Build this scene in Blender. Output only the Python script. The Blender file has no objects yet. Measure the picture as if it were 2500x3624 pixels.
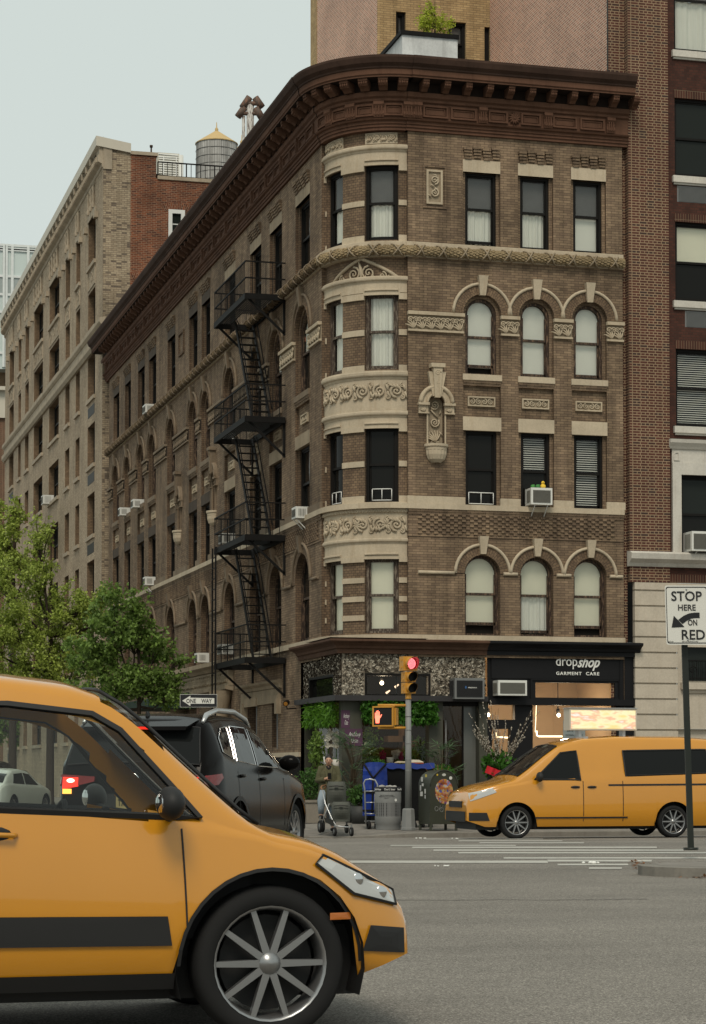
import bpy, bmesh, math, random
from mathutils import Vector, Matrix
from math import sin, cos, pi, radians, sqrt, atan2
random.seed(7)
SC = bpy.context.scene
COL = SC.collection
# ---------------------------------------------------------------- camera
FPX, PW, PH = 7877.0, 2500.0, 3624.0          # lens and picture size in photo pixels
CAMH, YAW, PITCH = 1.45, radians(14.98), radians(2.1)
UC, VH = 1250.0, 2725.0
VC = VH - FPX*math.tan(PITCH)
cd = bpy.data.cameras.new('camera'); cam = bpy.data.objects.new('camera', cd); COL.objects.link(cam)
cam.location = (0, 0, CAMH)
cam.rotation_euler = (pi/2+PITCH, 0, -YAW)
cd.sensor_fit = 'AUTO'; cd.sensor_width = 36.0; cd.lens = 36.0*FPX/PH
cd.shift_x = 0.0; cd.shift_y = (VC-PH/2)/PH
cd.clip_start = 0.1; cd.clip_end = 3000
SC.camera = cam
SC.render.resolution_x, SC.render.resolution_y = 706, 1024
# ---------------------------------------------------------------- sky and sun (bright overcast)
SUN_EL, SUN_AZ = radians(50), radians(200)     # azimuth clockwise from +Y: behind the viewer's right shoulder
W = bpy.data.worlds.new('World'); SC.world = W; W.use_nodes = True
wn, wl = W.node_tree.nodes, W.node_tree.links
for n in list(wn): wn.remove(n)
sky = wn.new('ShaderNodeTexSky'); sky.sky_type = 'NISHITA'; sky.sun_disc = False
sky.sun_elevation = SUN_EL; sky.sun_rotation = SUN_AZ; sky.dust_density = 4.0; sky.ozone_density = 1.0
mx = wn.new('ShaderNodeMix'); mx.data_type = 'RGBA'; mx.inputs[0].default_value = 0.96
mx.inputs[7].default_value = (4.85, 5.35, 5.08, 1)
bg = wn.new('ShaderNodeBackground'); bg.inputs['Strength'].default_value = 0.1
wo = wn.new('ShaderNodeOutputWorld')
wl.new(sky.outputs['Color'], mx.inputs[6]); wl.new(mx.outputs[2], bg.inputs['Color']); wl.new(bg.outputs[0], wo.inputs['Surface'])
sl = bpy.data.lights.new('sun', 'SUN'); sl.energy = 1.5; sl.angle = radians(20); sl.color = (1.0, 0.90, 0.76)
so = bpy.data.objects.new('sun', sl); COL.objects.link(so)
sd = Vector((sin(SUN_AZ)*cos(SUN_EL), cos(SUN_AZ)*cos(SUN_EL), sin(SUN_EL)))
so.rotation_euler = sd.to_track_quat('Z', 'Y').to_euler(); so.location = sd*100
SC.view_settings.view_transform = 'Standard'; SC.view_settings.look = 'None'
SC.view_settings.exposure = 0.42; SC.view_settings.gamma = 1.0; SC.view_settings.use_curve_mapping = False
SC.cycles.max_bounces = 6; SC.cycles.transparent_max_bounces = 10
SC.cycles.diffuse_bounces = 3; SC.cycles.glossy_bounces = 3
# ---------------------------------------------------------------- photo pixel -> point on a real plane
CF = Vector((sin(YAW)*cos(PITCH), cos(YAW)*cos(PITCH), sin(PITCH)))
CR = Vector((cos(YAW), -sin(YAW), 0)); CU = CR.cross(CF)
EYE = Vector((0, 0, CAMH))
def ray(u, v): return CF + CR*((u-UC)/FPX) + CU*((VC-v)/FPX)
def atY(u, v, Y): d = ray(u, v); t = Y/d.y; return EYE+d*t
def atX(u, v, X): d = ray(u, v); t = X/d.x; return EYE+d*t
def atZ(u, v, z): d = ray(u, v); t = (z-CAMH)/d.z; return EYE+d*t
def atD(u, v, D): return EYE+ray(u, v)*D
# ---------------------------------------------------------------- objects
def wm(o):
    m = o.matrix_basis
    return wm(o.parent) @ o.matrix_parent_inverse @ m if o.parent else m.copy()
def tag(o, label=None, cat=None, group=None, kind=None):
    if label: o['label'] = label
    if cat: o['category'] = cat
    if group: o['group'] = group
    if kind: o['kind'] = kind
    return o
def thing(name, label, cat, loc=(0,0,0), rz=0.0, group=None):
    o = bpy.data.objects.new(name, None); COL.objects.link(o)
    o.location = loc; o.rotation_euler = (0, 0, rz); o.empty_display_size = 0.2
    return tag(o, label, cat, group)
class MB:
    def __init__(s): s.v = []; s.f = []; s.u = []; s.m = []; s.s = []
    def add(s, pts, faces, m=0, sm=False, uvs=None):
        b = len(s.v); s.v.extend([tuple(p) for p in pts])
        for i, f in enumerate(faces):
            s.f.append([b+k for k in f]); s.m.append(m); s.s.append(sm); s.u.append(uvs[i] if uvs else None)
    def poly(s, pts, m=0, sm=False, uv=None): s.add(pts, [list(range(len(pts)))], m, sm, [uv] if uv else None)
    def hexa(s, p, m=0):                                   # p: bottom 4 (ccw), top 4
        s.add(p, [(3,2,1,0),(4,5,6,7),(0,1,5,4),(1,2,6,5),(2,3,7,6),(3,0,4,7)], m)
    def box(s, x0, x1, y0, y1, z0, z1, m=0):
        s.hexa([(x0,y0,z0),(x1,y0,z0),(x1,y1,z0),(x0,y1,z0),(x0,y0,z1),(x1,y0,z1),(x1,y1,z1),(x0,y1,z1)], m)
    def bar(s, a, b, w, h, up=(0,0,1), m=0):               # rectangular bar from a to b
        a = Vector(a); b = Vector(b); d = (b-a).normalized(); up = Vector(up)
        if abs(d.dot(up)) > 0.98: up = Vector((0,1,0)) if abs(d.y) < .9 else Vector((1,0,0))
        x = d.cross(up).normalized()*(w/2); y = x.cross(d).normalized()*(h/2)
        s.hexa([a-x-y, a+x-y, b+x-y, b-x-y, a-x+y, a+x+y, b+x+y, b-x+y], m)
    def tube(s, pts, r, n=8, m=0, cap=True, closed=False):
        pts = [Vector(p) for p in pts]; k = len(pts); rs = r if isinstance(r, (list, tuple)) else [r]*k
        b = len(s.v); px = None
        for i, p in enumerate(pts):
            if closed: d = pts[(i+1) % k]-pts[i-1]
            else: d = pts[min(i+1, k-1)]-pts[max(i-1, 0)]
            if d.length < 1e-9: d = Vector((0,0,1))
            d.normalize()
            if px is None:
                px = d.orthogonal().normalized()
            px = (px-d*px.dot(d)); px = px.normalized() if px.length > 1e-6 else d.orthogonal().normalized()
            py = d.cross(px)
            for j in range(n):
                a = 2*pi*j/n; s.v.append(tuple(p+(px*cos(a)+py*sin(a))*rs[i]))
        for i in range(k if closed else k-1):
            i2 = (i+1) % k
            for j in range(n):
                s.f.append([b+i*n+j, b+i*n+(j+1) % n, b+i2*n+(j+1) % n, b+i2*n+j]); s.m.append(m); s.s.append(n > 4); s.u.append(None)
        if cap and not closed:
            s.f.append([b+j for j in range(n)][::-1]); s.m.append(m); s.s.append(False); s.u.append(None)
            s.f.append([b+(k-1)*n+j for j in range(n)]); s.m.append(m); s.s.append(False); s.u.append(None)
    def lathe(s, c, prof, n=24, m=0, axis='Z', sm=True, a0=0.0, a1=2*pi):
        c = Vector(c); b = len(s.v); full = abs(a1-a0-2*pi) < 1e-6; nn = n if full else n+1
        for (r, h) in prof:
            for j in range(nn):
                a = a0+(a1-a0)*j/n; x, y = r*cos(a), r*sin(a)
                p = {'Z': (x, y, h), 'Y': (x, h, y), 'X': (h, x, y)}[axis]
                s.v.append(tuple(c+Vector(p)))
        for i in range(len(prof)-1):
            for j in range(n):
                j2 = (j+1) % nn
                f = [b+i*nn+j, b+i*nn+j2, b+(i+1)*nn+j2, b+(i+1)*nn+j]
                s.f.append(f if axis != 'Y' else f[::-1]); s.m.append(m); s.s.append(sm); s.u.append(None)
    def disc(s, c, r, nrm, n=20, m=0):
        nrm = Vector(nrm).normalized(); x = nrm.orthogonal().normalized(); y = nrm.cross(x); c = Vector(c)
        s.poly([c+(x*cos(2*pi*i/n)+y*sin(2*pi*i/n))*r for i in range(n)], m)
    def ball(s, c, r, m=0, nu=10, nv=6, sx=1, sy=1, sz=1):
        c = Vector(c); b = len(s.v)
        for i in range(nv+1):
            t = pi*i/nv
            for j in range(nu):
                a = 2*pi*j/nu; s.v.append((c.x+r*sx*sin(t)*cos(a), c.y+r*sy*sin(t)*sin(a), c.z+r*sz*cos(t)))
        for i in range(nv):
            for j in range(nu):
                s.f.append([b+i*nu+j, b+(i+1)*nu+j, b+(i+1)*nu+(j+1) % nu, b+i*nu+(j+1) % nu]); s.m.append(m); s.s.append(True); s.u.append(None)
    def build(s, name, mats, parent=None, world=True, org=None):
        mats = mats if isinstance(mats, (list, tuple)) else [mats]
        me = bpy.data.meshes.new(name)
        o3 = Vector(org) if org is not None else Vector((0,0,0))
        me.from_pydata([(p[0]-o3.x, p[1]-o3.y, p[2]-o3.z) for p in s.v], [], s.f)
        for mt in mats: me.materials.append(mt)
        me.polygons.foreach_set('material_index', s.m); me.polygons.foreach_set('use_smooth', s.s)
        uvl = me.uv_layers.new(name='UVMap'); buf = [0.0]*(2*len(me.loops)); k = 0
        for fi, f in enumerate(s.f):
            uv = s.u[fi]
            if uv is None:
                a, b_, c = s.v[f[0]], s.v[f[1]], s.v[f[2]]
                e1 = (b_[0]-a[0], b_[1]-a[1], b_[2]-a[2]); e2 = (c[0]-a[0], c[1]-a[1], c[2]-a[2])
                nx = abs(e1[1]*e2[2]-e1[2]*e2[1]); ny = abs(e1[2]*e2[0]-e1[0]*e2[2]); nz = abs(e1[0]*e2[1]-e1[1]*e2[0])
                q = (0,1) if nz > nx and nz > ny else ((1,2) if nx > ny else (0,2))
                for vi in f: p = s.v[vi]; buf[k] = p[q[0]]; buf[k+1] = p[q[1]]; k += 2
            else:
                for t in uv: buf[k] = t[0]; buf[k+1] = t[1]; k += 2
        uvl.data.foreach_set('uv', buf); me.update()
        o = bpy.data.objects.new(name, me); COL.objects.link(o); o.location = o3
        if parent:
            o.parent = parent
            if world: o.matrix_parent_inverse = wm(parent).inverted()
        return o
def copy_tree(o, parent=None):
    c = o.copy(); COL.objects.link(c); c.parent = parent
    for ch in list(o.children): copy_tree(ch, c)
    return c
# ---------------------------------------------------------------- facade surfaces: P(s, z, d), s runs to the viewer's right, d outwards
class Flat:
    flat = True
    def __init__(s, O, e, n): s.O = Vector(O); s.e = Vector(e); s.n = Vector(n)
    def P(s, t, z, d=0.0): p = s.O+s.e*t+s.n*d; return Vector((p.x, p.y, z))
class Arc:
    flat = False
    def __init__(s, C, r): s.C = Vector(C); s.r = r
    def P(s, t, z, d=0.0):
        a = t/s.r; R = s.r+d; return Vector((s.C.x-cos(a)*R, s.C.y-sin(a)*R, z))
def segs(S, a, b, step=0.09):
    n = 1 if S.flat else max(1, int(math.ceil(abs(b-a)/step)))
    return [a+(b-a)*i/n for i in range(n+1)]
def rect(mb, S, s0, s1, z0, z1, d=0.0, m=0):
    q = segs(S, s0, s1)
    for a, b in zip(q, q[1:]):
        mb.poly([S.P(a,z0,d), S.P(b,z0,d), S.P(b,z1,d), S.P(a,z1,d)], m, not S.flat, [(a,z0),(b,z0),(b,z1),(a,z1)])
def sbox(mb, S, s0, s1, z0, z1, d0, d1, m=0, back=False):
    q = segs(S, s0, s1)
    for a, b in zip(q, q[1:]):
        mb.poly([S.P(a,z0,d1), S.P(b,z0,d1), S.P(b,z1,d1), S.P(a,z1,d1)], m, False, [(a,z0),(b,z0),(b,z1),(a,z1)])
        mb.poly([S.P(a,z1,d1), S.P(b,z1,d1), S.P(b,z1,d0), S.P(a,z1,d0)], m)
        mb.poly([S.P(a,z0,d0), S.P(b,z0,d0), S.P(b,z0,d1), S.P(a,z0,d1)], m)
        if back: mb.poly([S.P(b,z0,d0), S.P(a,z0,d0), S.P(a,z1,d0), S.P(b,z1,d0)], m)
    for t, fl in ((s0, 0), (s1, 1)):
        p = [S.P(t,z0,d0), S.P(t,z0,d1), S.P(t,z1,d1), S.P(t,z1,d0)]
        mb.poly(p if not fl else p[::-1], m, False, [(t+d0,z0),(t+d1,z0),(t+d1,z1),(t+d0,z1)] if not fl else [(t-d0,z1),(t-d1,z1),(t-d1,z0),(t-d0,z0)])
def sweep(mb, S, s0, s1, prof, m=0, caps=True, sm=False, step=0.09):
    q = segs(S, s0, s1, step)
    for a, b in zip(q, q[1:]):
        for (d0, z0), (d1, z1) in zip(prof, prof[1:]):
            mb.poly([S.P(a,z0,d0), S.P(b,z0,d0), S.P(b,z1,d1), S.P(a,z1,d1)], m, sm, [(a,z0),(b,z0),(b,z1+abs(d1-d0)),(a,z1+abs(d1-d0))])
    if caps:
        mb.poly([S.P(s0,z,d) for d, z in prof][::-1], m); mb.poly([S.P(s1,z,d) for d, z in prof], m)
def archpts(sc, zc, r, n=14, a0=0.0, a1=pi): return [(sc+r*cos(a0+(a1-a0)*i/n), zc+r*sin(a0+(a1-a0)*i/n)) for i in range(n+1)]
def archband(mb, S, sc, zc, r0, r1, d0, d1, m=0, n=16, a0=0.0, a1=pi):
    A = archpts(sc, zc, r0, n, a0, a1); B = archpts(sc, zc, r1, n, a0, a1)
    for i in range(n):
        L = (r0+r1)/2*(a1-a0)/n
        mb.poly([S.P(*A[i],d1), S.P(*B[i],d1), S.P(*B[i+1],d1), S.P(*A[i+1],d1)], m, False, [(0,i*L),(r1-r0,i*L),(r1-r0,(i+1)*L),(0,(i+1)*L)])
        mb.poly([S.P(*B[i],d1), S.P(*B[i],d0), S.P(*B[i+1],d0), S.P(*B[i+1],d1)], m)
        mb.poly([S.P(*A[i],d0), S.P(*A[i],d1), S.P(*A[i+1],d1), S.P(*A[i+1],d0)], m)
    for i, fl in ((0, 0), (n, 1)):
        p = [S.P(*A[i],d0), S.P(*B[i],d0), S.P(*B[i],d1), S.P(*A[i],d1)]; mb.poly(p if not fl else p[::-1], m)
def roundband(mb, S, sc, zc, rc, rt, d, m=0, n=18, a0=0.0, a1=pi, k=7):      # half-round moulding bent along an arch
    mb.tube([S.P(*p, d) for p in archpts(sc, zc, rc, n, a0, a1)], rt, k, m)
def stube(mb, S, pts, r, d, n=6, m=0): mb.tube([S.P(a, z, d) for a, z in pts], r, n, m)
def wall(mb, S, s0, s1, z0, z1, ops=(), dep=0.2, m=0, mj=None, step=0.09):
    """brick skin with openings (sl, sr, zb, zt, arched); every opening gets jambs, a soffit and a bottom"""
    mj = m if mj is None else mj
    ss = sorted(set([s0, s1]+[x for o in ops for x in o[:2] if s0 < x < s1])); zs = sorted(set([z0, z1]+[x for o in ops for x in o[2:4] if z0 < x < z1]))
    for a, b in zip(ss, ss[1:]):
        run = None
        for c, d in zip(zs, zs[1:]):
            hole = any(o[0]-1e-6 <= a and b <= o[1]+1e-6 and o[2]-1e-6 <= c and d <= o[3]+1e-6 for o in ops)
            if hole:
                if run: rect(mb, S, a, b, run[0], run[1], 0, m)
                run = None
            else: run = [run[0], d] if run else [c, d]
        if run: rect(mb, S, a, b, run[0], run[1], 0, m)
    for o in ops:
        sl, sr, zb, zt, ar = o[:5]; dp = o[5] if len(o) > 5 else dep
        r = (sr-sl)/2; sc = (sl+sr)/2; zsp = zt-r if ar else zt
        for t, fl in ((sl, 1), (sr, 0)):
            p = [S.P(t,zb,0), S.P(t,zb,-dp), S.P(t,zsp,-dp), S.P(t,zsp,0)]; uv = [(t,zb),(t+dp,zb),(t+dp,zsp),(t,zsp)]
            mb.poly(p if fl else p[::-1], mj, False, uv if fl else uv[::-1])
        q = segs(S, sl, sr)
        for a, b in zip(q, q[1:]):
            mb.poly([S.P(a,zb,0), S.P(b,zb,0), S.P(b,zb,-dp), S.P(a,zb,-dp)], mj)
            if not ar: mb.poly([S.P(a,zt,-dp), S.P(b,zt,-dp), S.P(b,zt,0), S.P(a,zt,0)], mj)
        if ar:
            A = archpts(sc, zsp, r, 16)
            for i in range(16):
                (a, c), (b, d) = A[i], A[i+1]
                mb.poly([S.P(a,c,0), S.P(b,d,0), S.P(b,zt,0), S.P(a,zt,0)][::-1], m, False, [(a,c),(b,d),(b,zt),(a,zt)][::-1])
                mb.poly([S.P(a,c,0), S.P(a,c,-dp), S.P(b,d,-dp), S.P(b,d,0)], mj)
def spiral(sc, zc, r0, r1, a0, turns, n=22):                                   # from outside in
    return [(sc+(r0+(r1-r0)*i/n)*cos(a0+turns*2*pi*i/n), zc+(r0+(r1-r0)*i/n)*sin(a0+turns*2*pi*i/n)) for i in range(n+1)]
def scroll(mb, S, sc, zc, r, d, hand=1, a0=0.0, turns=1.6, w=0.03, m=0):
    n = 20; P = spiral(sc, zc, r-w*.6, w*.5, a0, hand*turns, n)
    mb.tube([S.P(a, z, d) for a, z in P], [w*(1-.45*i/n) for i in range(n+1)], 5, m); mb.ball(S.P(*P[-1], d), w*.9, m, 6, 4)
def leaf(mb, S, s, z, L, ang, w, d, m=0):                                      # acanthus-like raised leaf
    n = 5; pts = []; rs = []
    for i in range(n+1):
        t = i/n; a = ang+t*.7; pts.append(S.P(s+L*t*cos(ang+t*.35), z+L*t*sin(ang+t*.35), d+.012*sin(pi*t))); rs.append(max(.003, w*sin(pi*(.12+.86*t))))
    mb.tube(pts, rs, 5, m)
def frieze(mb, S, s0, s1, z0, z1, d, m=0, w=None):                             # running scroll carving filling a rectangle
    h = z1-z0; w = w or h*.085; n = max(1, int(round((s1-s0)/(h*.92)))); p = (s1-s0)/n
    for i in range(n+1):
        x = min(max(s0+p*i, s0+h*.14), s1-h*.14)
        for zz, hh in ((z0+h*.82, 1), (z0+h*.18, -1)): scroll(mb, S, x, zz, h*.17, d, hh, pi/2, 1.3, w*.62, m)
    for i in range(n):
        c = s0+p*(i+.5); hd = 1 if i % 2 == 0 else -1
        scroll(mb, S, c, z0+h*.5, min(h*.46, p*.46), d, hd, pi*.5*hd, 1.7, w, m)
        for q in range(3): leaf(mb, S, c-p*.42+p*.22*q, z0+h*(.12 if hd > 0 else .88), h*.34, (.9+q*.3)*hd, w*.95, d, m)
        leaf(mb, S, c+p*.5, z0+h*.5, h*.42, pi*.5, w*.9, d, m); leaf(mb, S, c+p*.5, z0+h*.5, h*.42, -pi*.5, w*.9, d, m)
# ---------------------------------------------------------------- lettering
def lettering(name, txt, size, mat, M, parent=None, ext=0.004, shear=0.0, off=0.0, sx=1.0, align='CENTER', sp=1.0):
    cu = bpy.data.curves.new(name, 'FONT'); cu.body = txt; cu.size = size; cu.extrude = ext; cu.shear = shear; cu.offset = off
    cu.align_x = align; cu.align_y = 'CENTER'; cu.space_character = sp; cu.resolution_u = 3
    t = bpy.data.objects.new(name, cu); COL.objects.link(t)
    bpy.context.view_layer.update(); dg = bpy.context.evaluated_depsgraph_get()
    me = bpy.data.meshes.new_from_object(t.evaluated_get(dg)); bpy.data.objects.remove(t); bpy.data.curves.remove(cu)
    me.name = name; me.transform(M @ Matrix.Diagonal((sx, 1, 1, 1))); me.materials.clear(); me.materials.append(mat)
    o = bpy.data.objects.new(name, me); COL.objects.link(o)
    if parent: o.parent = parent; o.matrix_parent_inverse = wm(parent).inverted()
    return o
def facing(p, right, up=(0,0,1)):                                              # matrix: text x = right, y = up
    r = Vector(right).normalized(); u = Vector(up).normalized(); n = r.cross(u)
    m = Matrix((r, u, n)).transposed().to_4x4(); m.translation = Vector(p); return m
# ---------------------------------------------------------------- materials
def lin(r, g, b):
    f = lambda c: (c/255/12.92 if c/255 <= .04045 else ((c/255+.055)/1.055)**2.4)
    return (f(r), f(g), f(b))
class NT:
    def __init__(s, name):
        s.m = bpy.data.materials.new(name); s.m.use_nodes = True; s.n = s.m.node_tree.nodes; s.l = s.m.node_tree.links
        for x in list(s.n): s.n.remove(x)
        s.out = s.n.new('ShaderNodeOutputMaterial')
    def __call__(s, t, **kw):
        x = s.n.new(t)
        for k, v in kw.items(): setattr(x, k, v)
        return x
    def put(s, sock, val):
        if hasattr(val, 'is_output'): s.l.new(val, sock)
        elif isinstance(val, tuple) and len(val) == 3 and sock.type == 'RGBA': sock.default_value = (*val, 1)
        else: sock.default_value = val
    def mix(s, fac, a, b, mode='MIX'):
        x = s('ShaderNodeMix', data_type='RGBA', blend_type=mode, clamp_result=False)
        s.put(x.inputs[0], fac); s.put(x.inputs[6], a); s.put(x.inputs[7], b); return x.outputs[2]
    def math(s, op, a, b=0.0, clamp=False):
        x = s('ShaderNodeMath', operation=op, use_clamp=clamp); s.put(x.inputs[0], a); s.put(x.inputs[1], b); return x.outputs[0]
    def ramp(s, fac, *st):
        x = s('ShaderNodeValToRGB'); e = x.color_ramp.elements
        while len(e) < len(st): e.new(0.5)
        for i, (p, c) in enumerate(st): e[i].position = p; e[i].color = (*c, 1) if isinstance(c, tuple) else (c, c, c, 1)
        s.put(x.inputs[0], fac); return x.outputs[0]
    def coord(s, kind='Object', scale=None):
        tc = s('ShaderNodeTexCoord').outputs[kind]
        if scale is None: return tc
        mp = s('ShaderNodeMapping'); mp.inputs['Scale'].default_value = scale if isinstance(scale, tuple) else (scale,)*3
        s.l.new(tc, mp.inputs['Vector']); return mp.outputs[0]
    def noise(s, vec, scale, detail=4.0, rough=.55):
        x = s('ShaderNodeTexNoise'); s.put(x.inputs['Vector'], vec); x.inputs['Scale'].default_value = scale
        x.inputs['Detail'].default_value = detail; x.inputs['Roughness'].default_value = rough; return x.outputs[0]
    def bump(s, h, st=.3, dist=.01):
        x = s('ShaderNodeBump'); x.inputs['Strength'].default_value = st; x.inputs['Distance'].default_value = dist; s.put(x.inputs['Height'], h); return x.outputs[0]
    def finish(s, col, rough=.8, metal=0.0, spec=.3, normal=None, coat=0.0, emis=None, es=0.0, alpha=None):
        p = s('ShaderNodeBsdfPrincipled')
        s.put(p.inputs['Base Color'], col); s.put(p.inputs['Roughness'], rough); s.put(p.inputs['Metallic'], metal)
        p.inputs['Specular IOR Level'].default_value = spec; p.inputs['Coat Weight'].default_value = coat; p.inputs['Coat Roughness'].default_value = .04
        if normal is not None: s.l.new(normal, p.inputs['Normal'])
        if emis is not None: s.put(p.inputs['Emission Color'], emis); s.put(p.inputs['Emission Strength'], es)
        s.l.new(p.outputs[0], s.out.inputs[0]); return s.m
def plain(name, col, rough=.7, metal=0.0, spec=.3, var=.18, nscale=3.0, bump=0.0, coat=0.0):
    t = NT(name); co = t.coord('Object')
    n = t.noise(co, nscale, 5.0, .6)
    c = t.mix(n, tuple(x*(1-var) for x in col), tuple(x*(1+var) for x in col))
    nm = t.bump(t.noise(co, nscale*12, 3), .3, bump) if bump else None
    return t.finish(c, rough, metal, spec, nm, coat)
def brickmat(name, c1, c2, mortar, bw=.2, bh=.064, ms=.007, stain=.25, offs=.5, bias=0.0, dark=None, squash=1.0, sf=2, streak=1.0):
    t = NT(name); uv = t.coord('UV')
    b = t('ShaderNodeTexBrick', offset=offs, squash=squash, squash_frequency=sf)
    t.l.new(uv, b.inputs['Vector']); b.inputs['Scale'].default_value = 1.0
    for k, v in (('Color1', c1), ('Color2', c2), ('Mortar', mortar)): b.inputs[k].default_value = (*v, 1)
    b.inputs['Mortar Size'].default_value = ms; b.inputs['Brick Width'].default_value = bw; b.inputs['Row Height'].default_value = bh
    b.inputs['Bias'].default_value = bias; b.inputs['Mortar Smooth'].default_value = .15
    co = t.coord('Object'); n1 = t.noise(co, .55, 6, .62); n2 = t.noise(t.coord('Object', (2.2, 2.2, .25)), 1.5, 4, .6)
    s1 = t.ramp(n1, (.3, 1-stain), (.7, 1+stain*.5)); s2 = t.ramp(n2, (.32, 1-stain*.8*streak), (.62, 1.0+stain*.2*streak))
    col = t.mix(1.0, t.mix(1.0, b.outputs['Color'], s1, 'MULTIPLY'), s2, 'MULTIPLY')
    if dark:
        wn_ = t('ShaderNodeTexWhiteNoise', noise_dimensions='2D'); sn = t('ShaderNodeVectorMath', operation='SNAP'); t.l.new(uv, sn.inputs[0]); sn.inputs[1].default_value = (bw, bh, 1)
        t.l.new(sn.outputs[0], wn_.inputs['Vector']); f = t.ramp(wn_.outputs['Value'], (.80, 0.0), (.9, 1.0)); f2 = t.math('MULTIPLY', f, t.math('SUBTRACT', 1.0, b.outputs['Fac']))
        col = t.mix(t.math('MULTIPLY', f2, .75), col, dark)
    h = t.math('ADD', t.math('MULTIPLY', b.outputs['Fac'], -1.0), t.math('MULTIPLY', t.noise(co, 60, 2), .5))
    return t.finish(col, .92, 0, .2, t.bump(h, .5, .006))
def stonemat(name, col, stain=.22, streak=.25, tint=(.45,.32,.2)):
    t = NT(name); co = t.coord('Object')
    n1 = t.noise(co, 1.2, 6, .6); n2 = t.noise(t.coord('Object', (5., 5., .45)), 1.4, 5, .65); n3 = t.noise(co, 22, 4, .6)
    c = t.mix(1.0, col, t.ramp(n1, (.3, 1-stain), (.7, 1+stain*.35)), 'MULTIPLY')
    c = t.mix(t.ramp(n2, (.52, 0.0), (.72, streak)), c, tuple(a*b for a, b in zip(col, tint)))
    c = t.mix(1.0, c, t.ramp(n3, (.25, .88), (.7, 1.05)), 'MULTIPLY')
    return t.finish(c, .9, 0, .2, t.bump(n3, .35, .004))
def peeling(name, a, b):                                # old dark paint flaking off the timber
    t = NT(name); co = t.coord('Object'); n = t.noise(t.coord('Object', (14, 14, 2.2)), 2.2, 6, .7)
    return t.finish(t.mix(t.ramp(n, (.5, 0.0), (.6, 1.0)), a, b), .7, 0, .3, t.bump(n, .5, .004))
def glow(name, col, st):
    t = NT(name); e = t('ShaderNodeEmission'); t.put(e.inputs[0], col); e.inputs[1].default_value = st; t.l.new(e.outputs[0], t.out.inputs[0]); return t.m
def glassmat(name, tintc=(.985,.99,.98), refl=.015, rough=.02):
    t = NT(name); tr = t('ShaderNodeBsdfTransparent'); t.put(tr.inputs[0], tintc); g = t('ShaderNodeBsdfGlossy'); g.inputs['Roughness'].default_value = rough
    fr = t('ShaderNodeFresnel'); fr.inputs[0].default_value = 1.45; mxs = t('ShaderNodeMixShader')
    t.l.new(t.math('ADD', t.math('MULTIPLY', fr.outputs[0], .55), refl, True), mxs.inputs[0]); t.l.new(tr.outputs[0], mxs.inputs[1]); t.l.new(g.outputs[0], mxs.inputs[2]); t.l.new(mxs.outputs[0], t.out.inputs[0]); return t.m
def darkglass(name, col=(.011,.012,.011), wob=.0):
    t = NT(name); co = t.coord('Object'); n = t.noise(co, 1.7, 3, .5)
    return t.finish(col, .03, 0, .13, t.bump(n, .25, .02+wob))
B1, B2, BM = (.275,.195,.125), (.175,.122,.082), (.085,.062,.045)
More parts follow.
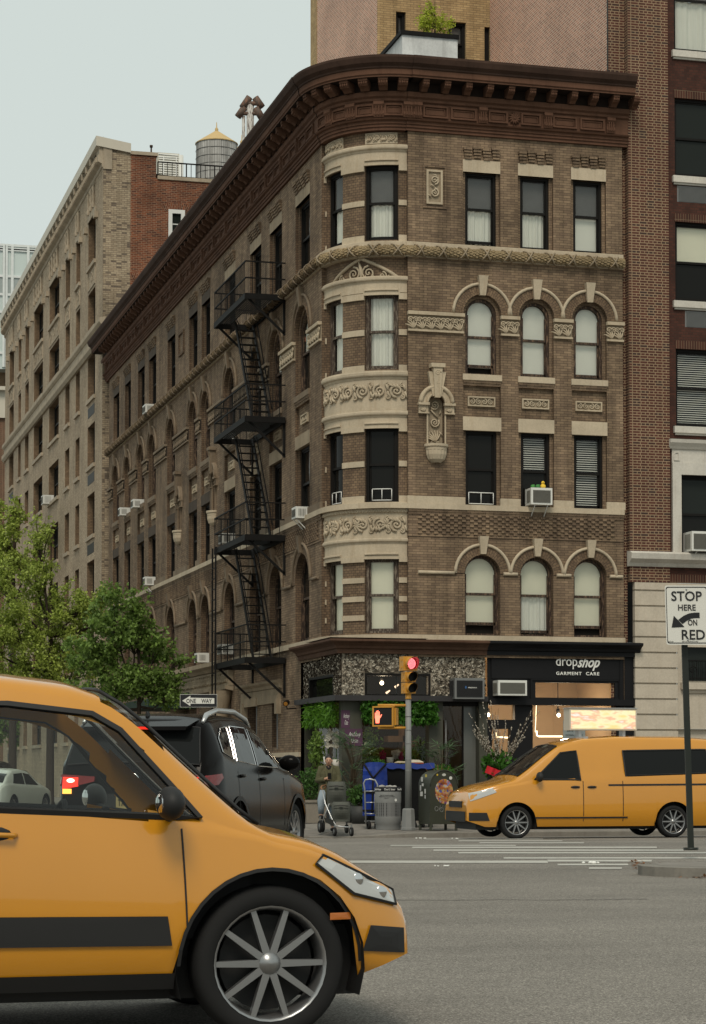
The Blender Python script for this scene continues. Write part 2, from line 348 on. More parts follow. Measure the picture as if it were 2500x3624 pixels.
M = dict(
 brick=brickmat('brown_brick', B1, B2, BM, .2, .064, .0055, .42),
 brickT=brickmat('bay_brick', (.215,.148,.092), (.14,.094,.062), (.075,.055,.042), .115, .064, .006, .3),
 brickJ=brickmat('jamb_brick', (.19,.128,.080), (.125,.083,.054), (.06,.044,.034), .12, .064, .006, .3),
 stone=stonemat('buff_stone', (.49,.41,.30)), stoneD=stonemat('weathered_shade_stone', (.33,.265,.185), .3, .5),  # stoneD: weathered stone; behind carvings it also paints in recess shade
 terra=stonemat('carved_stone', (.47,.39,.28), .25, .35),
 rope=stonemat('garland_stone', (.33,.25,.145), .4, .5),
 corn=stonemat('brown_cornice_paint', (.115,.058,.036), .3, .5, (.45,.4,.4)), cornD=stonemat('shade_black_soffit', (.026,.017,.013), .3, .4),  # cornD: near-black colour holds the deep shade under the cornice
 cornT=stonemat('dark_cornice_crown', (.062,.036,.026), .35, .5, (.45,.4,.4)), cornG=stonemat('shop_cornice_brown', (.10,.055,.036), .3, .5),
 tan=brickmat('tan_brick', (.47,.375,.265), (.34,.265,.185), (.21,.17,.125), .21, .066, .007, .22),
 tanS=brickmat('grey_tan_brick', (.43,.35,.245), (.32,.25,.17), (.20,.155,.11), .22, .08, .010, .3, dark=(.07,.055,.05)),
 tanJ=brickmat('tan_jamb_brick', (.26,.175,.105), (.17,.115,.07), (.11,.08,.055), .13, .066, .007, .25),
 tstone=stonemat('tan_terracotta', (.40,.335,.25), .25, .3),
 cap=plain('cream_metal', (.52,.48,.40), .6, 0, .3, .06),
 red=brickmat('orange_red_brick', (.23,.075,.036), (.12,.042,.026), (.27,.175,.115), .21, .075, .010, .35, dark=(.06,.028,.022)),
 dred=brickmat('dark_red_brick', (.105,.040,.028), (.066,.028,.021), (.29,.205,.13), .21, .069, .011, .15, dark=(.042,.03,.026), squash=.55, sf=2),
 dredP=brickmat('dark_red_brick_recess', (.085,.034,.024), (.052,.023,.018), (.05,.03,.022), .13, .069, .007, .2),
 soldier=brickmat('soldier_brick', (.085,.034,.024), (.052,.023,.018), (.16,.11,.07), .07, .24, .008, .2, 0.0),
 pink=brickmat('pink_brick', (.56,.25,.165), (.33,.14,.095), (.74,.62,.50), .21, .069, .013, .18, streak=.15),
 ybrick=brickmat('ochre_brick', (.52,.37,.19), (.38,.26,.13), (.26,.19,.11), .21, .069, .008, .3),
 lime=stonemat('limestone', (.50,.44,.355), .15, .15), white=stonemat('pale_stone', (.56,.53,.47), .18, .2),
 wpaint=plain('white_paint', (.66,.66,.63), .6, 0, .3, .08), offwhite=stonemat('flaking_white_paint', (.60,.61,.60), .35, .4, (.4,.38,.36)),
 frame=plain('black_window_paint', (.010,.009,.008), .55, 0, .12, .3), frameB=plain('dark_bronze_paint', (.024,.021,.017), .55, 0, .15, .2),
 peel=peeling('flaking_brown_paint', (.028,.017,.012), (.17,.11,.07)), peelL=peeling('weathered_timber', (.05,.034,.025), (.20,.165,.125)),
 glassD=darkglass('dark_glass', (.010,.010,.009)), glassR=darkglass('reflecting_glass', (.016,.019,.017), .03), glassC=glassmat('clear_glass'),
 shade=plain('white_roller_shade', (.76,.76,.68), .9, 0, .1, .05, 2), shadeY=plain('cream_roller_shade', (.78,.76,.61), .9, 0, .1, .06, 2), shadeG=plain('grey_screen', (.15,.15,.145), .9, 0, .1, .15, 4),
 room=plain('dark_room', (.014,.012,.010), .95, 0, .1, .2),
 iron=plain('black_iron', (.0075,.007,.0065), .7, 0, .15, .4, 6), rust=plain('rusty_iron', (.05,.03,.02), .8, 0, .2, .5, 8),
 acw=plain('white_enamel', (.62,.62,.58), .5, 0, .35, .08), acg=plain('ac_grille', (.15,.145,.125), .7, .2, .3, .2), acd=plain('grey_enamel', (.155,.158,.155), .5, .1, .35, .1), acb=plain('black_grille', (.02,.02,.021), .7, 0, .3, .2),
 blackp=plain('black_shop_paint', (.0095,.0095,.0105), .55, 0, .15, .25, 2), greyp=plain('charcoal_trim', (.034,.032,.033), .55, 0, .2, .2),
 olive=plain('olive_paint', (.058,.058,.043), .55, 0, .3, .2), sign=plain('sign_white', (.74,.74,.70), .5, 0, .3, .04), plum=plain('plum_poster', (.075,.032,.062), .5, 0, .3, .1),
 tanwall=plain('warm_interior_wall', (.42,.31,.20), .9, 0, .1, .12, .8), wood=plain('wood_shelf', (.28,.17,.09), .6, 0, .3, .25, 5),
 sidewalk=None, road=None)
def barkmat():
    t = NT('bark_cladding'); co = t.coord('Object', (1, 1, .75)); v = t('ShaderNodeTexVoronoi', feature='F1'); t.l.new(co, v.inputs['Vector']); v.inputs['Scale'].default_value = 16
    n = t.noise(co, 7, 6, .75); n2 = t.noise(co, 30, 4, .7); f = t.math('ADD', t.math('MULTIPLY', v.outputs['Distance'], .8), t.math('MULTIPLY', n2, .6))
    c = t.ramp(f, (.35, (.34,.28,.20)), (.56, (.20,.15,.10)), (.70, (.05,.036,.026)), (.85, (.018,.013,.010)))
    c = t.mix(1.0, c, t.ramp(n, (.3, .75), (.7, 1.3)), 'MULTIPLY'); return t.finish(c, .95, 0, .1, t.bump(f, .9, -.03))
def asphalt():
    t = NT('asphalt'); co = t.coord('Object'); n = t.noise(co, 95, 3, .7); n2 = t.noise(co, .35, 5, .6); n3 = t.noise(t.coord('Object', (.25, 2.2, 1)), .8, 5, .6); n4 = t.noise(co, 28, 3, .7)
    c = t.ramp(n, (.34, (.070,.063,.054)), (.52, (.180,.164,.142)), (.66, (.40,.37,.325)))
    c = t.mix(1.0, c, t.ramp(n2, (.3, .78), (.7, 1.15)), 'MULTIPLY'); c = t.mix(1.0, c, t.ramp(n3, (.35, .92), (.65, 1.05)), 'MULTIPLY'); c = t.mix(1.0, c, t.ramp(n4, (.3, .85), (.7, 1.12)), 'MULTIPLY')
    return t.finish(c, .9, 0, .25, t.bump(n, .6, .006))
def paving():
    t = NT('concrete_paving'); uv = t.coord('Object'); b = t('ShaderNodeTexBrick', offset=0.0); t.l.new(uv, b.inputs['Vector']); b.inputs['Scale'].default_value = 1
    for k, v in (('Color1', (.23,.21,.185)), ('Color2', (.19,.175,.155)), ('Mortar', (.07,.062,.055))): b.inputs[k].default_value = (*v, 1)
    b.inputs['Brick Width'].default_value = 1.5; b.inputs['Row Height'].default_value = 1.5; b.inputs['Mortar Size'].default_value = .012
    co = t.coord('Object'); c = t.mix(1.0, b.outputs['Color'], t.ramp(t.noise(co, 2.5, 6, .65), (.3, .72), (.7, 1.12)), 'MULTIPLY')
    return t.finish(c, .9, 0, .2, t.bump(t.noise(co, 70, 3), .3, .003))
def roadpaint():
    t = NT('worn_road_paint'); co = t.coord('Object'); n = t.noise(co, 6, 6, .7); n2 = t.noise(co, 60, 3, .7)
    f = t.math('ADD', t.math('MULTIPLY', n, .7), t.math('MULTIPLY', n2, .45)); return t.finish(t.mix(t.ramp(f, (.40, 0.0), (.52, 1.0)), (.17,.155,.135), (.43,.42,.38)), .85, 0, .2)
M['bark'] = barkmat(); M['road'] = asphalt(); M['sidewalk'] = paving(); M['paint'] = roadpaint()
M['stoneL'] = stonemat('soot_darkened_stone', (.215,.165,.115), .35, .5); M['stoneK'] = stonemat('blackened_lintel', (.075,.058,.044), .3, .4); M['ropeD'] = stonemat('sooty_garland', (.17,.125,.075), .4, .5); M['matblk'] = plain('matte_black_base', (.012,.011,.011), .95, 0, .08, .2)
M['kerb'] = stonemat('granite_kerb', (.21,.195,.17), .3, .2)
# ================================================================ THE CORNER BUILDING
Yf, Xl, AC_ = 52.635, 13.731, 1.762
RT = AC_-.12
R = Flat((0, Yf, 0), (1,0,0), (0,-1,0)); L = Flat((Xl, 0, 0), (0,-1,0), (-1,0,0)); T = Arc((Xl+AC_, Yf+AC_, 0), RT)
class Off:                                        # the same surface set back by a distance
    def __init__(s, S, o): s.S = S; s.o = o; s.flat = S.flat; s.r = getattr(S, 'r', 0)
    def P(s, t, z, d=0.0): return s.S.P(t, z, d+s.o)
sR = lambda u, v=1800: atY(u, v, Yf).x
zR = lambda u, v, d=0.0: atY(u, v, Yf-d).z
sL = lambda u, v=1800: -atX(u, v, Xl).y
zL = lambda u, v, d=0.0: atX(u, v, Xl-d).z
def tphi(u, v=1800, d=0.0):
    q = ray(u, v); C = T.C-EYE; r = RT+d; A = q.x**2+q.y**2; B = q.x*C.x+q.y*C.y; D = B*B-A*(C.x**2+C.y**2-r*r)
    t = (B-sqrt(max(D, 0)))/A; return atan2(-(q.y*t-C.y), -(q.x*t-C.x)), CAMH+q.z*t
zT = lambda v, d=0.0, u=1351: tphi(u, v, d)[1]
S0R, S1R = Xl+AC_, 21.2
S0L, S1L = -89.8, -(Yf+AC_)
ST = RT*pi/2
ROOFZ = zR(1802, 221, .8)
bld = thing('corner_building', 'five storey brown brick corner building with rounded bay, brown cornice and two shopfronts', 'building', (Xl, Yf, 0))
# -- heights
Z5t, Z5b = zR(1700, 611), zR(1700, 874)
ZL5t = zR(1700, 568)
Z4sp, Z4b = zR(1700, 1112), zR(1700, 1326)
Z4ct, Z4cb = zR(1500, 1107), zR(1500, 1170)
Z3t, Z3b, ZL3t = zR(1700, 1524), zR(1700, 1790), zR(1700, 1476)
ZF3bandT, ZF3bandB, ZF3blk = zR(1500, 1782), zR(1500, 1801), zR(1500, 1756)
ZckT, ZckB = zR(1500, 1818), zR(1500, 1889)
Z2sp, Z2b = zR(1700, 2030), zR(1700, 2248)
Z2sillT, Z2sillB = zR(1445, 2245.5), zR(1445, 2263)
ZropeT, ZropeC, ZropeB = zR(1445, 855), zR(1445, 885, .1), zR(1445, 909)
ZarchT = zR(1500, 432); ZwallT = zR(1500, 464)
Z0 = 4.25                                          # top of the shopfront level
RC = [(sR(1641), sR(1774)), (sR(1837), sR(1962)), (sR(2026), sR(2150))]
LU = [(1045.7,1096.5),(954,997.7),(884.8,924.2),(795,832.6),(712.8,743),(669,698),(592,619.6),(526.4,552),(487.5,511),(441.7,462.4),(401,421.4)]
LC = [(sL(a), sL(b)) for a, b in LU]
# -- brick walls
NZ = [zR(1544, v) for v in (1290, 1428, 1576, 1632)]
def facade(S, s0, s1, cols, nich=()):
    w = MB(); ops = [(c-h, c+h, NZ[2]+.02, NZ[1]+h, True, .17) for c, h in nich]; inner = []
    for sl, sr in cols:
        i = .085
        zt4 = Z4sp+(sr-sl)/2
        ops += [(sl, sr, Z5b, Z5t, False, .09), (sl, sr, Z3b, zt4, True, .09), (sl+.03, sr-.03, Z2b, Z2sp+(sr-sl-.06)/2, True, .19)]
        inner += [(sl, sr, Z5b, Z5t, False, sl+i, sr-i, [(sl+i, sr-i, Z5b, Z5t, False)]),
                  (sl, sr, Z3b, zt4, True, sl+i, sr-i, [(sl+i, sr-i, Z3b, Z3t, False), (sl+i, sr-i, Z4b, Z4sp+(sr-sl)/2-i, True)])]
    wall(w, S, s0, s1, Z0, ZwallT, ops, .19, 0, 1)
    S2 = Off(S, -.09)
    for sl, sr, zb, zt, ar, _, _, wo_ in inner:
        wall(w, S2, sl, sr, zb, zt+(.0 if not ar else .02), wo_, .11, 0, 1)
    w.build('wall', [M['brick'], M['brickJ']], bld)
facade(R, S0R, S1R, RC, [(sR(1544), .215)]); facade(L, S0L, S1L, LC, [(sL(637.5), .2365), (sL(760), .2365)])
w = MB()                                           # rounded corner
TW = [(radians(1.5)*RT, radians(30)*RT), (radians(53)*RT, radians(83)*RT)]
TR = [(zT(582), zT(849)), (zT(1034), zT(1307)), (zT(1507), zT(1777)), (zT(1970), zT(2240))]
wall(w, T, 0, ST, Z0, ZwallT, [(a, b, zb, zt, False) for a, b in TW for zt, zb in TR], .16, 0, 1)
for S, s, sg in ((R, S0R, 1), (L, S1L, -1)):
    w.poly([S.P(s, Z0, 0), S.P(s, ZwallT, 0), S.P(s, ZwallT, -.25), S.P(s, Z0, -.25)], 1)
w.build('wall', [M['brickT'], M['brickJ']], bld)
w = MB()                                           # party wall, rear and roof
w.poly([(S1R, Yf, 0), (S1R, 89.8, 0), (S1R, 89.8, ROOFZ-.3), (S1R, Yf, ROOFZ-.3)]); w.poly([(S1R, 89.8, 0), (Xl, 89.8, 0), (Xl, 89.8, ROOFZ-.3), (S1R, 89.8, ROOFZ-.3)])
w.build('wall', M['brick'], bld)
w = MB(); w.poly([(Xl, Yf+AC_, ROOFZ-.12), (Xl+AC_, Yf, ROOFZ-.12), (S1R, Yf, ROOFZ-.12), (S1R, 89.8, ROOFZ-.12), (Xl, 89.8, ROOFZ-.12)]); w.build('roof', M['iron'], bld)
# -- continuous courses (left, bay, right)
ALL = [(L, S0L, S1L), (T, 0, ST), (R, S0R, S1R)]
def course(name, mat, prof, dT=0.0, over=0.05, which=ALL, sm=False):
    mb = MB()
    for S, a, b in which:
        d = dT if S is T else 0
        pr = [(x+d if x > -.05 else x, z) for x, z in prof]
        sweep(mb, S, a-(over if S is R else 0), b+(over if S is L else 0), pr, 0, True, sm)
    return mb.build(name, mat, bld)
def rp(z0, z1, d): return [(-.1, z0), (d, z0), (d, z1), (-.1, z1)]
course('sill_band', M['stone'], [(-.1, ZF3bandB), (.07, ZF3bandB), (.07, ZF3bandT), (-.1, ZF3bandT+.01)], .12)
course('sill_band', M['stone'], [(-.1, Z2sillB-.02), (.08, Z2sillB-.02), (.08, Z2sillT), (-.1, Z2sillT+.01)], .12)
course('string_course', M['stone'], [(-.1, ZropeB), (.06, ZropeB), (.06, ZropeT-.01), (.05, ZropeT), (-.1, ZropeT+.02)], .1)
mb = MB()                                          # two projecting brick courses under the fourth-floor band
for S, a, b in (ALL[0], ALL[2]):
    sbox(mb, S, a, b, ZF3bandB-.064, ZF3bandB, 0, .045); sbox(mb, S, a, b, ZF3bandB-.128, ZF3bandB-.064, 0, .025); sbox(mb, S, a, b, ZckB-.07, ZckB-.03, 0, .02)
mb.build('brick_course', M['brick'], bld)
mb = MB()                                          # basket-weave band
for S, a, b in (ALL[0], ALL[2]):
    nr = 8; h = (ZckT-ZckB)/nr; n = int((b-a-.5)/.104); x0 = a+.25
    for r_ in range(nr):
        for i in range(n):
            if (i+r_) % 2 == 0: sbox(mb, S, x0+i*.104, x0+i*.104+.098, ZckB+r_*h+.003, ZckB+r_*h+h-.003, 0, .03)
mb.build('basket_weave_band', M['brick'], bld)
# -- leaf garland
rr = random.Random(3)
for S, a, b in ALL:
    mb = MB()
    d0 = .10+(.10 if S is T else 0); n = int((b-a)/.085)
    mb.tube([S.P(a+(b-a)*i/60-(.04 if S is R and i == 0 else 0), ZropeC, d0) for i in range(61)], .10, 8, 0)
    for i in range(n):
        s = a+(b-a)*(i+.5)/n
        for k in range(6):
            an = -1.5+k*.62+(.3 if i % 2 else 0)
            p = S.P(s+rr.uniform(-.015,.015), ZropeC+sin(an)*.105, d0+cos(an)*.105); t = (S.P(s+.05, 0)-S.P(s-.05, 0)).normalized()
            q = p+t*.06+Vector((0,0,.012*rr.uniform(-1,1))); mb.tube([p-t*.03, (p+q)/2, q], [.012, .034, .006], 4, 0, False)
    m = int((b-a)/.62)
    for i in range(m+1):
        s = a+(b-a)*(i+.5)/(m+1)
        for sg in (-1, 1):
            mb.tube([S.P(s+sg*.13*(an/1.6), ZropeC+sin(an)*.145, d0+cos(an)*.145) for an in (-1.6,-1.0,-.4,.2,.8,1.4,1.7)], .02, 5, 1)
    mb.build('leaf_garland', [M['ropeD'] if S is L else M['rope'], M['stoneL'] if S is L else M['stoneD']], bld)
# -- lintels, sills, corbels, spandrel panels, pier blocks, capitals, hoods
def part(nm, mt, fn):
    mb = MB(); fn(mb); return mb.build(nm, M[mt], bld)
def rim(mb, S, a, b, z0, z1, w, d0, d1, m=0):      # four-sided frame, members butted
    sbox(mb, S, a, a+w, z0+w, z1-w, d0, d1, m); sbox(mb, S, b-w, b, z0+w, z1-w, d0, d1, m); sbox(mb, S, a, b, z1-w, z1, d0, d1, m); sbox(mb, S, a, b, z0, z0+w, d0, d1, m)
def dress(S, s0, s1, cols, ST_='stone'):
    for i, (sl, sr) in enumerate(cols):
        sc, hw = (sl+sr)/2, (sr-sl)/2; zs = Z4b
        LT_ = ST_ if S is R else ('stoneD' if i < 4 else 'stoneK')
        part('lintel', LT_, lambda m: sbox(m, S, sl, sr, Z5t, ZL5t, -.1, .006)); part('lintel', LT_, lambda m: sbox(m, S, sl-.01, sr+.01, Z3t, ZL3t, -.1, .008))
        part('window_sill', ST_, lambda m: sbox(m, S, sl-.02, sr+.02, zs-.15, zs, -.1, .05))
        def fc(m): sbox(m, S, sl, sr, zs-.215, zs-.15, -.09, .03); sbox(m, S, sl+.002, sr-.002, zs-.28, zs-.215, -.09, .008)
        part('brick_corbel', 'brick', fc)
        def fc(m):                                 # stepped brick corbels above the top lintels
            z0c, z1c = ZL5t+.01, zR(1700, 520); nst = 4; cw = (sr-sl)/nst
            for k in range(nst):
                for q in range(4):
                    zz = z0c+(z1c-z0c)*q/4.6+(.035 if k % 2 else 0)
                    sbox(m, S, sl+cw*k+.016*(3-q), sl+cw*(k+1)-.03, zz, zz+.060, 0, .035+.022*q)
        part('brick_corbel', 'brick', fc)
        def fp(m):                                 # carved spandrel panel
            zc = (zR(1700,1402)+zR(1700,1438))/2; zh = .125; pw = min(.36, hw*.78)
            sbox(m, S, sc-pw, sc+pw, zc-zh, zc+zh, -.1, -.075, 1); rim(m, S, sc-pw, sc+pw, zc-zh, zc+zh, .035, -.075, -.03)  # back plate coloured darker for grime and undercut shade
            for q in range(4): scroll(m, S, sc-pw*.66+pw*.44*q, zc, .085, -.055, 1 if q % 2 else -1, pi/2, 1.5, .018)
        m = MB(); fp(m); m.build('carved_panel', [M['terra'], M['stoneD']], bld)
        r = hw; zsp = Z4sp
        def fr_(m): archband(m, S, sc, zsp, r+.05, r+.24, 0, .022, 0, 18); archband(m, S, sc, zsp, r+.0, r+.05, 0, .05, 0, 18)
        part('brick_arch', 'brickT', fr_)
        def fh(m): roundband(m, S, sc, zsp, r+.265, .042, .03); archband(m, S, sc, zsp, r+.24, r+.262, 0, .045, 0, 18)
        part('arch_hood', ST_, fh)
        def key(zk0, zk1, a, b):
            part('keystone', ST_, lambda m: m.hexa([S.P(sc-a, zk0, 0), S.P(sc+a, zk0, 0), S.P(sc+a, zk0, .10), S.P(sc-a, zk0, .10)]+[S.P(sc-b, zk1, 0), S.P(sc+b, zk1, 0), S.P(sc+b, zk1, .16), S.P(sc-b, zk1, .16)]))
        key(zsp+r-.03, zsp+r+.46, .075, .125)
        r2 = hw-.03; z2 = Z2sp
        part('brick_arch', 'brickT', lambda m: archband(m, S, sc, z2, r2, r2+.215, 0, .018, 0, 18))
        def fh(m): roundband(m, S, sc, z2, r2+.255, .042, .03); archband(m, S, sc, z2, r2+.215, r2+.25, 0, .04, 0, 18)
        part('arch_hood', ST_, fh); key(z2+r2+.02, z2+r2+.46, .07, .12)
    edges = [s0]+[x for c in sorted(cols) for x in c]+[s1]
    for a, b in zip(edges[::2], edges[1::2]):
        if b-a < .05: continue
        def fcap(m):                               # capital band at the arch springing
            sbox(m, S, a-.015, b+.015, Z4ct-.065, Z4ct+.02, 0, .11); sbox(m, S, a-.005, b+.005, Z4cb-.03, Z4cb+.02, 0, .07); sbox(m, S, a, b, Z4cb+.02, Z4ct-.065, 0, .02, 1)  # plate behind the leaves: grime and carving shade put into its colour
            h = Z4ct-.065-Z4cb-.02; zz = Z4cb+.02; n = max(1, int(round((b-a)/.26)))
            for q in range(n):
                x = a+(b-a)*(q+.5)/n; pw = (b-a)/n
                scroll(m, S, x-pw*.3, zz+h*.66, .08, .06, 1, 0, 1.4, .02); scroll(m, S, x+pw*.3, zz+h*.66, .08, .06, -1, pi, 1.4, .02)
                for an in (-.75, -.35, 0, .35, .75): leaf(m, S, x, zz+.01, h*.66, pi/2+an, .022, .05)
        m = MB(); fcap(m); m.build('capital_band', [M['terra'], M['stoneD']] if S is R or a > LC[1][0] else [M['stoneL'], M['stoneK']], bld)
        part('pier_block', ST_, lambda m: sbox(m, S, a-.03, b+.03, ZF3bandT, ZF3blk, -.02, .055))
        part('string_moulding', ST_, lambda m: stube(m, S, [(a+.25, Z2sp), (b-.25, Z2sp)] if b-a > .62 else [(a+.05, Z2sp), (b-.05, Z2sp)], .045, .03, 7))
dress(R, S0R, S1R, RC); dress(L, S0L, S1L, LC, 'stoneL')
# -- framed scroll panel on the right front, top storey
mb = MB(); a, b = sR(1498), sR(1582); z0, z1 = zR(1540, 738), zR(1540, 586)
rim(mb, R, a, b, z0, z1, .05, 0, .028)
mb.build('brick_frame', M['brick'], bld)
mb = MB(); a, b = sR(1510), sR(1567); z0, z1 = zR(1540, 724), zR(1540, 603); c = (a+b)/2; h = z1-z0
sbox(mb, R, a+.05, b-.05, z0+.05, z1-.05, 0, .012, 1); rim(mb, R, a, b, z0, z1, .05, 0, .055)  # dark plate: shade behind the scrolls painted in, with grime
scroll(mb, R, c, z0+h*.70, .13, .045, 1, -pi/2, 1.7, .026); scroll(mb, R, c, z0+h*.33, .13, .045, -1, pi/2, 1.7, .026)
for q in range(5): leaf(mb, R, c-.08+.04*q, z0+h*(.2+.15*q), .14, pi/2+(-1)**q*.8, .022, .04)
mb.build('carved_panel', [M['terra'], M['stoneD']], bld)
# -- niches
def niche(S, sc, ztop, zspr, zbot, zbas, k=1.0):
    mb = MB(); rin = .215*k; ro = .46*k
    archband(mb, S, sc, zspr, rin, ro, 0, .07, 0, 16); roundband(mb, S, sc, zspr, ro-.05, .055, .075)
    roundband(mb, S, sc, zspr, rin+.02, .03, .07)
    for sg in (-1, 1):
        x = sc+sg*(rin+ro)/2; hw = (ro-rin)/2
        sbox(mb, S, x-hw-.02, x+hw+.02, zspr-.06, zspr+.005, 0, .12); sbox(mb, S, x-hw, x+hw, zspr-.24, zspr-.06, 0, .06); sbox(mb, S, x-hw-.01, x+hw+.01, zspr-.27, zspr-.24, 0, .09)
        for an in (-.7, -.35, 0, .35, .7): leaf(mb, S, x, zspr-.23, .13, pi/2+an, .018, .07)
    zk0, zk1 = zspr+rin-.05, ztop-.10
    mb.hexa([S.P(sc-.12, zk0, 0), S.P(sc+.12, zk0, 0), S.P(sc+.12, zk0, .12), S.P(sc-.12, zk0, .12)]+[S.P(sc-.23, zk1-.1, 0), S.P(sc+.23, zk1-.1, 0), S.P(sc+.23, zk1-.1, .12), S.P(sc-.23, zk1-.1, .12)])
    mb.hexa([S.P(sc-.07, zk0-.04, .1), S.P(sc+.07, zk0-.04, .1), S.P(sc+.07, zk0-.04, .16), S.P(sc-.07, zk0-.04, .16)]+[S.P(sc-.12, zk1, .0), S.P(sc+.12, zk1, .0), S.P(sc+.12, zk1, .19), S.P(sc-.12, zk1, .19)])
    sbox(mb, S, sc-.18, sc+.18, zk1, ztop, 0, .22)
    scroll(mb, S, sc, zk1-.13, .09, .18, 1, 0, 1.5, .02); scroll(mb, S, sc, zk1-.36, .06, .165, -1, 0, 1.4, .016)
    o = mb.build('niche_hood', M['terra'], bld)
    mb = MB()
    h = zspr-zbot; S0_ = S; sbox(mb, S, sc-rin-.035, sc-rin, zbot, zspr-.27, 0, .05); sbox(mb, S, sc+rin, sc+rin+.035, zbot, zspr-.27, 0, .05); S = Off(S, -.15)
    mb.poly([S.P(sc-rin+.002, zbot, 0), S.P(sc+rin-.002, zbot, 0)]+[S.P(x, z, 0) for x, z in archpts(sc, zspr, rin-.002, 14)], 1)  # niche back in darker stone, recess shade and grime in the colour
    scroll(mb, S, sc, zbot+h*.98, .135, .035, 1, pi*1.2, 1.8, .026); scroll(mb, S, sc, zbot+h*.56, .14, .035, -1, pi*.2, 1.9, .026)
    stube(mb, S, [(sc-.1, zbot+h*.86), (sc-.02, zbot+h*.78), (sc+.09, zbot+h*.68)], .022, .035, 5)
    for an in (-1.1, -.75, -.4, 0, .4, .75, 1.1): leaf(mb, S, sc, zbot+.1, .30, pi/2+an*.8, .026, .03)
    for sg in (-1, 1): scroll(mb, S, sc+sg*.07, zbot+.08, .05, .03, sg, 0, 1.2, .014); leaf(mb, S, sc+sg*.12, zbot+h*.75, .15, pi/2-sg*.5, .02, .03); leaf(mb, S, sc+sg*.12, zbot+h*.35, .15, -pi/2+sg*.5, .02, .03)
    S = S0_; mb.build('niche_carving', [M['terra'], M['stoneD']], bld)
    mb = MB(); q = S.P(sc, 0, 0); n = (S.P(sc, 0, 1)-q); e = (S.P(sc+1, 0, 0)-q)
    pr = [(.31, zbot+.02), (.31, zbot-.04), (.275, zbot-.07), (.275, zbot-.12), (.26, zbot-.13), (.255, zbot-.24), (.21, zbot-.36), (.12, zbot-.44), (.05, zbas), (.0, zbas-.02)]
    ang = [pi*i/16 for i in range(17)]
    for (r0, h0), (r1, h1) in zip(pr, pr[1:]):
        for i in range(16):
            def pp(r_, z_, a_, i_): f = 1.0+(.05 if i_ % 2 and .15 < r_ < .27 else 0); return q+e*(r_*f*cos(a_))+n*(r_*f*.85*sin(a_))+Vector((0,0,z_))
            mb.poly([pp(r0,h0,ang[i],i), pp(r1,h1,ang[i],i), pp(r1,h1,ang[i+1],i+1), pp(r0,h0,ang[i+1],i+1)])
    mb.poly([q+e*(.31*cos(t))+n*(.31*.85*sin(t))+Vector((0,0,zbot+.02)) for t in ang])
    mb.build('niche_basin', M['stone'], bld)
zn = [zR(1544, v) for v in (1290, 1428, 1576, 1632)]
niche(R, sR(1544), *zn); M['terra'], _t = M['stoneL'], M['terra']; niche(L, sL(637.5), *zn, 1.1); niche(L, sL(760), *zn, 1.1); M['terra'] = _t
mb = MB(); a, b = sL(634), sL(652); z0, z1 = zL(643, 1258), zL(643, 1175)      # framed panel, top storey, left front
rim(mb, L, a, b, z0, z1, .08, 0, .05)
mb.build('brick_frame', M['brickJ'], bld)
# -- stonework of the rounded bay
mb = MB(); cv = MB()
tt = lambda v, d=.05: zT(v, d)
def tmould(v0, v1, d=.10):
    z1, z0 = tt(v0, d), tt(v1, d); h = z1-z0
    sweep(mb, T, 0, ST, [(0, z0-.02), (d*.45, z0), (d*.6, z0+h*.25), (d*.9, z0+h*.35), (d, z0+h*.5), (d, z0+h*.78), (d*.85, z0+h*.85), (d*.8, z1), (0, z1+.01)], 0, True)
def tband(v0, v1, d=.035, a=0, b=ST): sweep(mb, T, a, b, [(0, tt(v1, d)), (d, tt(v1, d)), (d, tt(v0, d)), (0, tt(v0, d))], 0, True)
tmould(509, 533, .12); tband(533, 579, .04); tmould(975, 998, .12); tband(998, 1034, .05); tmould(1310, 1339, .13); tband(1339, 1451, .045); tmould(1451, 1475, .12); tband(1475, 1506, .045)
tband(1776, 1797, .12); tmould(1797, 1819, .10); tband(1819, 1902, .05); tmould(1902, 1923, .10); tband(1923, 1969, .04)
TE = [(0, TW[0][0]), (TW[0][1], TW[1][0]), (TW[1][1], ST)]
for a, b in TE:
    for v0, v1 in ((706, 725), (830, 866), (1164, 1185), (1290, 1312), (1630, 1650), (1753, 1779), (2043, 2062), (2109, 2128), (2176, 2195)): tband(v0, v1, .03, a+.0, b)
    for v0, v1 in ((578, 602), (1036, 1058), (1506, 1526), (1969, 1988)): tband(v0, v1, .065, a, b)
for a, b in TW:                                    # moulded heads over the bay windows
    for v in (566, 1026, 1498, 1961):
        z = tt(v); sweep(mb, T, a+.02, b-.02, [(.03, z-.03), (.085, z-.01), (.085, z+.02), (.03, z+.04)], 0, True); sweep(mb, T, a-.02, b+.02, [(.0, z-.12), (.05, z-.12), (.05, z-.03), (0, z-.03)], 0, True)
mb.build('bay_stonework', M['stone'], bld)
cv = MB()
for i in range(30): cv.ball(T.P(ST*(i+.5)/30, zT(1808, .1), .085), .036, 0, 6, 4, 1, 1, 1.2)     # egg moulding
cv.build('egg_moulding', M['terra'], bld); cv = MB()
frieze(cv, T, .06, ST-.06, zT(1418), zT(1352), .075, 0); cv.build('bay_carving', M['terra'], bld); cv = MB()
frieze(cv, T, .06, ST-.06, zT(1891), zT(1824), .07, 0)
for cphi in (22, 47, 72): 
    s = radians(cphi)*RT
    for k in range(8): leaf(cv, T, s, (zT(1891)+zT(1824))/2, .15, k*pi/4, .03, .07)
cv.build('bay_carving', M['terra'], bld); cv = MB()
z0, z1 = zT(996), zT(908); sc = radians(50)*RT; hw = radians(34)*RT    # scroll lunette over the fourth-storey bay
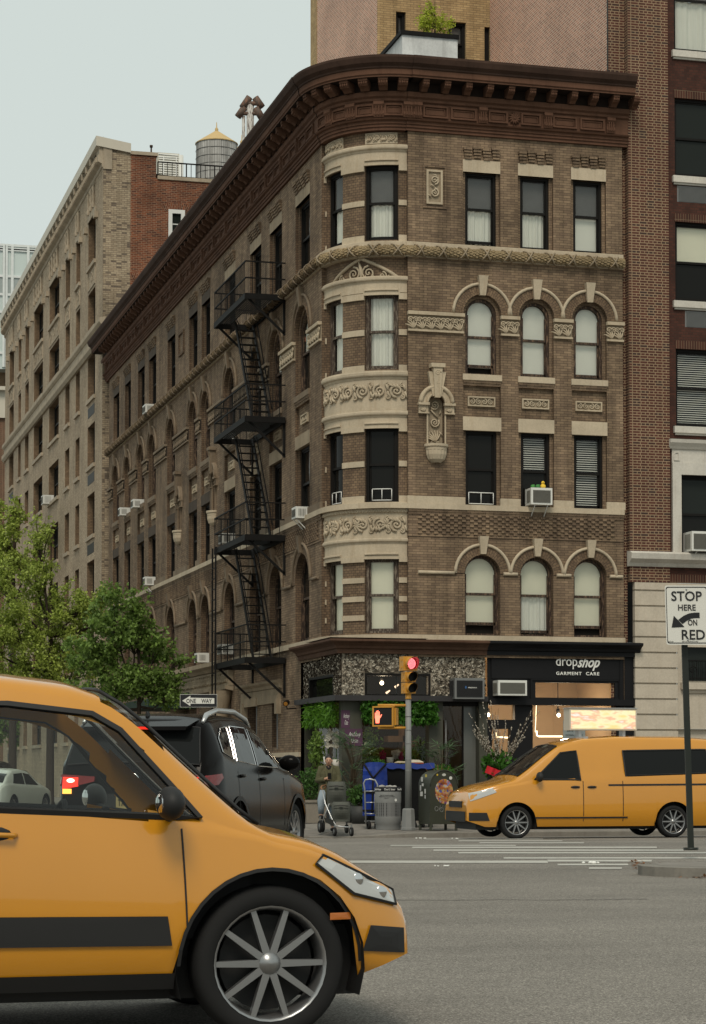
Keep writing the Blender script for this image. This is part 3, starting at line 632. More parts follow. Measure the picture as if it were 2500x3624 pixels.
for sg in (-1, 1):
    stube(cv, T, [(sc+sg*hw*t, z0+(z1-z0)*(1-t)**.75*.92+.02) for t in (0,.1,.2,.35,.5,.65,.8,.92,1)], .045, .03, 6)
    scroll(cv, T, sc+sg*.2, z0+.22, .2, .04, sg, pi/2, 1.8, .03); scroll(cv, T, sc+sg*.55, z0+.13, .12, .04, -sg, pi/2, 1.6, .022); scroll(cv, T, sc+sg*.85, z0+.09, .09, .04, sg, 0, 1.4, .02)
    for q in range(5): leaf(cv, T, sc+sg*(.1+.18*q), z0+.03, .16, pi/2-sg*(.5+.1*q), .022, .035)
leaf(cv, T, sc, z0+.05, .5, pi/2-.2, .05, .04)
cv.build('bay_carving', M['terra'], bld)
for a, b in ((radians(3)*RT, radians(31)*RT), (radians(54)*RT, radians(82)*RT)):               # carved panels under the cornice
    za_, zb = zT(509), zT(470); sweep(mb := MB(), T, a, b, [(0, za_), (.035, za_), (.035, zb), (0, zb)], 0, True); mb.build('bay_stonework', M['stone'], bld)
    cv = MB(); frieze(cv, T, a+.03, b-.03, za_+.03, zb-.02, .055, 0); cv.build('bay_carving', M['terra'], bld)
# -- main cornice
zc0, zc1 = ZwallT-.03, None
zfT, zfB = zR(1802, 372, .25), zR(1802, 446, .13)   # frieze zone
zbed = zR(1802, 352, .25); zsof = zR(1802, 303, .55); zfas = zR(1802, 291, .63); zfas1 = zR(1802, 273, .63); ztip = zR(1802, 222, .8)
za = zfB
prof = [(-.2, zc0), (.07, zc0), (.07, zc0+(za-zc0)*.27), (.10, zc0+(za-zc0)*.27), (.10, zc0+(za-zc0)*.52), (.13, zc0+(za-zc0)*.52), (.13, zc0+(za-zc0)*.75), (.19, zc0+(za-zc0)*.82), (.21, za-.02), (.12, za), (.12, zfT-.10),
        (.17, zfT-.07), (.17, zfT-.01), (.23, zfT+.03), (.24, zbed), (.15, zbed+.01), (.15, zsof), (.60, zsof), (.60, zfas-.02), (.63, zfas), (.63, zfas1), (.66, zfas1+.02), (.66, zfas1+.06), (.70, zfas1+.09), (.75, ztip-.18), (.80, ztip-.06), (.80, ztip), (.0, ztip+.03)]
mb = MB()
for S, a, b in ALL:
    d = .10 if S is T else 0
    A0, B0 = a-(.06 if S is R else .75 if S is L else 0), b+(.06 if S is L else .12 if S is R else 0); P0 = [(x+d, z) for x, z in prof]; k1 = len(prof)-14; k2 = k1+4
    sweep(mb, S, A0, B0, P0[:k1+1], 0, False, False, .12); sweep(mb, S, A0, B0, P0[k1:k2], 1, False, False, .12); sweep(mb, S, A0, B0, P0[k2-1:-7], 0, False, False, .12); sweep(mb, S, A0, B0, P0[-8:], 2, False, False, .12)  # soffit and bracket zone painted dark in place of shade
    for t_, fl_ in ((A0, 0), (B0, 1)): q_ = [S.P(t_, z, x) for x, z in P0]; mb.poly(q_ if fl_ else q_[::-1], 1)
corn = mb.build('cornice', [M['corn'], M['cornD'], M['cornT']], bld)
def bracket(S, s, w=.16, d=0.0):
    b = MB(); z1 = zsof-.002; h = zsof-zbed-.03
    P_ = [(.16, z1), (.56, z1), (.56, z1-.06), (.53, z1-.06), (.54, z1-.10), (.50, z1-.17), (.40, z1-.20), (.32, z1-.26), (.28, z1-h+.06), (.24, z1-h), (.16, z1-h)]
    for t, fl in ((s-w/2, 0), (s+w/2, 1)):
        q = [S.P(t, z, x+d) for x, z in P_]; b.poly(q if fl else q[::-1])
    for (x0, y0), (x1, y1) in zip(P_, P_[1:]): b.poly([S.P(s-w/2, y0, x0+d), S.P(s+w/2, y0, x0+d), S.P(s+w/2, y1, x1+d), S.P(s-w/2, y1, x1+d)][::-1])
    for k in range(4): b.tube([S.P(s-w/2+w*(k+.5)/4, z1-.07, .535+d), S.P(s-w/2+w*(k+.5)/4, z1-.15, .545+d)], .016, 5)
    b.build('bracket', M['corn'], corn)
for i in range(11): bracket(R, sR(1488, 300)+i*.558)
for i in range(7): bracket(T, ST*(i+.5)/7, .17, .10)
s = S1L-.35
while s > S0L+.3: bracket(L, s); s -= .60
fr = MB()
def fpanel(S, a, b, d=0.0):
    z0, z1 = za+.05, zfT-.14
    rim(fr, S, a, b, z0, z1, .045, .10+d, .17+d)
    rim(fr, S, a+.07, b-.07, z0+.07, z1-.07, .02, .10+d, .14+d)
def fconsole(S, s, d=0.0):
    z0, z1 = za+.01, zfT-.09; w = .11
    pr = [(.11, z0+.02), (.17, z0), (.20, z0+.08), (.17, z0+.16), (.18, z1-.16), (.24, z1-.08), (.22, z1), (.11, z1)]
    sweep(fr, S, s-w, s+w, [(x+d, z) for x, z in pr], 0, True)
    for k in (-.06, 0, .06): stube(fr, S, [(s+k, z0+.05), (s+k, z1-.05)], .018, .20+d, 4)
uP = [(588,705),(718,838),(895,985),(1048,1140),(1197,1310),(1325,1440)]
for a, b in uP: fpanel(R, sR(1050+a/1.33, 400), sR(1050+b/1.33, 400))
for x in (562, 868, 1174, 1468): fconsole(R, sR(1050+x/1.33, 400))
sc = sR(1050+1017/1.33, 400); zc = (za+zfT-.1)/2
for k in range(12): leaf(fr, R, sc, zc, .17, k*pi/6, .035, .14)
fr.ball(R.P(sc, zc, .15), .05, 0, 8, 5)
for i in range(4): fpanel(T, ST*i/4+.1, ST*(i+1)/4-.12, .10); fconsole(T, ST*(i+.98)/4 if i < 3 else ST-.02, .10)
s = S1L-.25
while s > S0L+1.9: fpanel(L, s-.78, s-.06); fpanel(L, s-1.58, s-.86); fconsole(L, s-1.73); s -= 1.84
fr.build('cornice_panel', M['corn'], corn)
# -- sash windows
def window(S, sl, sr, zb, zt, arch, dep, fm, up='dark', lo='dark', mid=.5, par=None, name='window', fw=.065, extra=None, open_=0.0):
    f = MB(); d0, d1 = -dep-.05, -dep+.03; r = (sr-sl)/2; sc = (sl+sr)/2; zs = zt-r if arch else zt; zm = zb+(zt-zb)*mid
    sbox(f, S, sl, sl+fw, zb, zs, d0, d1); sbox(f, S, sr-fw, sr, zb, zs, d0, d1); sbox(f, S, sl+fw, sr-fw, zb, zb+.05, d0, d1)
    if arch: archband(f, S, sc, zs, r-fw, r, d0, d1, 0, 14)
    else: sbox(f, S, sl+fw, sr-fw, zt-fw, zt, d0, d1)
    a, b = sl+fw, sr-fw; k = .035; e0, e1 = d0+.01, d1-.035
    sbox(f, S, a, a+k, zm, zs, e0, e1); sbox(f, S, b-k, b, zm, zs, e0, e1); sbox(f, S, a, b, zm-.03, zm+.03, e0, e1+.012)
    sbox(f, S, a, a+k, zb+.05, zm, e0-.03, e1-.03); sbox(f, S, b-k, b, zb+.05, zm, e0-.03, e1-.03); sbox(f, S, a, b, zb+.05+open_, zb+.12+open_, e0-.03, e1-.03)
    if not arch: sbox(f, S, a, b, zt-fw-.04, zt-fw, e0, e1)
    w = f.build(name, fm, par or bld)
    def pane(z0, z1, d, kind, top):
        g = MB()
        def fill(mb, d_):
            if top and arch:
                A = archpts(sc, zs, r-fw, 12); mb.poly([S.P(a, z0, d_), S.P(b, z0, d_)]+[S.P(x, z, d_) for x, z in A])
            else: rect(mb, S, a, b, z0, z1, d_)
        fill(g, d); g.build('pane', M['glassD'] if kind == 'dark' else M['glassR'] if kind == 'refl' else M['glassC'], w)
        if kind in ('dark', 'refl'): return
        h = MB(); mt = {'shade': 'shade', 'cream': 'shadeY', 'screen': 'shadeG', 'blind': 'shade', 'drape': 'shade'}[kind]
        if kind == 'blind':
            n = max(3, int((z1-z0)/.055))
            for i in range(n):
                zz = z0+(z1-z0)*(i+.5)/n; h.poly([S.P(a, zz-.012, d-.05), S.P(b, zz-.012, d-.05), S.P(b, zz+.014, d-.085), S.P(a, zz+.014, d-.085)])
            rect(h, S, a, b, z0, z1, d-.14, 1)
        elif kind == 'drape':
            n = 18; q = [a+(b-a)*i/n for i in range(n+1)]
            for i in range(n):
                o = lambda j: d-.06-.02*sin(j*1.9)-.012*sin(j*.8+1); h.poly([S.P(q[i], z0, o(i)), S.P(q[i+1], z0, o(i+1)), S.P(q[i+1], z1, o(i+1)), S.P(q[i], z1, o(i))])
        else: fill(h, d-.06)
        h.build({'blind': 'window_blind', 'drape': 'curtain'}.get(kind, 'roller_shade'), [M[mt], M['room']], w)
    pane(zm, zt, (e0+e1)/2, up, True)
    if open_: rect(g := MB(), S, a, b, zb+.05, zb+.06+open_, e0-.1); g.build('opening', M['room'], w)
    pane(zb+.05+open_, zm, (e0+e1)/2-.03, lo, False)
    return w
i = .085
F5 = [('screen', 'drape', .07), ('screen', 'drape', 0), ('screen', 'shade', 0)]
for k, (sl, sr) in enumerate(RC):
    window(R, sl+i, sr-i, Z5b, Z5t, False, .17, M['frame'], *F5[k][:2], .52, open_=F5[k][2])
    window(R, sl+i, sr-i, Z4b, Z4sp+(sr-sl)/2-i, True, .17, M['peel'], 'shade', 'shade', .5, open_=(.16, .0, .04)[k])
    window(R, sl+i, sr-i, Z3b, Z3t, False, .17, M['frame'], ('dark', 'blind', 'blind')[k], ('dark', 'dark', 'blind')[k], .49)
    window(R, sl+.03, sr-.03, Z2b, Z2sp+(sr-sl-.06)/2, True, .19, M['peel'], 'cream', ('cream', 'drape', 'cream')[k], .52, open_=(.22, .04, .18)[k])
rw = random.Random(5)
for k, (sl, sr) in enumerate(LC):
    window(L, sl+i, sr-i, Z5b, Z5t, False, .17, M['frame'], 'dark', 'dark', .5); window(L, sl+i, sr-i, Z4b, Z4sp+(sr-sl)/2-i, True, .17, M['peel'], 'shade' if k < 3 else 'refl', 'dark', .5)
    window(L, sl+i, sr-i, Z3b, Z3t, False, .17, M['frame'], 'dark', 'dark', .5); window(L, sl+.03, sr-.03, Z2b, Z2sp+(sr-sl-.06)/2, True, .19, M['peel'], 'dark', 'dark', .5)
TK = [('screen', 'drape', 'frame'), ('drape', 'drape', 'peelL'), ('dark', 'dark', 'frame'), ('cream', 'cream', 'peelL')]
for (zt, zb), (u_, l_, f_) in zip(TR, TK):
    for a, b in TW: window(T, a, b, zb, zt, False, .13, M[f_], u_, l_, .5, fw=.085)
for z0, zt_, S, sl, sr in ((Z3b, .62, R, *RC[0]), (TR[2][1], .62, T, *TW[0]), (TR[2][1], .62, T, *TW[1])):      # window guards on the fourth storey
    g = MB(); a, b = sl+.17, sr-.17; d = -.10
    for z in (z0+.06, z0+.34): g.tube([S.P(a+(b-a)*q/4, z, d) for q in range(5)], .013, 5)
    for q in range(3): x = a+(b-a)*q/2; g.tube([S.P(x, z0+.06, d), S.P(x, z0+.34, d)], .011, 5)
    g.build('window_guard', M['wpaint'], bld)
# ================================================================ GROUND
KY, KX, RK = 45.886, 9.6, 3.0
CROWN = .28
def zroad(y): return CROWN*min(1.0, max(0.0, (KY-y)/(KY-33.0)))
def atR(u, v, up=0.0):                              # photo pixel -> point on the cambered avenue
    z = 0.0
    for _ in range(12): z = zroad(atZ(u, v, z+up).y)
    return atZ(u, v, z+up)
mb = MB(); ys = [-60, 33, KY, 420]
for a, b in zip(ys, ys[1:]): mb.poly([(-260,a,zroad(a)), (320,a,zroad(a)), (320,b,zroad(b)), (-260,b,zroad(b))])
tag(mb.build('road', M['road'], org=(0,0,0)), kind='structure')
path = [(90, KY)]+[(x, KY) for x in (60, 40, 30, 24, 20, 18, 16.5, 15.2, 14.4, 13.6)]
path += [(KX+RK-RK*sin(t), KY+RK-RK*cos(t)) for t in [i*pi/2/10 for i in range(11)]]+[(KX, y) for y in (49.6, 52, 56, 64, 80, 110, 150, 260)]
def inner(p):
    x, y = p
    if y <= KY+.01 and x > Xl+.3: return (x, Yf+.4)
    if x <= KX+.01 and y > Yf+.3: return (Xl+.4, y)
    return (Xl+.4, Yf+.4)
def ktop(p): return .112-.092*max(0.0, 1-abs(p[0]-11.9)/1.9) if p[1] < KY+1.2 else .112
sw = MB(); kb = MB()
def lerp(p, q, d): v = Vector((q[0]-p[0], q[1]-p[1])); L_ = v.length; return (p[0]+v.x/L_*d, p[1]+v.y/L_*d)
def nrm2(i):
    a = Vector(path[max(i-1, 0)]); b = Vector(path[min(i+1, len(path)-1)]); t = (b-a).normalized(); return Vector((t.y, -t.x)) 
rows = []
for i, p in enumerate(path):
    n = -nrm2(i); n = n if n.dot(Vector(inner(p))-Vector(p)) > 0 else -n
    q = (p[0]+n.x*.16, p[1]+n.y*.16); r_ = (p[0]+n.x*1.7, p[1]+n.y*1.7); h = ktop(p)
    rows.append([(p[0], p[1], -.05), (p[0], p[1], h-.015), (p[0]+n.x*.015, p[1]+n.y*.015, h), (*q, h+.002), (*r_, .125), (*inner(p), .20)])
for a, b in zip(rows, rows[1:]):
    for k in range(3): kb.poly([a[k], b[k], b[k+1], a[k+1]])
    for k in (3, 4): sw.poly([a[k], b[k], b[k+1], a[k+1]])
tag(kb.build('kerb', M['kerb']), kind='structure'); tag(sw.build('pavement', M['sidewalk']), kind='structure')
# far pavement across the side street, seen under the trees
mb = MB(); mb.box(-10, -1.2, 50, 260, -.05, .11); tag(mb.build('pavement', M['sidewalk']), kind='structure')
# pedestrian island at the right
isl = MB(); c0 = atR(2262, 3062, .11); zi = c0.z-.11; nx = []
for i in range(13):
    t = pi/2+pi*i/12; nx.append((c0.x+1.35+1.35*cos(t), c0.y-.1+.95*sin(t)))
nx = [(c0.x+9, c0.y+.85)]+nx+[(c0.x+9, c0.y-1.05)]
def ins(p, k): return (c0.x+1.35+(p[0]-c0.x-1.35)*(k if p[0] < c0.x+1.35 else 1), c0.y-.1+(p[1]-c0.y+.1)*k)
for a, b in zip(nx, nx[1:]):
    isl.poly([(*a,zi-.15), (*b,zi-.15), (*b,zi+.105), (*a,zi+.105)]); isl.poly([(*a,zi+.105), (*b,zi+.105), (*ins(b,.86),zi+.115), (*ins(a,.86),zi+.115)])
tag(isl.build('kerb', M['kerb']), kind='structure')
mb = MB(); mb.poly([(*ins(p,.86),zi+.116) for p in nx]); tag(mb.build('pavement', M['sidewalk']), kind='structure')
# road paint
mb = MB()
def stripe(y, u0, u1, h):
    v = 2900+y/1.33; a = atR(1300+u0/1.33, v-h/2.66, .005); b = atR(1300+u1/1.33, v-h/2.66, .005); c = atR(1300+u1/1.33, v+h/2.66, .005); d = atR(1300+u0/1.33, v+h/2.66, .005)
    n = max(2, int((b-a).length/.35)); r_ = random.Random(int(y)); 
    J = lambda p: Vector((p.x, p.y, zroad(p.y)+.005)); P1 = [J(a.lerp(b, i/n)+Vector((0, r_.uniform(-.02,.02), 0))) for i in range(n+1)]; P2 = [J(d.lerp(c, i/n)+Vector((0, r_.uniform(-.02,.02), 0))) for i in range(n+1)]
    for i in range(n): mb.poly([P2[i], P2[i+1], P1[i+1], P1[i]])
for q in ((92,270,830,3), (101,430,920,3.5), (110,530,1020,4), (122,110,700,3.5), (131,212,1365,6), (144.5,312,1490,6), (156.5,428,1640,6), (181,642,1640,6.5), (212,895,1228,7), (229,1045,1200,7)): stripe(*q)
stripe(199, -420, 850, 11); stripe(194, 850, 1340, 9)
tag(mb.build('road_marking', M['paint']), kind='structure')
mh = MB(); q_ = atZ(1690, 3330, .003); mh.lathe((q_.x, q_.y, .003), [(0,.0),(.30,.0),(.32,.001),(.36,.0),(.38,-.003)], 28); tag(mh.build('manhole_cover', plain('cast_iron', (.045,.042,.04), .6, .4, .4, .4, 20), org=q_), 'round iron manhole cover set in the asphalt', 'manhole cover') if False else None
cr = MB(); rr = random.Random(11)                 # sealed cracks in the asphalt
for (x0, y0), (x1, y1) in (((540,235),(1560,388)), ((0,378),(1300,372)), ((900,330),(1500,420))):
    a = atR(1300+x0/1.33, 2900+y0/1.33, .004); b = atR(1300+x1/1.33, 2900+y1/1.33, .004); n = 60; pts = []
    off = 0
    for i in range(n+1): off += rr.uniform(-.03,.03); q_ = a.lerp(b, i/n)+Vector((0, off, 0)); q_.z = zroad(q_.y)+.004; pts.append(q_)
    for i in range(n): cr.poly([pts[i]-Vector((0,.014,0)), pts[i+1]-Vector((0,.014,0)), pts[i+1]+Vector((0,.014,0)), pts[i]+Vector((0,.014,0))])
tag(cr.build('road_crack', M['iron']), kind='structure')
# ================================================================ TAN APARTMENT BUILDING (far left) with red side wall
YT = 90.3; Xt = atY(362, 1600, YT).x
LT = Flat((Xt, 0, 0), (0,-1,0), (-1,0,0)); tan_ = thing('apartment_building', 'long tan brick apartment block with cream cornice and orange red side wall', 'building', (Xt, YT, 0))
sT = lambda u, v=1600: -atX(u, v, Xt).y
zTn = lambda v, u=323, d=0: atX(u, v, Xt-d).z
TC = [(310.6,336,1),(268,282,0),(231,246,0),(174,208,2),(120,151,2),(89,101.5,0),(65,74,0),(33.5,48.6,1)]
TRW = [(779,941),(1033,1168),(1260,1411),(1503,1649),(1748,1897),(1985,2135),(2230,2380),(2470,2620)]
sE0, sE1 = sT(18), -YT; zTop = zTn(600, 362)
ops = []
for (a, b, k) in TC:
    for (t, q) in TRW: ops.append((sT(a), sT(b), zTn(q), zTn(t), False))
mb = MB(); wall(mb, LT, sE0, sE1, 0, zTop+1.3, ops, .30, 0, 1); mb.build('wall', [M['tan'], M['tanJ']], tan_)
for (a, b, k) in TC:
    for ri, (t, q) in enumerate(TRW):
        sl, sr, zb, zt = sT(a), sT(b), zTn(q), zTn(t)
        f = MB(); n = 2 if k == 2 else 1; dv = (sr-sl)/n; zm = (zb+zt)/2
        for i_ in range(n):
            x0, x1 = sl+dv*i_, sl+dv*(i_+1)
            sbox(f, LT, x0, x0+.07, zb, zt, -.34, -.26); sbox(f, LT, x1-.07, x1, zb, zt, -.34, -.26); sbox(f, LT, x0+.07, x1-.07, zt-.08, zt, -.34, -.27); sbox(f, LT, x0+.07, x1-.07, zb, zb+.08, -.34, -.27); sbox(f, LT, x0+.07, x1-.07, zm-.03, zm+.03, -.34, -.265)
            if ri >= 3 and k: 
                for m_ in (.33, .66): sbox(f, LT, x0+(x1-x0)*m_-.012, x0+(x1-x0)*m_+.012, zm+.03, zt-.08, -.335, -.28)
        w_ = f.build('window', M['frameB'], tan_)
        g = MB(); rect(g, LT, sl+.05, sr-.05, zb+.05, zt-.05, -.31); g.build('pane', M['glassR'] if (ri+k) % 3 == 0 else M['glassD'], w_)
        g = MB(); sbox(g, LT, sl-.12, sr+.12, zb-.16, zb, -.05, .09); g.build('window_sill', M['tstone'], tan_)
        if ri == 0:                                # moulded heads with finials
            g = MB(); sbox(g, LT, sl-.06, sr+.06, zt, zt+.28, -.05, .05); mm = 2+k
            for i_ in range(mm):
                x = sl+(sr-sl)*(i_+.5)/mm; g.lathe(LT.P(x, zt+.28, .05), [(.08,0),(.10,.15),(.05,.3),(.09,.5),(.06,.7),(.10,.85),(.02,1.0)], 7)
            if k:
                zc_ = zt+1.2; r_ = (sr-sl)*.42
                for i_ in range(3): roundband(g, LT, (sl+sr)/2, zc_, r_*(1-.28*i_), .035, .02, 0, 12, 0, pi, 5)
            g.build('window_head', M['tstone'], tan_)
            for x in (sl-.55, sr+.3): g = MB(); sbox(g, LT, x, x+.35, zt-.35, zt-.1, 0, .16); g.build('pier_cap', M['tstone'], tan_)
        if ri == 1 or (ri >= 2 and k == 1):
            g = MB(); hh = (.9 if ri == 1 else .42); zz = zt+.12 if ri == 1 else zb-.75
            if ri == 1:
                rim(g, LT, sl, sr, zz, zz+hh, .07, -.1, .04)
                for i_ in range(1+2*(k == 2)): scroll(g, LT, sl+(sr-sl)*(i_+.5)/(1+2*(k == 2)), zz+hh/2, .28, .0, 1, 0, 1.5, .04)
            else: sbox(g, LT, sl+.1, sr-.1, zz, zz+hh, -.1, .01)
            g.build('carved_panel' if ri == 1 else 'vent_grille', M['tstone'] if ri == 1 else M['frameB'], tan_)
def tcourse(v0, v1, d, nm='belt_course', mat='tstone', u=362):
    z1, z0 = zTn(v0, u), zTn(v1, u); g = MB(); sweep(g, LT, sE0-.1, sE1+d*.8, [(-.1, z0), (d*.5, z0), (d, z0+(z1-z0)*.4), (d, z1), (-.1, z1+.05)], 0, True); g.build(nm, M[mat], tan_)
tcourse(1128, 1150, .16); tcourse(1150, 1181, .05); tcourse(1181, 1210, .18)
zc0_ = zTn(596, 362); zc1_ = zTn(518, 340, .3); zc2_ = zTn(487.5, 338, .3)
g = MB(); sweep(g, LT, sE0-.3, sE1, [(-.1, zc0_-.1), (.05, zc0_), (.06, zc0_+.12), (.22, zc0_+.2), (.24, zc0_+.45), (.16, zc0_+.5), (.16, zc1_), (-.1, zc1_)], 0, True)
s = sE0
while s < sE1-.3: sbox(g, LT, s, s+.09, zc0_+.22, zc0_+.42, .2, .28); s += .2
cr_ = g.build('cornice', M['tstone'], tan_)
s = sE0; g = MB()
while s < sE1-1.0: rim(g, LT, s+.14, s+1.02, zc0_+.6, zc1_-.12, .08, .14, .21); sbox(g, LT, s-.1, s+.1, zc0_+.5, zc1_-.02, .14, .29); s += 1.22
g.build('cornice_panel', M['tstone'], cr_)
xa, xb = Xt, atY(461.5, 1000, YT).x; xr = xa+16
capz = zc1_
g = MB(); g.hexa([(Xt-.31, -sE0, capz), (Xt-.31, YT-.1, capz), (xb, YT-.1, capz-.2), (xb, -sE0, capz-.2), (Xt-.31, -sE0, zc2_), (Xt-.31, YT-.1, zc2_), (xb, YT-.1, zc2_-.22), (xb, -sE0, zc2_-.22)][::1]); g.build('parapet_cap', M['cap'], tan_)
SY = Flat((0, YT, 0), (1,0,0), (0,-1,0)); zY = lambda u, v: atY(u, v, YT).z; xY = lambda u, v=700: atY(u, v, YT).x
g = MB(); rect(g, SY, xa, xb, 0, capz, 0); rect(g, LT, sE1-.01, sE1, 0, zTop, .005); g.build('side_wall', M['tanS'], tan_)
g = MB(); sbox(g, SY, xa, xa+.36, zY(365, 598), capz, 0, .05); g.build('corner_stone', M['tstone'], tan_)
z1_, z2_ = zY(500, 549), zY(560, 632); xs = xY(553); wn_ = [(xY(597), xY(655), zY(620, 905), zY(620, 742), False), (xY(486), xY(540), zY(500, 1140), zY(500, 985), False)]
g = MB(); wall(g, SY, xb, xr, 0, z2_, [o for o in wn_], .12, 0); rect(g, SY, xb, xs, z2_, z1_); g.poly([(xs,YT,z2_), (xs,YT+.4,z2_), (xs,YT+.4,z1_), (xs,YT,z1_)]); so_ = g.build('side_wall', M['red'], tan_); so_['label'] = 'orange red brick side wall'
g = MB(); g.box(xb-.02, xs+.06, YT-.06, YT+.4, z1_, z1_+.14); g.box(xs+.06, xr, YT-.06, YT+.4, z2_-.03, z2_+.12); g.build('parapet_cap', M['tstone'], tan_)
for (a, b, zb, zt, _) in wn_:
    f = MB(); rim(f, SY, a, b, zb, zt, .16, -.1, .03); zm = (zb+zt)/2; sbox(f, SY, a+.16, b-.16, zm-.05, zm+.05, -.1, -.02); sbox(f, SY, a+.16, b-.16, zt-.62, zt-.58, -.1, -.03); archband(f, SY, (a+b)/2, zt-.45, .86, 1.0, -.05, .02, 0, 10, radians(50), radians(130)) if False else None
    o = f.build('window', M['wpaint'], tan_); g = MB(); rect(g, SY, a+.1, b-.1, zb+.1, zt-.1, -.06); g.build('pane', M['glassR'], o)
    g = MB(); archband(g, SY, (a+b)/2, zt-1.0, 1.02, 1.32, 0, .02, 0, 10, radians(62 if (b-a) < 1.1 else 50), radians(118 if (b-a) < 1.1 else 130)); g.build('brick_arch', M['red'], tan_)
g = MB(); g.poly([(Xt, YT, zTop), (xr, YT, z2_-.5), (xr, -sE0, z2_-.5), (Xt, -sE0, zTop)]); g.poly([(Xt,-sE0,0), (Xt,-sE0,zTop), (xr,-sE0,zTop), (xr,-sE0,0)]); g.build('roof', M['iron'], tan_)
# roof railing, louvred plant, masts, tanks
rl = thing('roof_railing', 'black iron railing along the top of the orange red brick wall', 'railing', (xs+.2, YT+.1, z2_+.12))
g = MB(); zr_ = z2_+.12; g.bar((xs+.1, YT+.15, zr_+.62), (xr, YT+.15, zr_+.62), .05, .05); g.bar((xs+.1, YT+.15, zr_+.05), (xr, YT+.15, zr_+.05), .04, .04); g.build('rail', M['iron'], rl)
g = MB(); x = xs+.1
while x < xr-8: g.bar((x, YT+.15, zr_), (x, YT+.15, zr_+.62), .025 if int((x-xs)*5) % 6 else .05, .025); x += .2
g.build('baluster', M['iron'], rl)
pl = thing('rooftop_cooling_unit', 'white louvred rooftop cooling unit behind the black railing', 'roof unit', atD(598, 640, 104))
a, b = atD(556, 640, 104), atD(636, 640, 104); zt = atD(600, 542, 104).z; g = MB(); g.box(a.x, b.x, a.y-.2, a.y+3, a.z-3, zt); g.build('casing', M['cap'], pl)
g = MB(); z = a.z-1
while z < zt-.08: g.hexa([(a.x+.05,a.y-.24,z), (b.x-.05,a.y-.24,z), (b.x-.05,a.y-.2,z), (a.x+.05,a.y-.2,z), (a.x+.05,a.y-.22,z+.05), (b.x-.05,a.y-.22,z+.05), (b.x-.05,a.y-.2,z+.05), (a.x+.05,a.y-.2,z+.05)]); z += .11
g.build('louvre', M['acw'], pl)
fl = MB(); p = atD(641, 600, 104); fl.tube([(p.x, p.y, p.z-4), (p.x, p.y, atD(641, 550, 104).z)], .12, 10); fl.build('duct', M['acw'], pl)
hr = thing('roof_railing', 'thin pale guard rail above the cream cornice and red wall', 'railing', atD(470, 545, 97))
g = MB()
for v in (536, 546): g.tube([atD(464, v-1, 97), atD(630, v+16, 97)], .02, 5)
for u in (465, 500, 540, 580, 625): q = atD(u, 540+(u-464)*.1, 97); g.tube([q, q-Vector((0,0,2.2))], .02, 5)
g.build('rail', M['wpaint'], hr)
ms = thing('roof_mast', 'short stubby mast with a lamp above the red brick wall', 'mast', atD(536, 545, 98)); g = MB(); g.tube([atD(535, 620, 98), atD(536, 522, 98)], [.045, .035], 6); g.tube([atD(536, 522, 98), atD(536, 514, 98)], .07, 8); g.build('pole', M['rust'], ms)
def tank(nm, lab, uc, hw, vt, vc, vb, D):
    c = atD(uc, vb, D); r_ = hw*D/FPX; ze = atD(uc, vc, D).z; zt = atD(uc, vt, D).z; zb_ = c.z-1.2; t = thing('water_tank', lab, 'water tank', (c.x, c.y, zTop), 0, 'rooftop water tanks')
    g = MB(); n = 40
    for i in range(n):
        a0, a1 = 2*pi*i/n, 2*pi*(i+1)/n; rr_ = r_*(1+.006*(i % 3))
        g.poly([(c.x+rr_*1.02*cos(a0), c.y+rr_*1.02*sin(a0), zb_), (c.x+rr_*1.02*cos(a1), c.y+rr_*1.02*sin(a1), zb_), (c.x+rr_*cos(a1), c.y+rr_*sin(a1), ze), (c.x+rr_*cos(a0), c.y+rr_*sin(a0), ze)])
    g.build('barrel', M['tankwood'], t)
    g = MB()
    for i in range(7): zz = zb_+(ze-zb_)*(.08+.13*i); g.lathe((c.x, c.y, zz), [(r_*1.02,-.02),(r_*1.035,0),(r_*1.02,.02)], 40)
    g.build('hoop', M['hoop'], t)
    g = MB(); g.lathe((c.x, c.y, ze-.03), [(r_*1.05,-.04),(r_*1.06,0),(r_*.1,(zt-ze)*.78),(.0,(zt-ze)*.8)], 24, 0, 'Z', False); g.lathe((c.x, c.y, ze+(zt-ze)*.76), [(.09,0),(.09,.12),(.03,.2),(.02,.45),(0,.5)], 8); g.build('roof', M['tankroof'], t)
    g = MB()
    for sx in (-.7,.7):
        for sy in (-.7,.7): g.box(c.x+sx*r_-.1, c.x+sx*r_+.1, c.y+sy*r_-.1, c.y+sy*r_+.1, zTop-2, zb_)
    g.build('leg', M['iron'], t)
M['tankwood'] = brickmat('grey_tank_staves', (.46,.45,.43), (.36,.35,.33), (.22,.215,.20), .12, 30, .012, .35); M['hoop'] = plain('tank_hoop', (.12,.115,.11), .6, .4); M['tankroof'] = plain('yellow_tank_roof', (.50,.36,.17), .7, 0, .2, .1)
tank('a', 'large grey timber water tank with yellow conical roof behind the railing', 767, 72, 448, 507, 640, 118); tank('b', 'small water tank half hidden beside the horn topped pole', 856, 28, 500, 530, 640, 121)
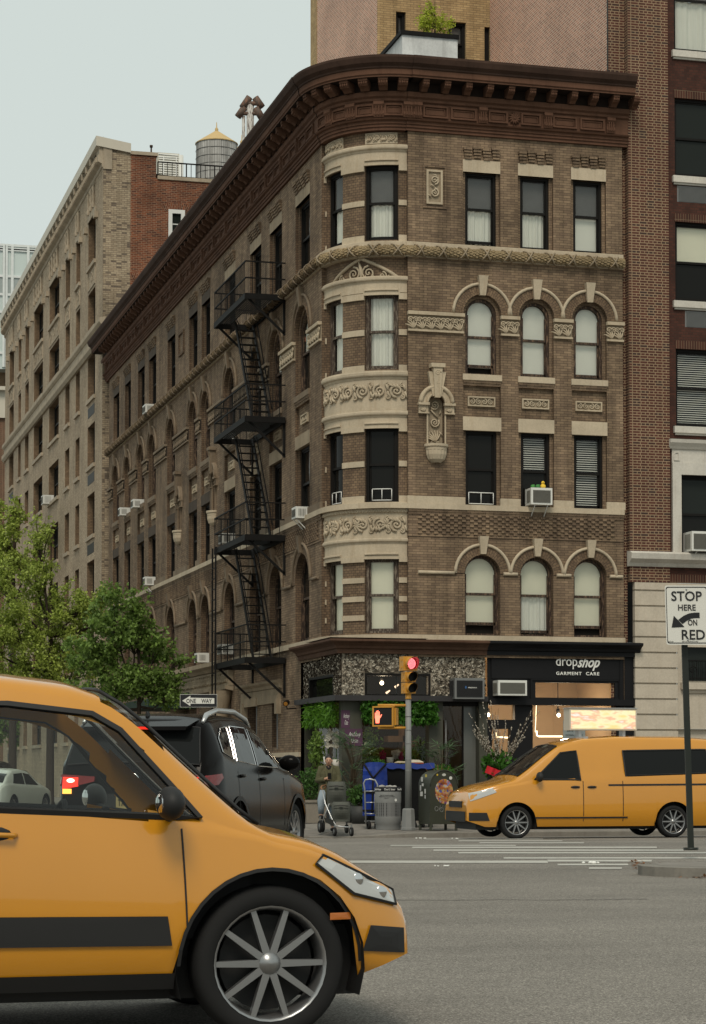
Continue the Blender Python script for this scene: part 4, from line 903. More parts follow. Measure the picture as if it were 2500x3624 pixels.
# horn shaped vents on a pole, on the corner building's roof
c = atD(886, 530, 66); hv = thing('vent_pole', 'peeling white vent pole topped by four slanted rusty cylinders', 'vent stack', (c.x, c.y, ROOFZ-.1))
M['peelW'] = peeling('peeling_white_pipe', (.50,.49,.46), (.10,.07,.06)); M['rustP'] = peeling('rusty_pipe', (.10,.075,.06), (.22,.11,.07))
zt = atD(888, 365, 66).z; g = MB(); g.tube([(c.x, c.y, ROOFZ-.1), (c.x, c.y, zt)], .11, 12); g.tube([(c.x-.19, c.y+.05, ROOFZ-.1), (c.x-.19, c.y+.05, atD(886,410,66).z)], .05, 8); g.build('pole', M['peelW'], hv)
for (u0, v0, u1, v1) in ((858,382,884,344), (842,414,866,380), (904,346,928,380), (906,382,929,420)):
    g = MB(); g.tube([atD(u0, v0, 66), atD(u1, v1, 66)], .105, 12); g.build('cylinder', M['rustP'], hv)
g = MB(); g.tube([atD(868, 366, 66), atD(880, 366, 66), atD(898, 366, 66), atD(916, 366, 66)], .07, 8); g.tube([atD(858, 402, 66), atD(890, 402, 66), atD(915, 402, 66)], .06, 8); g.build('cross_pipe', M['rustP'], hv)
# ================================================================ FAR LEFT GLASS TOWER AND LOW HOUSE
YG = 168; xg0, xg1 = atY(-90, 900, YG).x, atY(160, 900, YG).x; gl = thing('glass_building', 'pale glass office block at the far left edge behind the tan cornice', 'building', (xg0, YG, 0))
M['gpanel'] = plain('pale_glass_panel', (.50,.57,.55), .12, 0, .5, .05, .3); M['gpanel2'] = plain('grey_glass_panel', (.30,.335,.325), .15, 0, .5, .05, .3); M['mull'] = plain('white_mullion', (.62,.65,.64), .5)
zg = lambda v: atY(20, v, YG).z; g = MB(); rowv = [905, 978, 1043, 1105, 1180, 1250, 1300]
top = zg(868); g.box(xg0, xg1, YG, YG+14, zg(1306), top, 0); g.build('wall', M['gpanel'], gl)
g = MB()
g.box(xg0, xg1, YG-.03, YG+.01, zg(1043), zg(981), 0); g.build('spandrel', M['gpanel2'], gl)
g = MB()
for v in (868, 880, 884, 978, 1043, 1105, 1250): g.box(xg0, xg1, YG-.12, YG+.02, zg(v)-.09, zg(v)+.09)
for u in (-60, -10, 15, 23, 44, 100, 130): x = atY(u, 900, YG).x; g.box(x-.1, x+.1, YG-.16, YG+.02, zg(1300), top)
g.build('mullion', M['mull'], gl)
g = MB(); g.box(xg0, xg1, YG+1.5, YG+14, 0, zg(1306)); g.build('base', M['tanJ'], gl)
lh = thing('brick_house', 'low red brown brick house with cream top, sliver at the left edge', 'building', (xg0, 150, 0)); a = atY(-120, 1500, 150).x; b = atY(40, 1500, 150).x; zz = lambda v: atY(10, v, 150).z
g = MB(); g.box(a, b, 150, 160, 0, zz(1480)); g.build('wall', M['dred'], lh); g = MB(); g.box(a-.2, b+.1, 149.8, 160, zz(1480), zz(1385)); g.box(a-.4, b+.3, 149.4, 160, zz(1385), zz(1372)); g.build('cornice', M['cap'], lh)
# ================================================================ RIGHT NEIGHBOUR AND REAR WING
rb_ = thing('brick_apartment_building', 'tall dark red brick building with limestone base at the right edge', 'building', (S1R+.1, Yf, 0))
RR = Flat((0, Yf+.04, 0), (1,0,0), (0,-1,0)); ZT = 34.0; xe = sR(2700)
xr = lambda u, v=1200: atY(u, v, Yf+.04).x; zr = lambda v, u=2440: atY(u, v, Yf+.04).z
zb0 = zr(2065); pa, pb = xr(2221), xr(2363)
WR = [(-190,184,184),(350,627,0),(787,1068,0),(1236,1511,0),(1680,1958,0)]; wl_, wr_ = xr(2392), xr(2392)+1.25
ops = [(wl_, wr_, zr(b), zr(t), False) for t, b, _ in WR[:4]]+[(xr(2408), xr(2408)+1.2, zr(1957), zr(1682), False)]
g = MB(); wall(g, RR, pb, xe, zb0, ZT, ops, .14, 0, 0); g.build('wall', M['dredP'], rb_)
g = MB(); sbox(g, RR, pa, pb, zr(1958, 2290), ZT, -.1, .12); sbox(g, RR, pa+.02, pb, zb0, zr(1958, 2290), -.1, .08); g.build('pilaster', M['dred'], rb_)
g = MB(); rect(g, Off(RR, -.12), S1R-.3, pa+.02, 0, ZT); g.build('wall', M['dred'], rb_)
g = MB(); YB = atX(1735, 200, S1R+.12).y; g.poly([(S1R+.12, YB, ROOFZ-2), (S1R+.12, Yf+.17, ROOFZ-2), (S1R+.12, Yf+.17, ZT), (S1R+.12, YB, ZT)]); o = g.build('side_wall', M['pink'], rb_); o['label'] = 'pale pinkish brick side wall'
g = MB()
for y in (Yf+.6, Yf+1.1): g.tube([(S1R+.07, y, ROOFZ-.5), (S1R+.07, y, ZT)], .035, 6)
g.build('conduit', M['acd'], rb_)
g = MB(); g.tube([RR.P(S1R+.2, zr(265), .05), RR.P(S1R+.2, zr(700), .05), RR.P(S1R+.24, zr(780), .06), RR.P(pa, zr(807), .13)], .012, 5); g.build('cable', M['tstone'], rb_)
for (t, b, _), kinds in zip(WR[:4], (('screen','drape'), ('refl','refl'), ('cream','dark'), ('blind','blind'))):
    window(RR, wl_, wr_, zr(b), zr(t), False, .12, M['frame'], *kinds, .5, par=rb_)
    g = MB(); z = zr(b); sbox(g, RR, wl_-.08, wr_+.15, z-.17, z, -.1, .10); sbox(g, RR, wl_-.04, wr_+.1, z-.22, z-.17, -.05, .05); g.build('window_sill', M['white'], rb_)
    g = MB(); z = zr(t); sbox(g, RR, wl_-.02, wr_+.1, z, z+.21, -.05, .012); g.build('soldier_course', M['soldier'], rb_)
    if b in (627, 1068):
        g = MB(); z = zr(b)-.24; sbox(g, RR, wl_+.06+(.2 if b > 700 else 0), wr_, z-.42, z, -.05, .004)
        for q in range(14): sbox(g, RR, wl_+.1+(.2 if b > 700 else 0), wr_-.04, z-.4+.028*q, z-.388+.028*q, 0, .02)
        g.build('vent_grille', M['acd'], rb_)
g = MB(); x0 = xr(2374)
sbox(g, RR, x0, xr(2405), zr(1958), zr(1640), -.02, .09); sbox(g, RR, xr(2405), xe, zr(1682), zr(1640), -.02, .09); sbox(g, RR, x0, xe, zr(1640), zr(1592), -.02, .06)
sweep(g, RR, xr(2360), xe, [(0, zr(1592)), (.10, zr(1592)), (.14, zr(1584)), (.22, zr(1572)), (.24, zr(1560)), (0, zr(1556))]); rim(g, RR, xr(2380), xr(2399), zr(1633), zr(1602), .03, .05, .085)
g.build('window_surround', M['white'], rb_)
window(RR, xr(2408), xr(2408)+1.2, zr(1957), zr(1682), False, .12, M['frame'], 'refl', 'dark', .5, par=rb_)
g = MB(); sweep(g, RR, xr(2216), xe, [(0, zr(2010)), (.10, zr(2010)), (.16, zr(1998)), (.30, zr(1985)), (.33, zr(1966)), (.20, zr(1958)), (0, zr(1956))]); g.build('string_cornice', M['white'], rb_)
g = MB(); sbox(g, RR, pa, xe, zr(2065), zr(2034), 0, .02); g.build('soldier_course', M['soldier'], rb_)
lx0, lx1 = xr(2238), xr(2388); vs = [2066, 2097]+[2097+54.5*i for i in range(1, 14)]
for v0, v1 in zip(vs, vs[1:]):
    g = MB(); sbox(g, RR, lx0, lx1, max(zr(v1)+.045, .05), zr(v0), -.05, .10); g.build('limestone_course', M['lime'], rb_)
g = MB(); sbox(g, RR, lx0+.02, lx1-.015, .1, zr(2066), -.1, .05); wall(g, Off(RR, .03), lx1, xe, zr(2580), zr(2066), [(xr(2412), xe, zr(2410), zr(2290), False)], .2); sbox(g, RR, lx1, xe, .1, zr(2580), -.2, -.1, 0); g.build('wall', M['lime'], rb_)
g = MB(); sbox(g, RR, xr(2400), xe, zr(2440), zr(2416), 0, .16); sbox(g, RR, xr(2412), xe, zr(2452), zr(2440), 0, .08); g.build('window_sill', M['lime'], rb_)
g = MB(); rect(g, RR, xr(2412), xe, zr(2412), zr(2288), -.12); g.build('pane', M['glassR'], rb_)
g = MB()
for v in (2338, 2400): g.bar(RR.P(xr(2404), zr(v), .1), RR.P(xe, zr(v), .1), .03, .03)
x = xr(2408)
while x < xe: g.bar(RR.P(x, zr(2410), .1), RR.P(x, zr(2338), .1), .018, .018); x += .12
for i in range(5): scroll(g, RR, xr(2440)+.55*i, zr(2372), .12, .1, 1, 0, 1.4, .014)
g.build('window_railing', M['iron'], rb_)
g = MB(); g.box(S1R+.12, xe, Yf+.2, YB, ZT-.2, ZT); g.build('roof', M['iron'], rb_)
rw_ = thing('apartment_building', 'ochre and pinkish brick rear wing rising behind the brown cornice', 'building', (21, YB, 0)); SB = Flat((0, YB, 0), (1,0,0), (0,-1,0)); xB = lambda u, v=100: atY(u, v, YB).x; zB = lambda v, u=1600: atY(u, v, YB).z
xL0 = xB(1338); wops = [(xB(1402), xB(1437), zB(215), zB(58), False), (xB(1586), xB(1650), zB(225), zB(76), False), (xB(1715), xB(1735), zB(228), zB(84), False)]
g = MB(); wall(g, SB, xL0, S1R+.12, ROOFZ-4, ZT, wops, .2); g.build('wall', M['ybrick'], rw_)
for a, b, zb, zt, _ in wops: window(SB, a, b, zb, zt, False, .14, M['frame'], 'screen', 'dark', .5, par=rw_, fw=.09)
YP = atX(1108, 100, xL0).y; SP = Flat((xL0, 0, 0), (0,-1,0), (-1,0,0))
g = MB(); rect(g, SP, -YP, -YB, ROOFZ-4, ZT); o = g.build('side_wall', M['pink'], rw_); o['label'] = 'pinkish brick flank with pale corner quoins'
g = MB(); sbox(g, SP, -YP-.25, -YP+.6, ROOFZ-4, ZT, -.05, .02); sbox(g, SB, xL0-.01, xL0+.12, ROOFZ-4, ZT, -.05, .012); g.build('quoin', M['ybrick'], rw_)
g = MB(); g.box(xL0, S1R+8, YB+.2, YP, ZT-.2, ZT); g.poly([(xL0, YP, 0), (S1R+8, YP, 0), (S1R+8, YP, ZT), (xL0, YP, ZT)]); g.build('roof', M['iron'], rw_)
# ================================================================ ROOFTOP BULKHEAD AND TREE
Yk = Yf+2.6; kx0, kx1 = atY(1424, 180, Yk).x, atY(1620, 180, Yk).x; kz0, kz1 = ROOFZ-.15, atY(1600, 138, Yk).z
bh = thing('roof_bulkhead', 'flaking white masonry box with dark coping on the brown cornice roof', 'roof box', (kx0, Yk, ROOFZ-.12))
g = MB(); g.box(kx0, kx1, Yk, Yk+2.4, kz0, kz1); g.build('wall', M['offwhite'], bh); g = MB(); g.box(kx0-.05, kx1+.03, Yk-.05, Yk+2.45, kz1, kz1+.11); g.build('coping', M['iron'], bh)
def leafmat(name, c, v=.4, tr=.4):
    t = NT(name); oi = t('ShaderNodeNewGeometry'); r = oi.outputs['Random Per Island']; col = t.mix(r, tuple(x*(1-v) for x in c), tuple(x*(1+v) for x in c))
    d = t('ShaderNodeBsdfPrincipled'); t.l.new(col, d.inputs['Base Color']); d.inputs['Roughness'].default_value = .5; d.inputs['Specular IOR Level'].default_value = .3
    tl = t('ShaderNodeBsdfTranslucent'); t.l.new(col, tl.inputs[0]); m = t('ShaderNodeMixShader'); m.inputs[0].default_value = tr; t.l.new(d.outputs[0], m.inputs[1]); t.l.new(tl.outputs[0], m.inputs[2]); t.l.new(m.outputs[0], t.out.inputs[0]); return t.m
M['leafA'] = leafmat('pear_leaf', (.16,.25,.055)); M['leafB'] = leafmat('locust_leaf', (.33,.41,.085)); M['leafY'] = leafmat('spring_leaf', (.42,.48,.06)); M['palm'] = leafmat('palm_leaf', (.10,.16,.085)); M['box'] = leafmat('shrub_leaf', (.055,.12,.025)); M['moss'] = leafmat('bright_fern', (.095,.22,.022)); M['moss2'] = leafmat('fern', (.05,.145,.018))
M['treebark'] = plain('tree_bark', (.045,.034,.026), .9, 0, .1, .4, 9, .01)
def addleaf(mb, p, d, up, L, w, m=0):
    s_ = d.cross(up); s_ = s_.normalized() if s_.length > 1e-4 else Vector((1,0,0)); s_ = s_*w
    mb.poly([p, p+d*(L*.5)+s_, p+d*L, p+d*(L*.5)-s_], m)
def rv(r): 
    while True:
        v = Vector((r.uniform(-1,1), r.uniform(-1,1), r.uniform(-1,1)))
        if .05 < v.length < 1: return v.normalized()
def tree(name, lab, base, H, blobs, nl, L, w, mat, seed, trunk=.13, group=None, lean=(0,0), nb=9, twig=False):
    r = random.Random(seed); base = Vector(base); t = thing(name, lab, 'tree', base, 0, group)
    tk = MB(); top = base+Vector((lean[0], lean[1], H*.55)); mid = base+Vector((lean[0]*.4, lean[1]*.4, H*.28))
    tk.tube([base, base+Vector((0,0,.2)), mid, top, base+Vector((lean[0]*1.3, lean[1]*1.3, H*.85))], [trunk*1.35, trunk, trunk*.85, trunk*.5, trunk*.12], 9)
    lf = MB(); tot = sum(R_[0]*R_[1]*R_[2] for _, R_ in blobs); wsum = sum((R_[0]*R_[1]*R_[2])**.66 for _, R_ in blobs)
    for c, R_ in blobs:
        c = Vector(c); share = (R_[0]*R_[1]*R_[2])**.66/wsum; n = int(nl*share); ntw = max(5, int(nb*2.2))
        per = max(3, int(n/(ntw*4)))
        a0 = mid.lerp(top, min(.98, max(.05, (c.z-R_[2]*.9-mid.z)/max(.1, top.z-mid.z)))); hub = a0.lerp(c, .72)+Vector((0,0,-R_[2]*.25))
        tk.tube([a0, a0.lerp(hub, .5)+Vector((r.uniform(-.15,.15), r.uniform(-.15,.15), -.12)), hub], [trunk*.42, trunk*.3, trunk*.2], 6, 0, False)
        for k in range(ntw):
            d = rv(r); e = c+Vector((d.x*R_[0], d.y*R_[1], d.z*R_[2]))*r.uniform(.45,1.12); m = hub.lerp(e, .5)+Vector((r.uniform(-.12,.12), r.uniform(-.12,.12), r.uniform(-.05,.15)))*R_[0]
            tk.tube([hub, m, e], [trunk*.15, trunk*.08, trunk*.03], 4, 0, False)
            for q in range(4):
                x = m.lerp(e, r.uniform(.0,1.0)) if q else e; dv = (rv(r)+Vector((0,0,.15))).normalized(); y = x+dv*r.uniform(.15,.42)*R_[0]**.5
                tk.tube([x, y], [trunk*.035, trunk*.018], 4, 0, False)
                for j in range(per):
                    p = x.lerp(y, r.uniform(-.1,1.15))+rv(r)*r.uniform(.02,.17)*max(.5, R_[0])
                    addleaf(lf, p, (rv(r)+Vector((0,0,-.35))).normalized(), rv(r), L*r.uniform(.55,1.25), w*r.uniform(.7,1.2))
    tk.build('trunk', M['treebark'], t)
    lf.build('crown', mat, t); return t
p = atY(1540, 140, Yk+1.1)
tree('sapling', 'small bright yellow green sapling growing on the white roof box', (p.x, p.y, kz1-.1), 2.0, [((atY(1528,75,p.y)), (.34,.3,.42)), ((atY(1570,85,p.y)), (.28,.3,.30)), ((atY(1502,85,p.y)), (.25,.25,.28)), ((atY(1515,25,p.y)), (.16,.16,.22))], 1700, .075, .024, M['leafY'], 4, .028, nb=6)
# ================================================================ STREET TREES
q = lambda u, v, Y: atY(u, v, Y)
Y = 66.0; b = q(492, 2700, Y); b.z = .12
tree('pear_tree', 'slender dark green pear tree in front of the brown side facade', b, 7.2, [(q(390,2165,Y), (1.05,1,1.0)), (q(330,2270,Y), (.95,.9,.8)), (q(470,2240,Y), (.9,.9,.9)), (q(555,2300,Y), (.75,.8,.55)), (q(430,2390,Y), (1.25,.9,.6)), (q(580,2400,Y), (.75,.8,.5)), (q(650,2335,Y), (.33,.5,.22)), (q(300,2330,Y), (.8,.8,.6)), (q(520,2440,Y), (.8,.7,.4)), (q(360,2450,Y), (1.2,.9,.55)), (q(600,2470,Y), (.7,.7,.3)), (q(470,2120,Y), (.5,.5,.5))], 14000, .135, .045, M['leafA'], 21, .10, 'street trees', nb=7)
Y = 82.0; b = q(178, 2700, Y); b.z = .12
tree('honey_locust', 'large feathery yellow green honey locust left of the pear tree', b, 11.5, [(q(60,2210,Y), (1.5,1.4,1.5)), (q(180,2150,Y), (1.3,1.3,1.1)), (q(290,2130,Y), (1.2,1.3,.8)), (q(120,2010,Y), (1.0,1.0,.8)), (q(250,2250,Y), (1.4,1.3,.9)), (q(370,2110,Y), (.5,.7,.35)), (q(20,2080,Y), (1.0,1,.9)), (q(120,2330,Y), (1.9,1.4,.8)), (q(140,1880,Y), (.55,.6,.5)), (q(-60,2250,Y), (1.4,1.3,1.5)), (q(260,2380,Y), (1.6,1.3,.7)), (q(60,2420,Y), (1.8,1.3,.6)), (q(380,2190,Y), (.7,.7,.5))], 30000, .14, .036, M['leafB'], 22, .16, 'street trees', nb=6)
Y = 104.0; b = q(45, 2700, Y); b.z = .12
tree('honey_locust', 'tall sparse locust tree at the left edge of the street', b, 16, [(q(25,1850,Y), (1.1,1.0,1.3)), (q(95,1960,Y), (1.0,1.0,1.0)), (q(10,1980,Y), (1.1,1.1,1.0)), (q(60,1790,Y), (.6,.6,.6)), (q(155,1870,Y), (.5,.5,.6)), (q(-40,1900,Y), (1.2,1,1.5))], 7500, .18, .05, M['leafB'], 23, .2, 'street trees', nb=5)
Y = 120.0; b = q(120, 2700, Y); b.z = .12
tree('honey_locust', 'distant dark tree low behind the parked cars', b, 9, [(q(80,2560,Y), (2.4,1.5,1.6)), (q(190,2580,Y), (2.2,1.5,1.3)), (q(-20,2520,Y), (2.2,1.5,1.9)), (q(120,2480,Y), (2.2,1.4,1.4))], 5000, .22, .07, M['leafA'], 24, .2, 'street trees', nb=4)
# ================================================================ FIRE ESCAPE on the side facade
fe = thing('fire_escape', 'black iron fire escape with four landings zigzagging down the side facade', 'fire escape', (Xl, -sL(900), 0))
sa, sb = sL(772), sL(996); dp = 1.12                       # along the wall, and how far it stands out
s_in, s_out = sa, sb
LV = [zL(800, v) for v in (0,)] if False else None
def landing(vn, rail=True):                        # vn: photo row of the landing's front corner at u=870
    z = atX(872, vn, Xl-dp).z; a, b = -atX(760, vn+130, Xl-dp).y, -atX(870, vn, Xl-dp).y
    g = MB(); 
    for d in (.05, dp): g.bar(L.P(a, z, d), L.P(b, z, d), .05, .16)
    for s in (a, b): g.bar(L.P(s, z, .03), L.P(s, z, dp), .05, .16, (0,0,1))
    n = 16
    for i in range(n): 
        d = .1+(dp-.16)*i/(n-1)
        g.bar(L.P(a if d > .62 else a+1.6, z+.06, d), L.P(b, z+.06, d), .035, .02)
    o = g.build('landing', M['iron'], fe)
    h = MB()
    for zz in (z+.5, z+.95):
        h.bar(L.P(a, zz, dp), L.P(b, zz, dp), .035, .035)
        for s in (a, b): h.bar(L.P(s, zz, .02), L.P(s, zz, dp), .035, .035)
    s = a
    while s <= b: h.bar(L.P(s, z, dp), L.P(s, z+.95, dp), .016, .016); s += .17
    for s in (a, b):
        for k in range(1, 6): h.bar(L.P(s, z, dp*k/6), L.P(s, z+.95, dp*k/6), .016, .016)
    h.build('railing', M['iron'], o)
    k = MB()
    for s in (a+.1, b-.1): k.bar(L.P(s, z-.05, dp-.1), L.P(s, z-.95, .03), .05, .06); k.bar(L.P(s, z, .03), L.P(s, z-1.0, .03), .06, .05)
    k.build('bracket', M['iron'], o)
    return a, b, z
lv = [landing(v) for v in (1045, 1480, 1900, 2335)]
for (a, b, z1), (a2, b2, z0) in zip(lv, lv[1:]):
    g = MB(); t0, t1 = a+.55, a+2.95; 
    for d in (.12, .62): g.bar(L.P(t0, z1, d), L.P(t1, z0+.05, d), .04, .14)
    n = 14
    for i in range(1, n): f = i/n; s, z = t0+(t1-t0)*f, z1+(z0-z1)*f; g.bar(L.P(s, z, .12), L.P(s, z, .62), .19, .022)
    for d in (.10, .64): g.tube([L.P(t0-.1, z1+.02, d), L.P(t0+.15, z1+.1, d), L.P(t0+.4+.1, z1-.1, d), L.P(t1-.15, z0+.75, d), L.P(t1, z0+.5, d)], .016, 5)
    g.build('stair', M['iron'], fe)
g = MB(); a, b, z = lv[3]; x0 = sL(775); ztop = lv[2][2]+.1; zbot = 2.3
for d in (.95, .95+.001): pass
for s in (a-.05, a+.42): g.bar(L.P(s, zbot, dp+.06), L.P(s, ztop, dp+.06), .045, .03)
zz = zbot+.1
while zz < ztop: g.bar(L.P(a-.05, zz, dp+.06), L.P(a+.42, zz, dp+.06), .025, .025); zz += .30
g.build('ladder', M['iron'], fe)
# ================================================================ WINDOW AIR CONDITIONERS
def acunit(lab, S, sc, zb, w=.5, h=.36, dep=.42, mat='acw', din=.12, group='window air conditioners', brace=True, face='acg'):
    o = thing('air_conditioner', lab, 'air conditioner', S.P(sc, zb, 0), 0, group)
    g = MB(); sbox(g, S, sc-w/2, sc+w/2, zb, zb+h, -din, dep, 0, True); g.build('case', M[mat], o)
    g = MB(); sbox(g, S, sc-w/2+.05, sc+w/2-.05, zb+.05, zb+h-.06, dep, dep+.008)
    n = int(h/.03)
    for i in range(n): sbox(g, S, sc-w/2+.05, sc+w/2-.05, zb+.05+(h-.11)*i/n, zb+.05+(h-.11)*(i+.45)/n, dep+.008, dep+.016)
    g.build('grille', M[face], o)
    g = MB()
    for k in range(5):
        for t in (sc-w/2-.006, sc+w/2+.006):
            dd = .06+(dep-.1)*k/5; p0 = S.P(t, zb+.06, dd); p1 = S.P(t, zb+h-.06, dd); g.bar(p0, p1, .012, .03)
    g.build('side_louvre', M[face], o)
    if brace: g = MB(); g.bar(S.P(sc-w*.3, zb-.01, dep*.9), S.P(sc-w*.3, zb-.26, .02), .018, .02); g.build('bracket', M['wpaint'], o); g = MB(); g.bar(S.P(sc+w*.3, zb-.01, dep*.9), S.P(sc+w*.3, zb-.26, .02), .018, .02); g.build('bracket', M['wpaint'], o)
    return o
acb_ = acunit('white air conditioner with small toys on top in the middle fourth storey window', R, sR(1902), zR(1902, 1791), .56, .42, .34, brace=True)
toys = [(-.17,'green','green plush toy on the air conditioner, left of the other one',(.06,.22,.05),.06), (-.04,'green','green plush toy on the air conditioner, next to the yellow duck',(.05,.19,.05),.065), (.10,'yellow','yellow toy duck sitting on the window air conditioner',(.75,.5,.05),.075)]
for dx, nm, lab, c_, r_ in toys:
    g = MB(); b = R.P(sR(1902)+dx, zR(1902, 1791)+.42, .15); g.ball(b+Vector((0,0,r_*.8)), r_, 0, 8, 6, 1, 1, .85)
    if nm == 'yellow': g.ball(b+Vector((.0,0,r_*2.0)), r_*.62, 0, 8, 6); g.tube([b+Vector((0,-.03,r_*2)), b+Vector((0,-.09,r_*1.95))], [.02,.008], 5)
    else: g.ball(b+Vector((r_*.5,0,r_*1.4)), r_*.35, 0, 6, 4)
    tag(g.build('plush_toy' if nm == 'green' else 'toy_duck', plain(nm+'_toy', c_, .8), org=b), lab, 'toy')
acL = [(1080, 1837, .55, 'white air conditioner with black grille in the window nearest the rounded bay'), (538, 1465, .75, 'cream air conditioner high up over the leaf garland'), (496, 1798, .6, 'yellowish fronted air conditioner under the arched window'), (449, 1826, .55, 'small white air conditioner beside the yellowish one'), (540, 2072, .55, 'white air conditioner propped on the buff sill band'), (728, 2345, .6, 'white louvred air conditioner above the carved entrance cornice'), (812, 2316, .62, 'white air conditioner behind the lowest fire escape railing'), (815, 1925, .55, 'white air conditioner behind the third fire escape landing'), (815, 1570, .55, 'white air conditioner behind the second fire escape landing')]
for k_, (u, v, w_, lab) in enumerate(acL): acunit(lab, L, sL(u), zL(u, v), w_*.85, .30, .30, brace=(k_ in (0, 4)))
acunit('white air conditioner on the tan brick apartment wall', LT, sT(180), zTn(1785, 180), .7, .42, .4, brace=False)
acunit('big white air conditioner in the limestone framed window at the right', RR, xr(2470), zr(1955), .78, .50, .45)
# ================================================================ GROUND FLOOR OF THE CORNER BUILDING
E = .1; SRF = Off(R, -E); SLF = Off(L, -E)
xS = lambda u, v=2500: atY(u, v, Yf+E).x
zS = lambda v, u=1450: atY(u, v, Yf+E).z
yS = lambda u, v=2500: -atX(u, v, Xl+E).y
c0x, c0y = Xl+E, -(Yf+E)
xB0, xB1, xK1 = xS(1718), xS(1725), xS(2250)
lB = yS(1078)
def warp(name, txt, w, h, mat, p, right, parent, up=(0,0,1), **k):             # lettering stretched to a measured size
    o = lettering(name, txt, 1.0, mat, Matrix.Identity(4), None, **k)
    vs = [v.co for v in o.data.vertices]; x0, x1 = min(v.x for v in vs), max(v.x for v in vs); y0, y1 = min(v.y for v in vs), max(v.y for v in vs)
    o.data.transform(facing(p, right, up) @ Matrix.Diagonal((w/(x1-x0), h/(y1-y0), 1, 1)) @ Matrix.Translation((-(x0+x1)/2, -(y0+y1)/2, 0)))
    if parent: o.parent = parent; o.matrix_parent_inverse = wm(parent).inverted()
    return o
# side facade below the second floor: brick, stone base, entrance
zb_t, zb_b = zL(1020, 2663), zL(1020, 2679)
w1 = (sL(878), sL(912)); w2 = (sL(965), sL(985)); zt1 = zL(890, 2500)
ent = (sL(700), sL(800)); 
g = MB(); wall(g, L, S0L, lB+.02, 0, Z0, [(*w1, zb_t+.15, zt1, False), (*w2, zb_t+.15, zt1, False), (ent[0]+.4, ent[1]-.4, 0, 3.0, False, .5)], .3, 0, 1); g.build('wall', [M['brick'], M['brickJ']], bld)
g = MB(); sbox(g, L, ent[1]+.1, lB, zb_b, zb_t, 0, .05); g.build('base_course', M['stone'], bld)
g = MB(); sbox(g, L, ent[1]+.1, lB, 0, zb_b-.16, 0, .03); sbox(g, L, ent[1]+.1, lB, zb_b-.16, zb_b, 0, .045); g.build('painted_base', M['matblk'], bld)
for w_ in (w1, w2):
    g = MB(); rect(g, L, *w_, zb_t+.15, zt1, -.25); g.build('pane', M['glassD'], bld)
    g = MB(); g.bar(L.P(w_[1]-.06, zb_t+.1, -.02), L.P(w_[1]-.06, zt1, -.02), .06, .06); g.build('drain_pipe', M['acd'], bld)
g = MB(); a, b = sL(858), sL(1000); z1, z2 = zL(930, 2418), zL(930, 2470)      # stone head over the paired narrow windows
sweep(g, L, a, b, [(0, z1-.22), (.07, z1-.2), (.1, z1-.12), (.2, z1-.06), (.22, z1), (0, z1+.03)]); sbox(g, L, a+.15, b-.15, zt1, z1-.22, 0, .07); sbox(g, L, w1[0]-.3, w1[1]+.25, zt1-.02, zt1+.22, .0, .1); sbox(g, L, w2[0]-.2, w2[1]+.3, zt1, zt1+.22, 0, .1)
for s in (w1[0]-.35, w2[1]+.15): sbox(g, L, s, s+.25, zt1-.3, zt1+.1, 0, .14)
g.build('window_head', M['stoneD'], bld)
g = MB(); a, b = sL(655), sL(828); z0, z1, z2, z3 = zL(760, 2440), zL(760, 2425), zL(760, 2385), zL(760, 2362)   # carved entrance head
sweep(g, L, a-.2, b+.2, [(0, z2), (.2, z2+.02), (.28, (z2+z3)/2), (.42, z3-.03), (.42, z3+.1), (0, z3+.14)]); sbox(g, L, a, b, z1-.12, z2, 0, .16); sweep(g, L, a, b, [(0, z1-.26), (.24, z1-.22), (.26, z1-.12), (0, z1-.1)])
for s in (a+.1, b-.75): g.lathe(L.P(s+.32, 0, .3), [(.26,.1),(.24,z1-.85),(.25,z1-.8)], 14); g.lathe(L.P(s+.32, 0, .3), [(.25,z1-.78),(.34,z1-.4),(.36,z1-.26)], 14)
frieze(g, L, a+.15, b-.15, z1-.06, z2-.06, .17, 0, .035); g.build('entrance_surround', M['stoneD'], bld)
g = MB(); rect(g, L, ent[0]+.4, ent[1]-.4, 0, 3.0, -.48); g.build('door', M['glassD'], bld)
aw = MB(); a, b = sL(612), sL(700); zt, zb2 = zL(660, 2452), zL(660, 2480)     # green awning
aw.hexa([L.P(a, zb2-.3, 0), L.P(b, zb2-.3, 0), L.P(b, zb2-.3, 1.6), L.P(a, zb2-.3, 1.6), L.P(a, zt, 0), L.P(b, zt, 0), L.P(b, zb2, 1.6), L.P(a, zb2, 1.6)]); aw.build('awning', plain('dark_green_canvas', (.012,.03,.02), .8), bld)
# florist shopfront: bark fascia
ZL1, ZL0, ZBt = zS(2463), zS(2482), zS(2292)
tr1 = (xS(1291), xS(1524), zS(2466), zS(2384)); tr2 = (yS(1096), yS(1183), zS(2466), zS(2384))
def chipmat():
    t = NT('bark_chip'); gn = t('ShaderNodeNewGeometry'); c = t.ramp(gn.outputs['Random Per Island'], (0.0, (.04,.034,.027)), (.3, (.15,.125,.095)), (.6, (.34,.295,.23)), (1.0, (.56,.51,.42)))
    c = t.mix(1.0, c, t.ramp(t.noise(t.coord('Object'), 14, 5, .7), (.3, .55), (.7, 1.25)), 'MULTIPLY'); return t.finish(c, .95, 0, .1)
g = MB(); wall(g, SRF, c0x, xB0, ZL1, ZBt+.2, [(*tr1, False)], .12); wall(g, SLF, lB, c0y, ZL1, ZBt+.2, [(*tr2, False)], .12)
rr = random.Random(9)
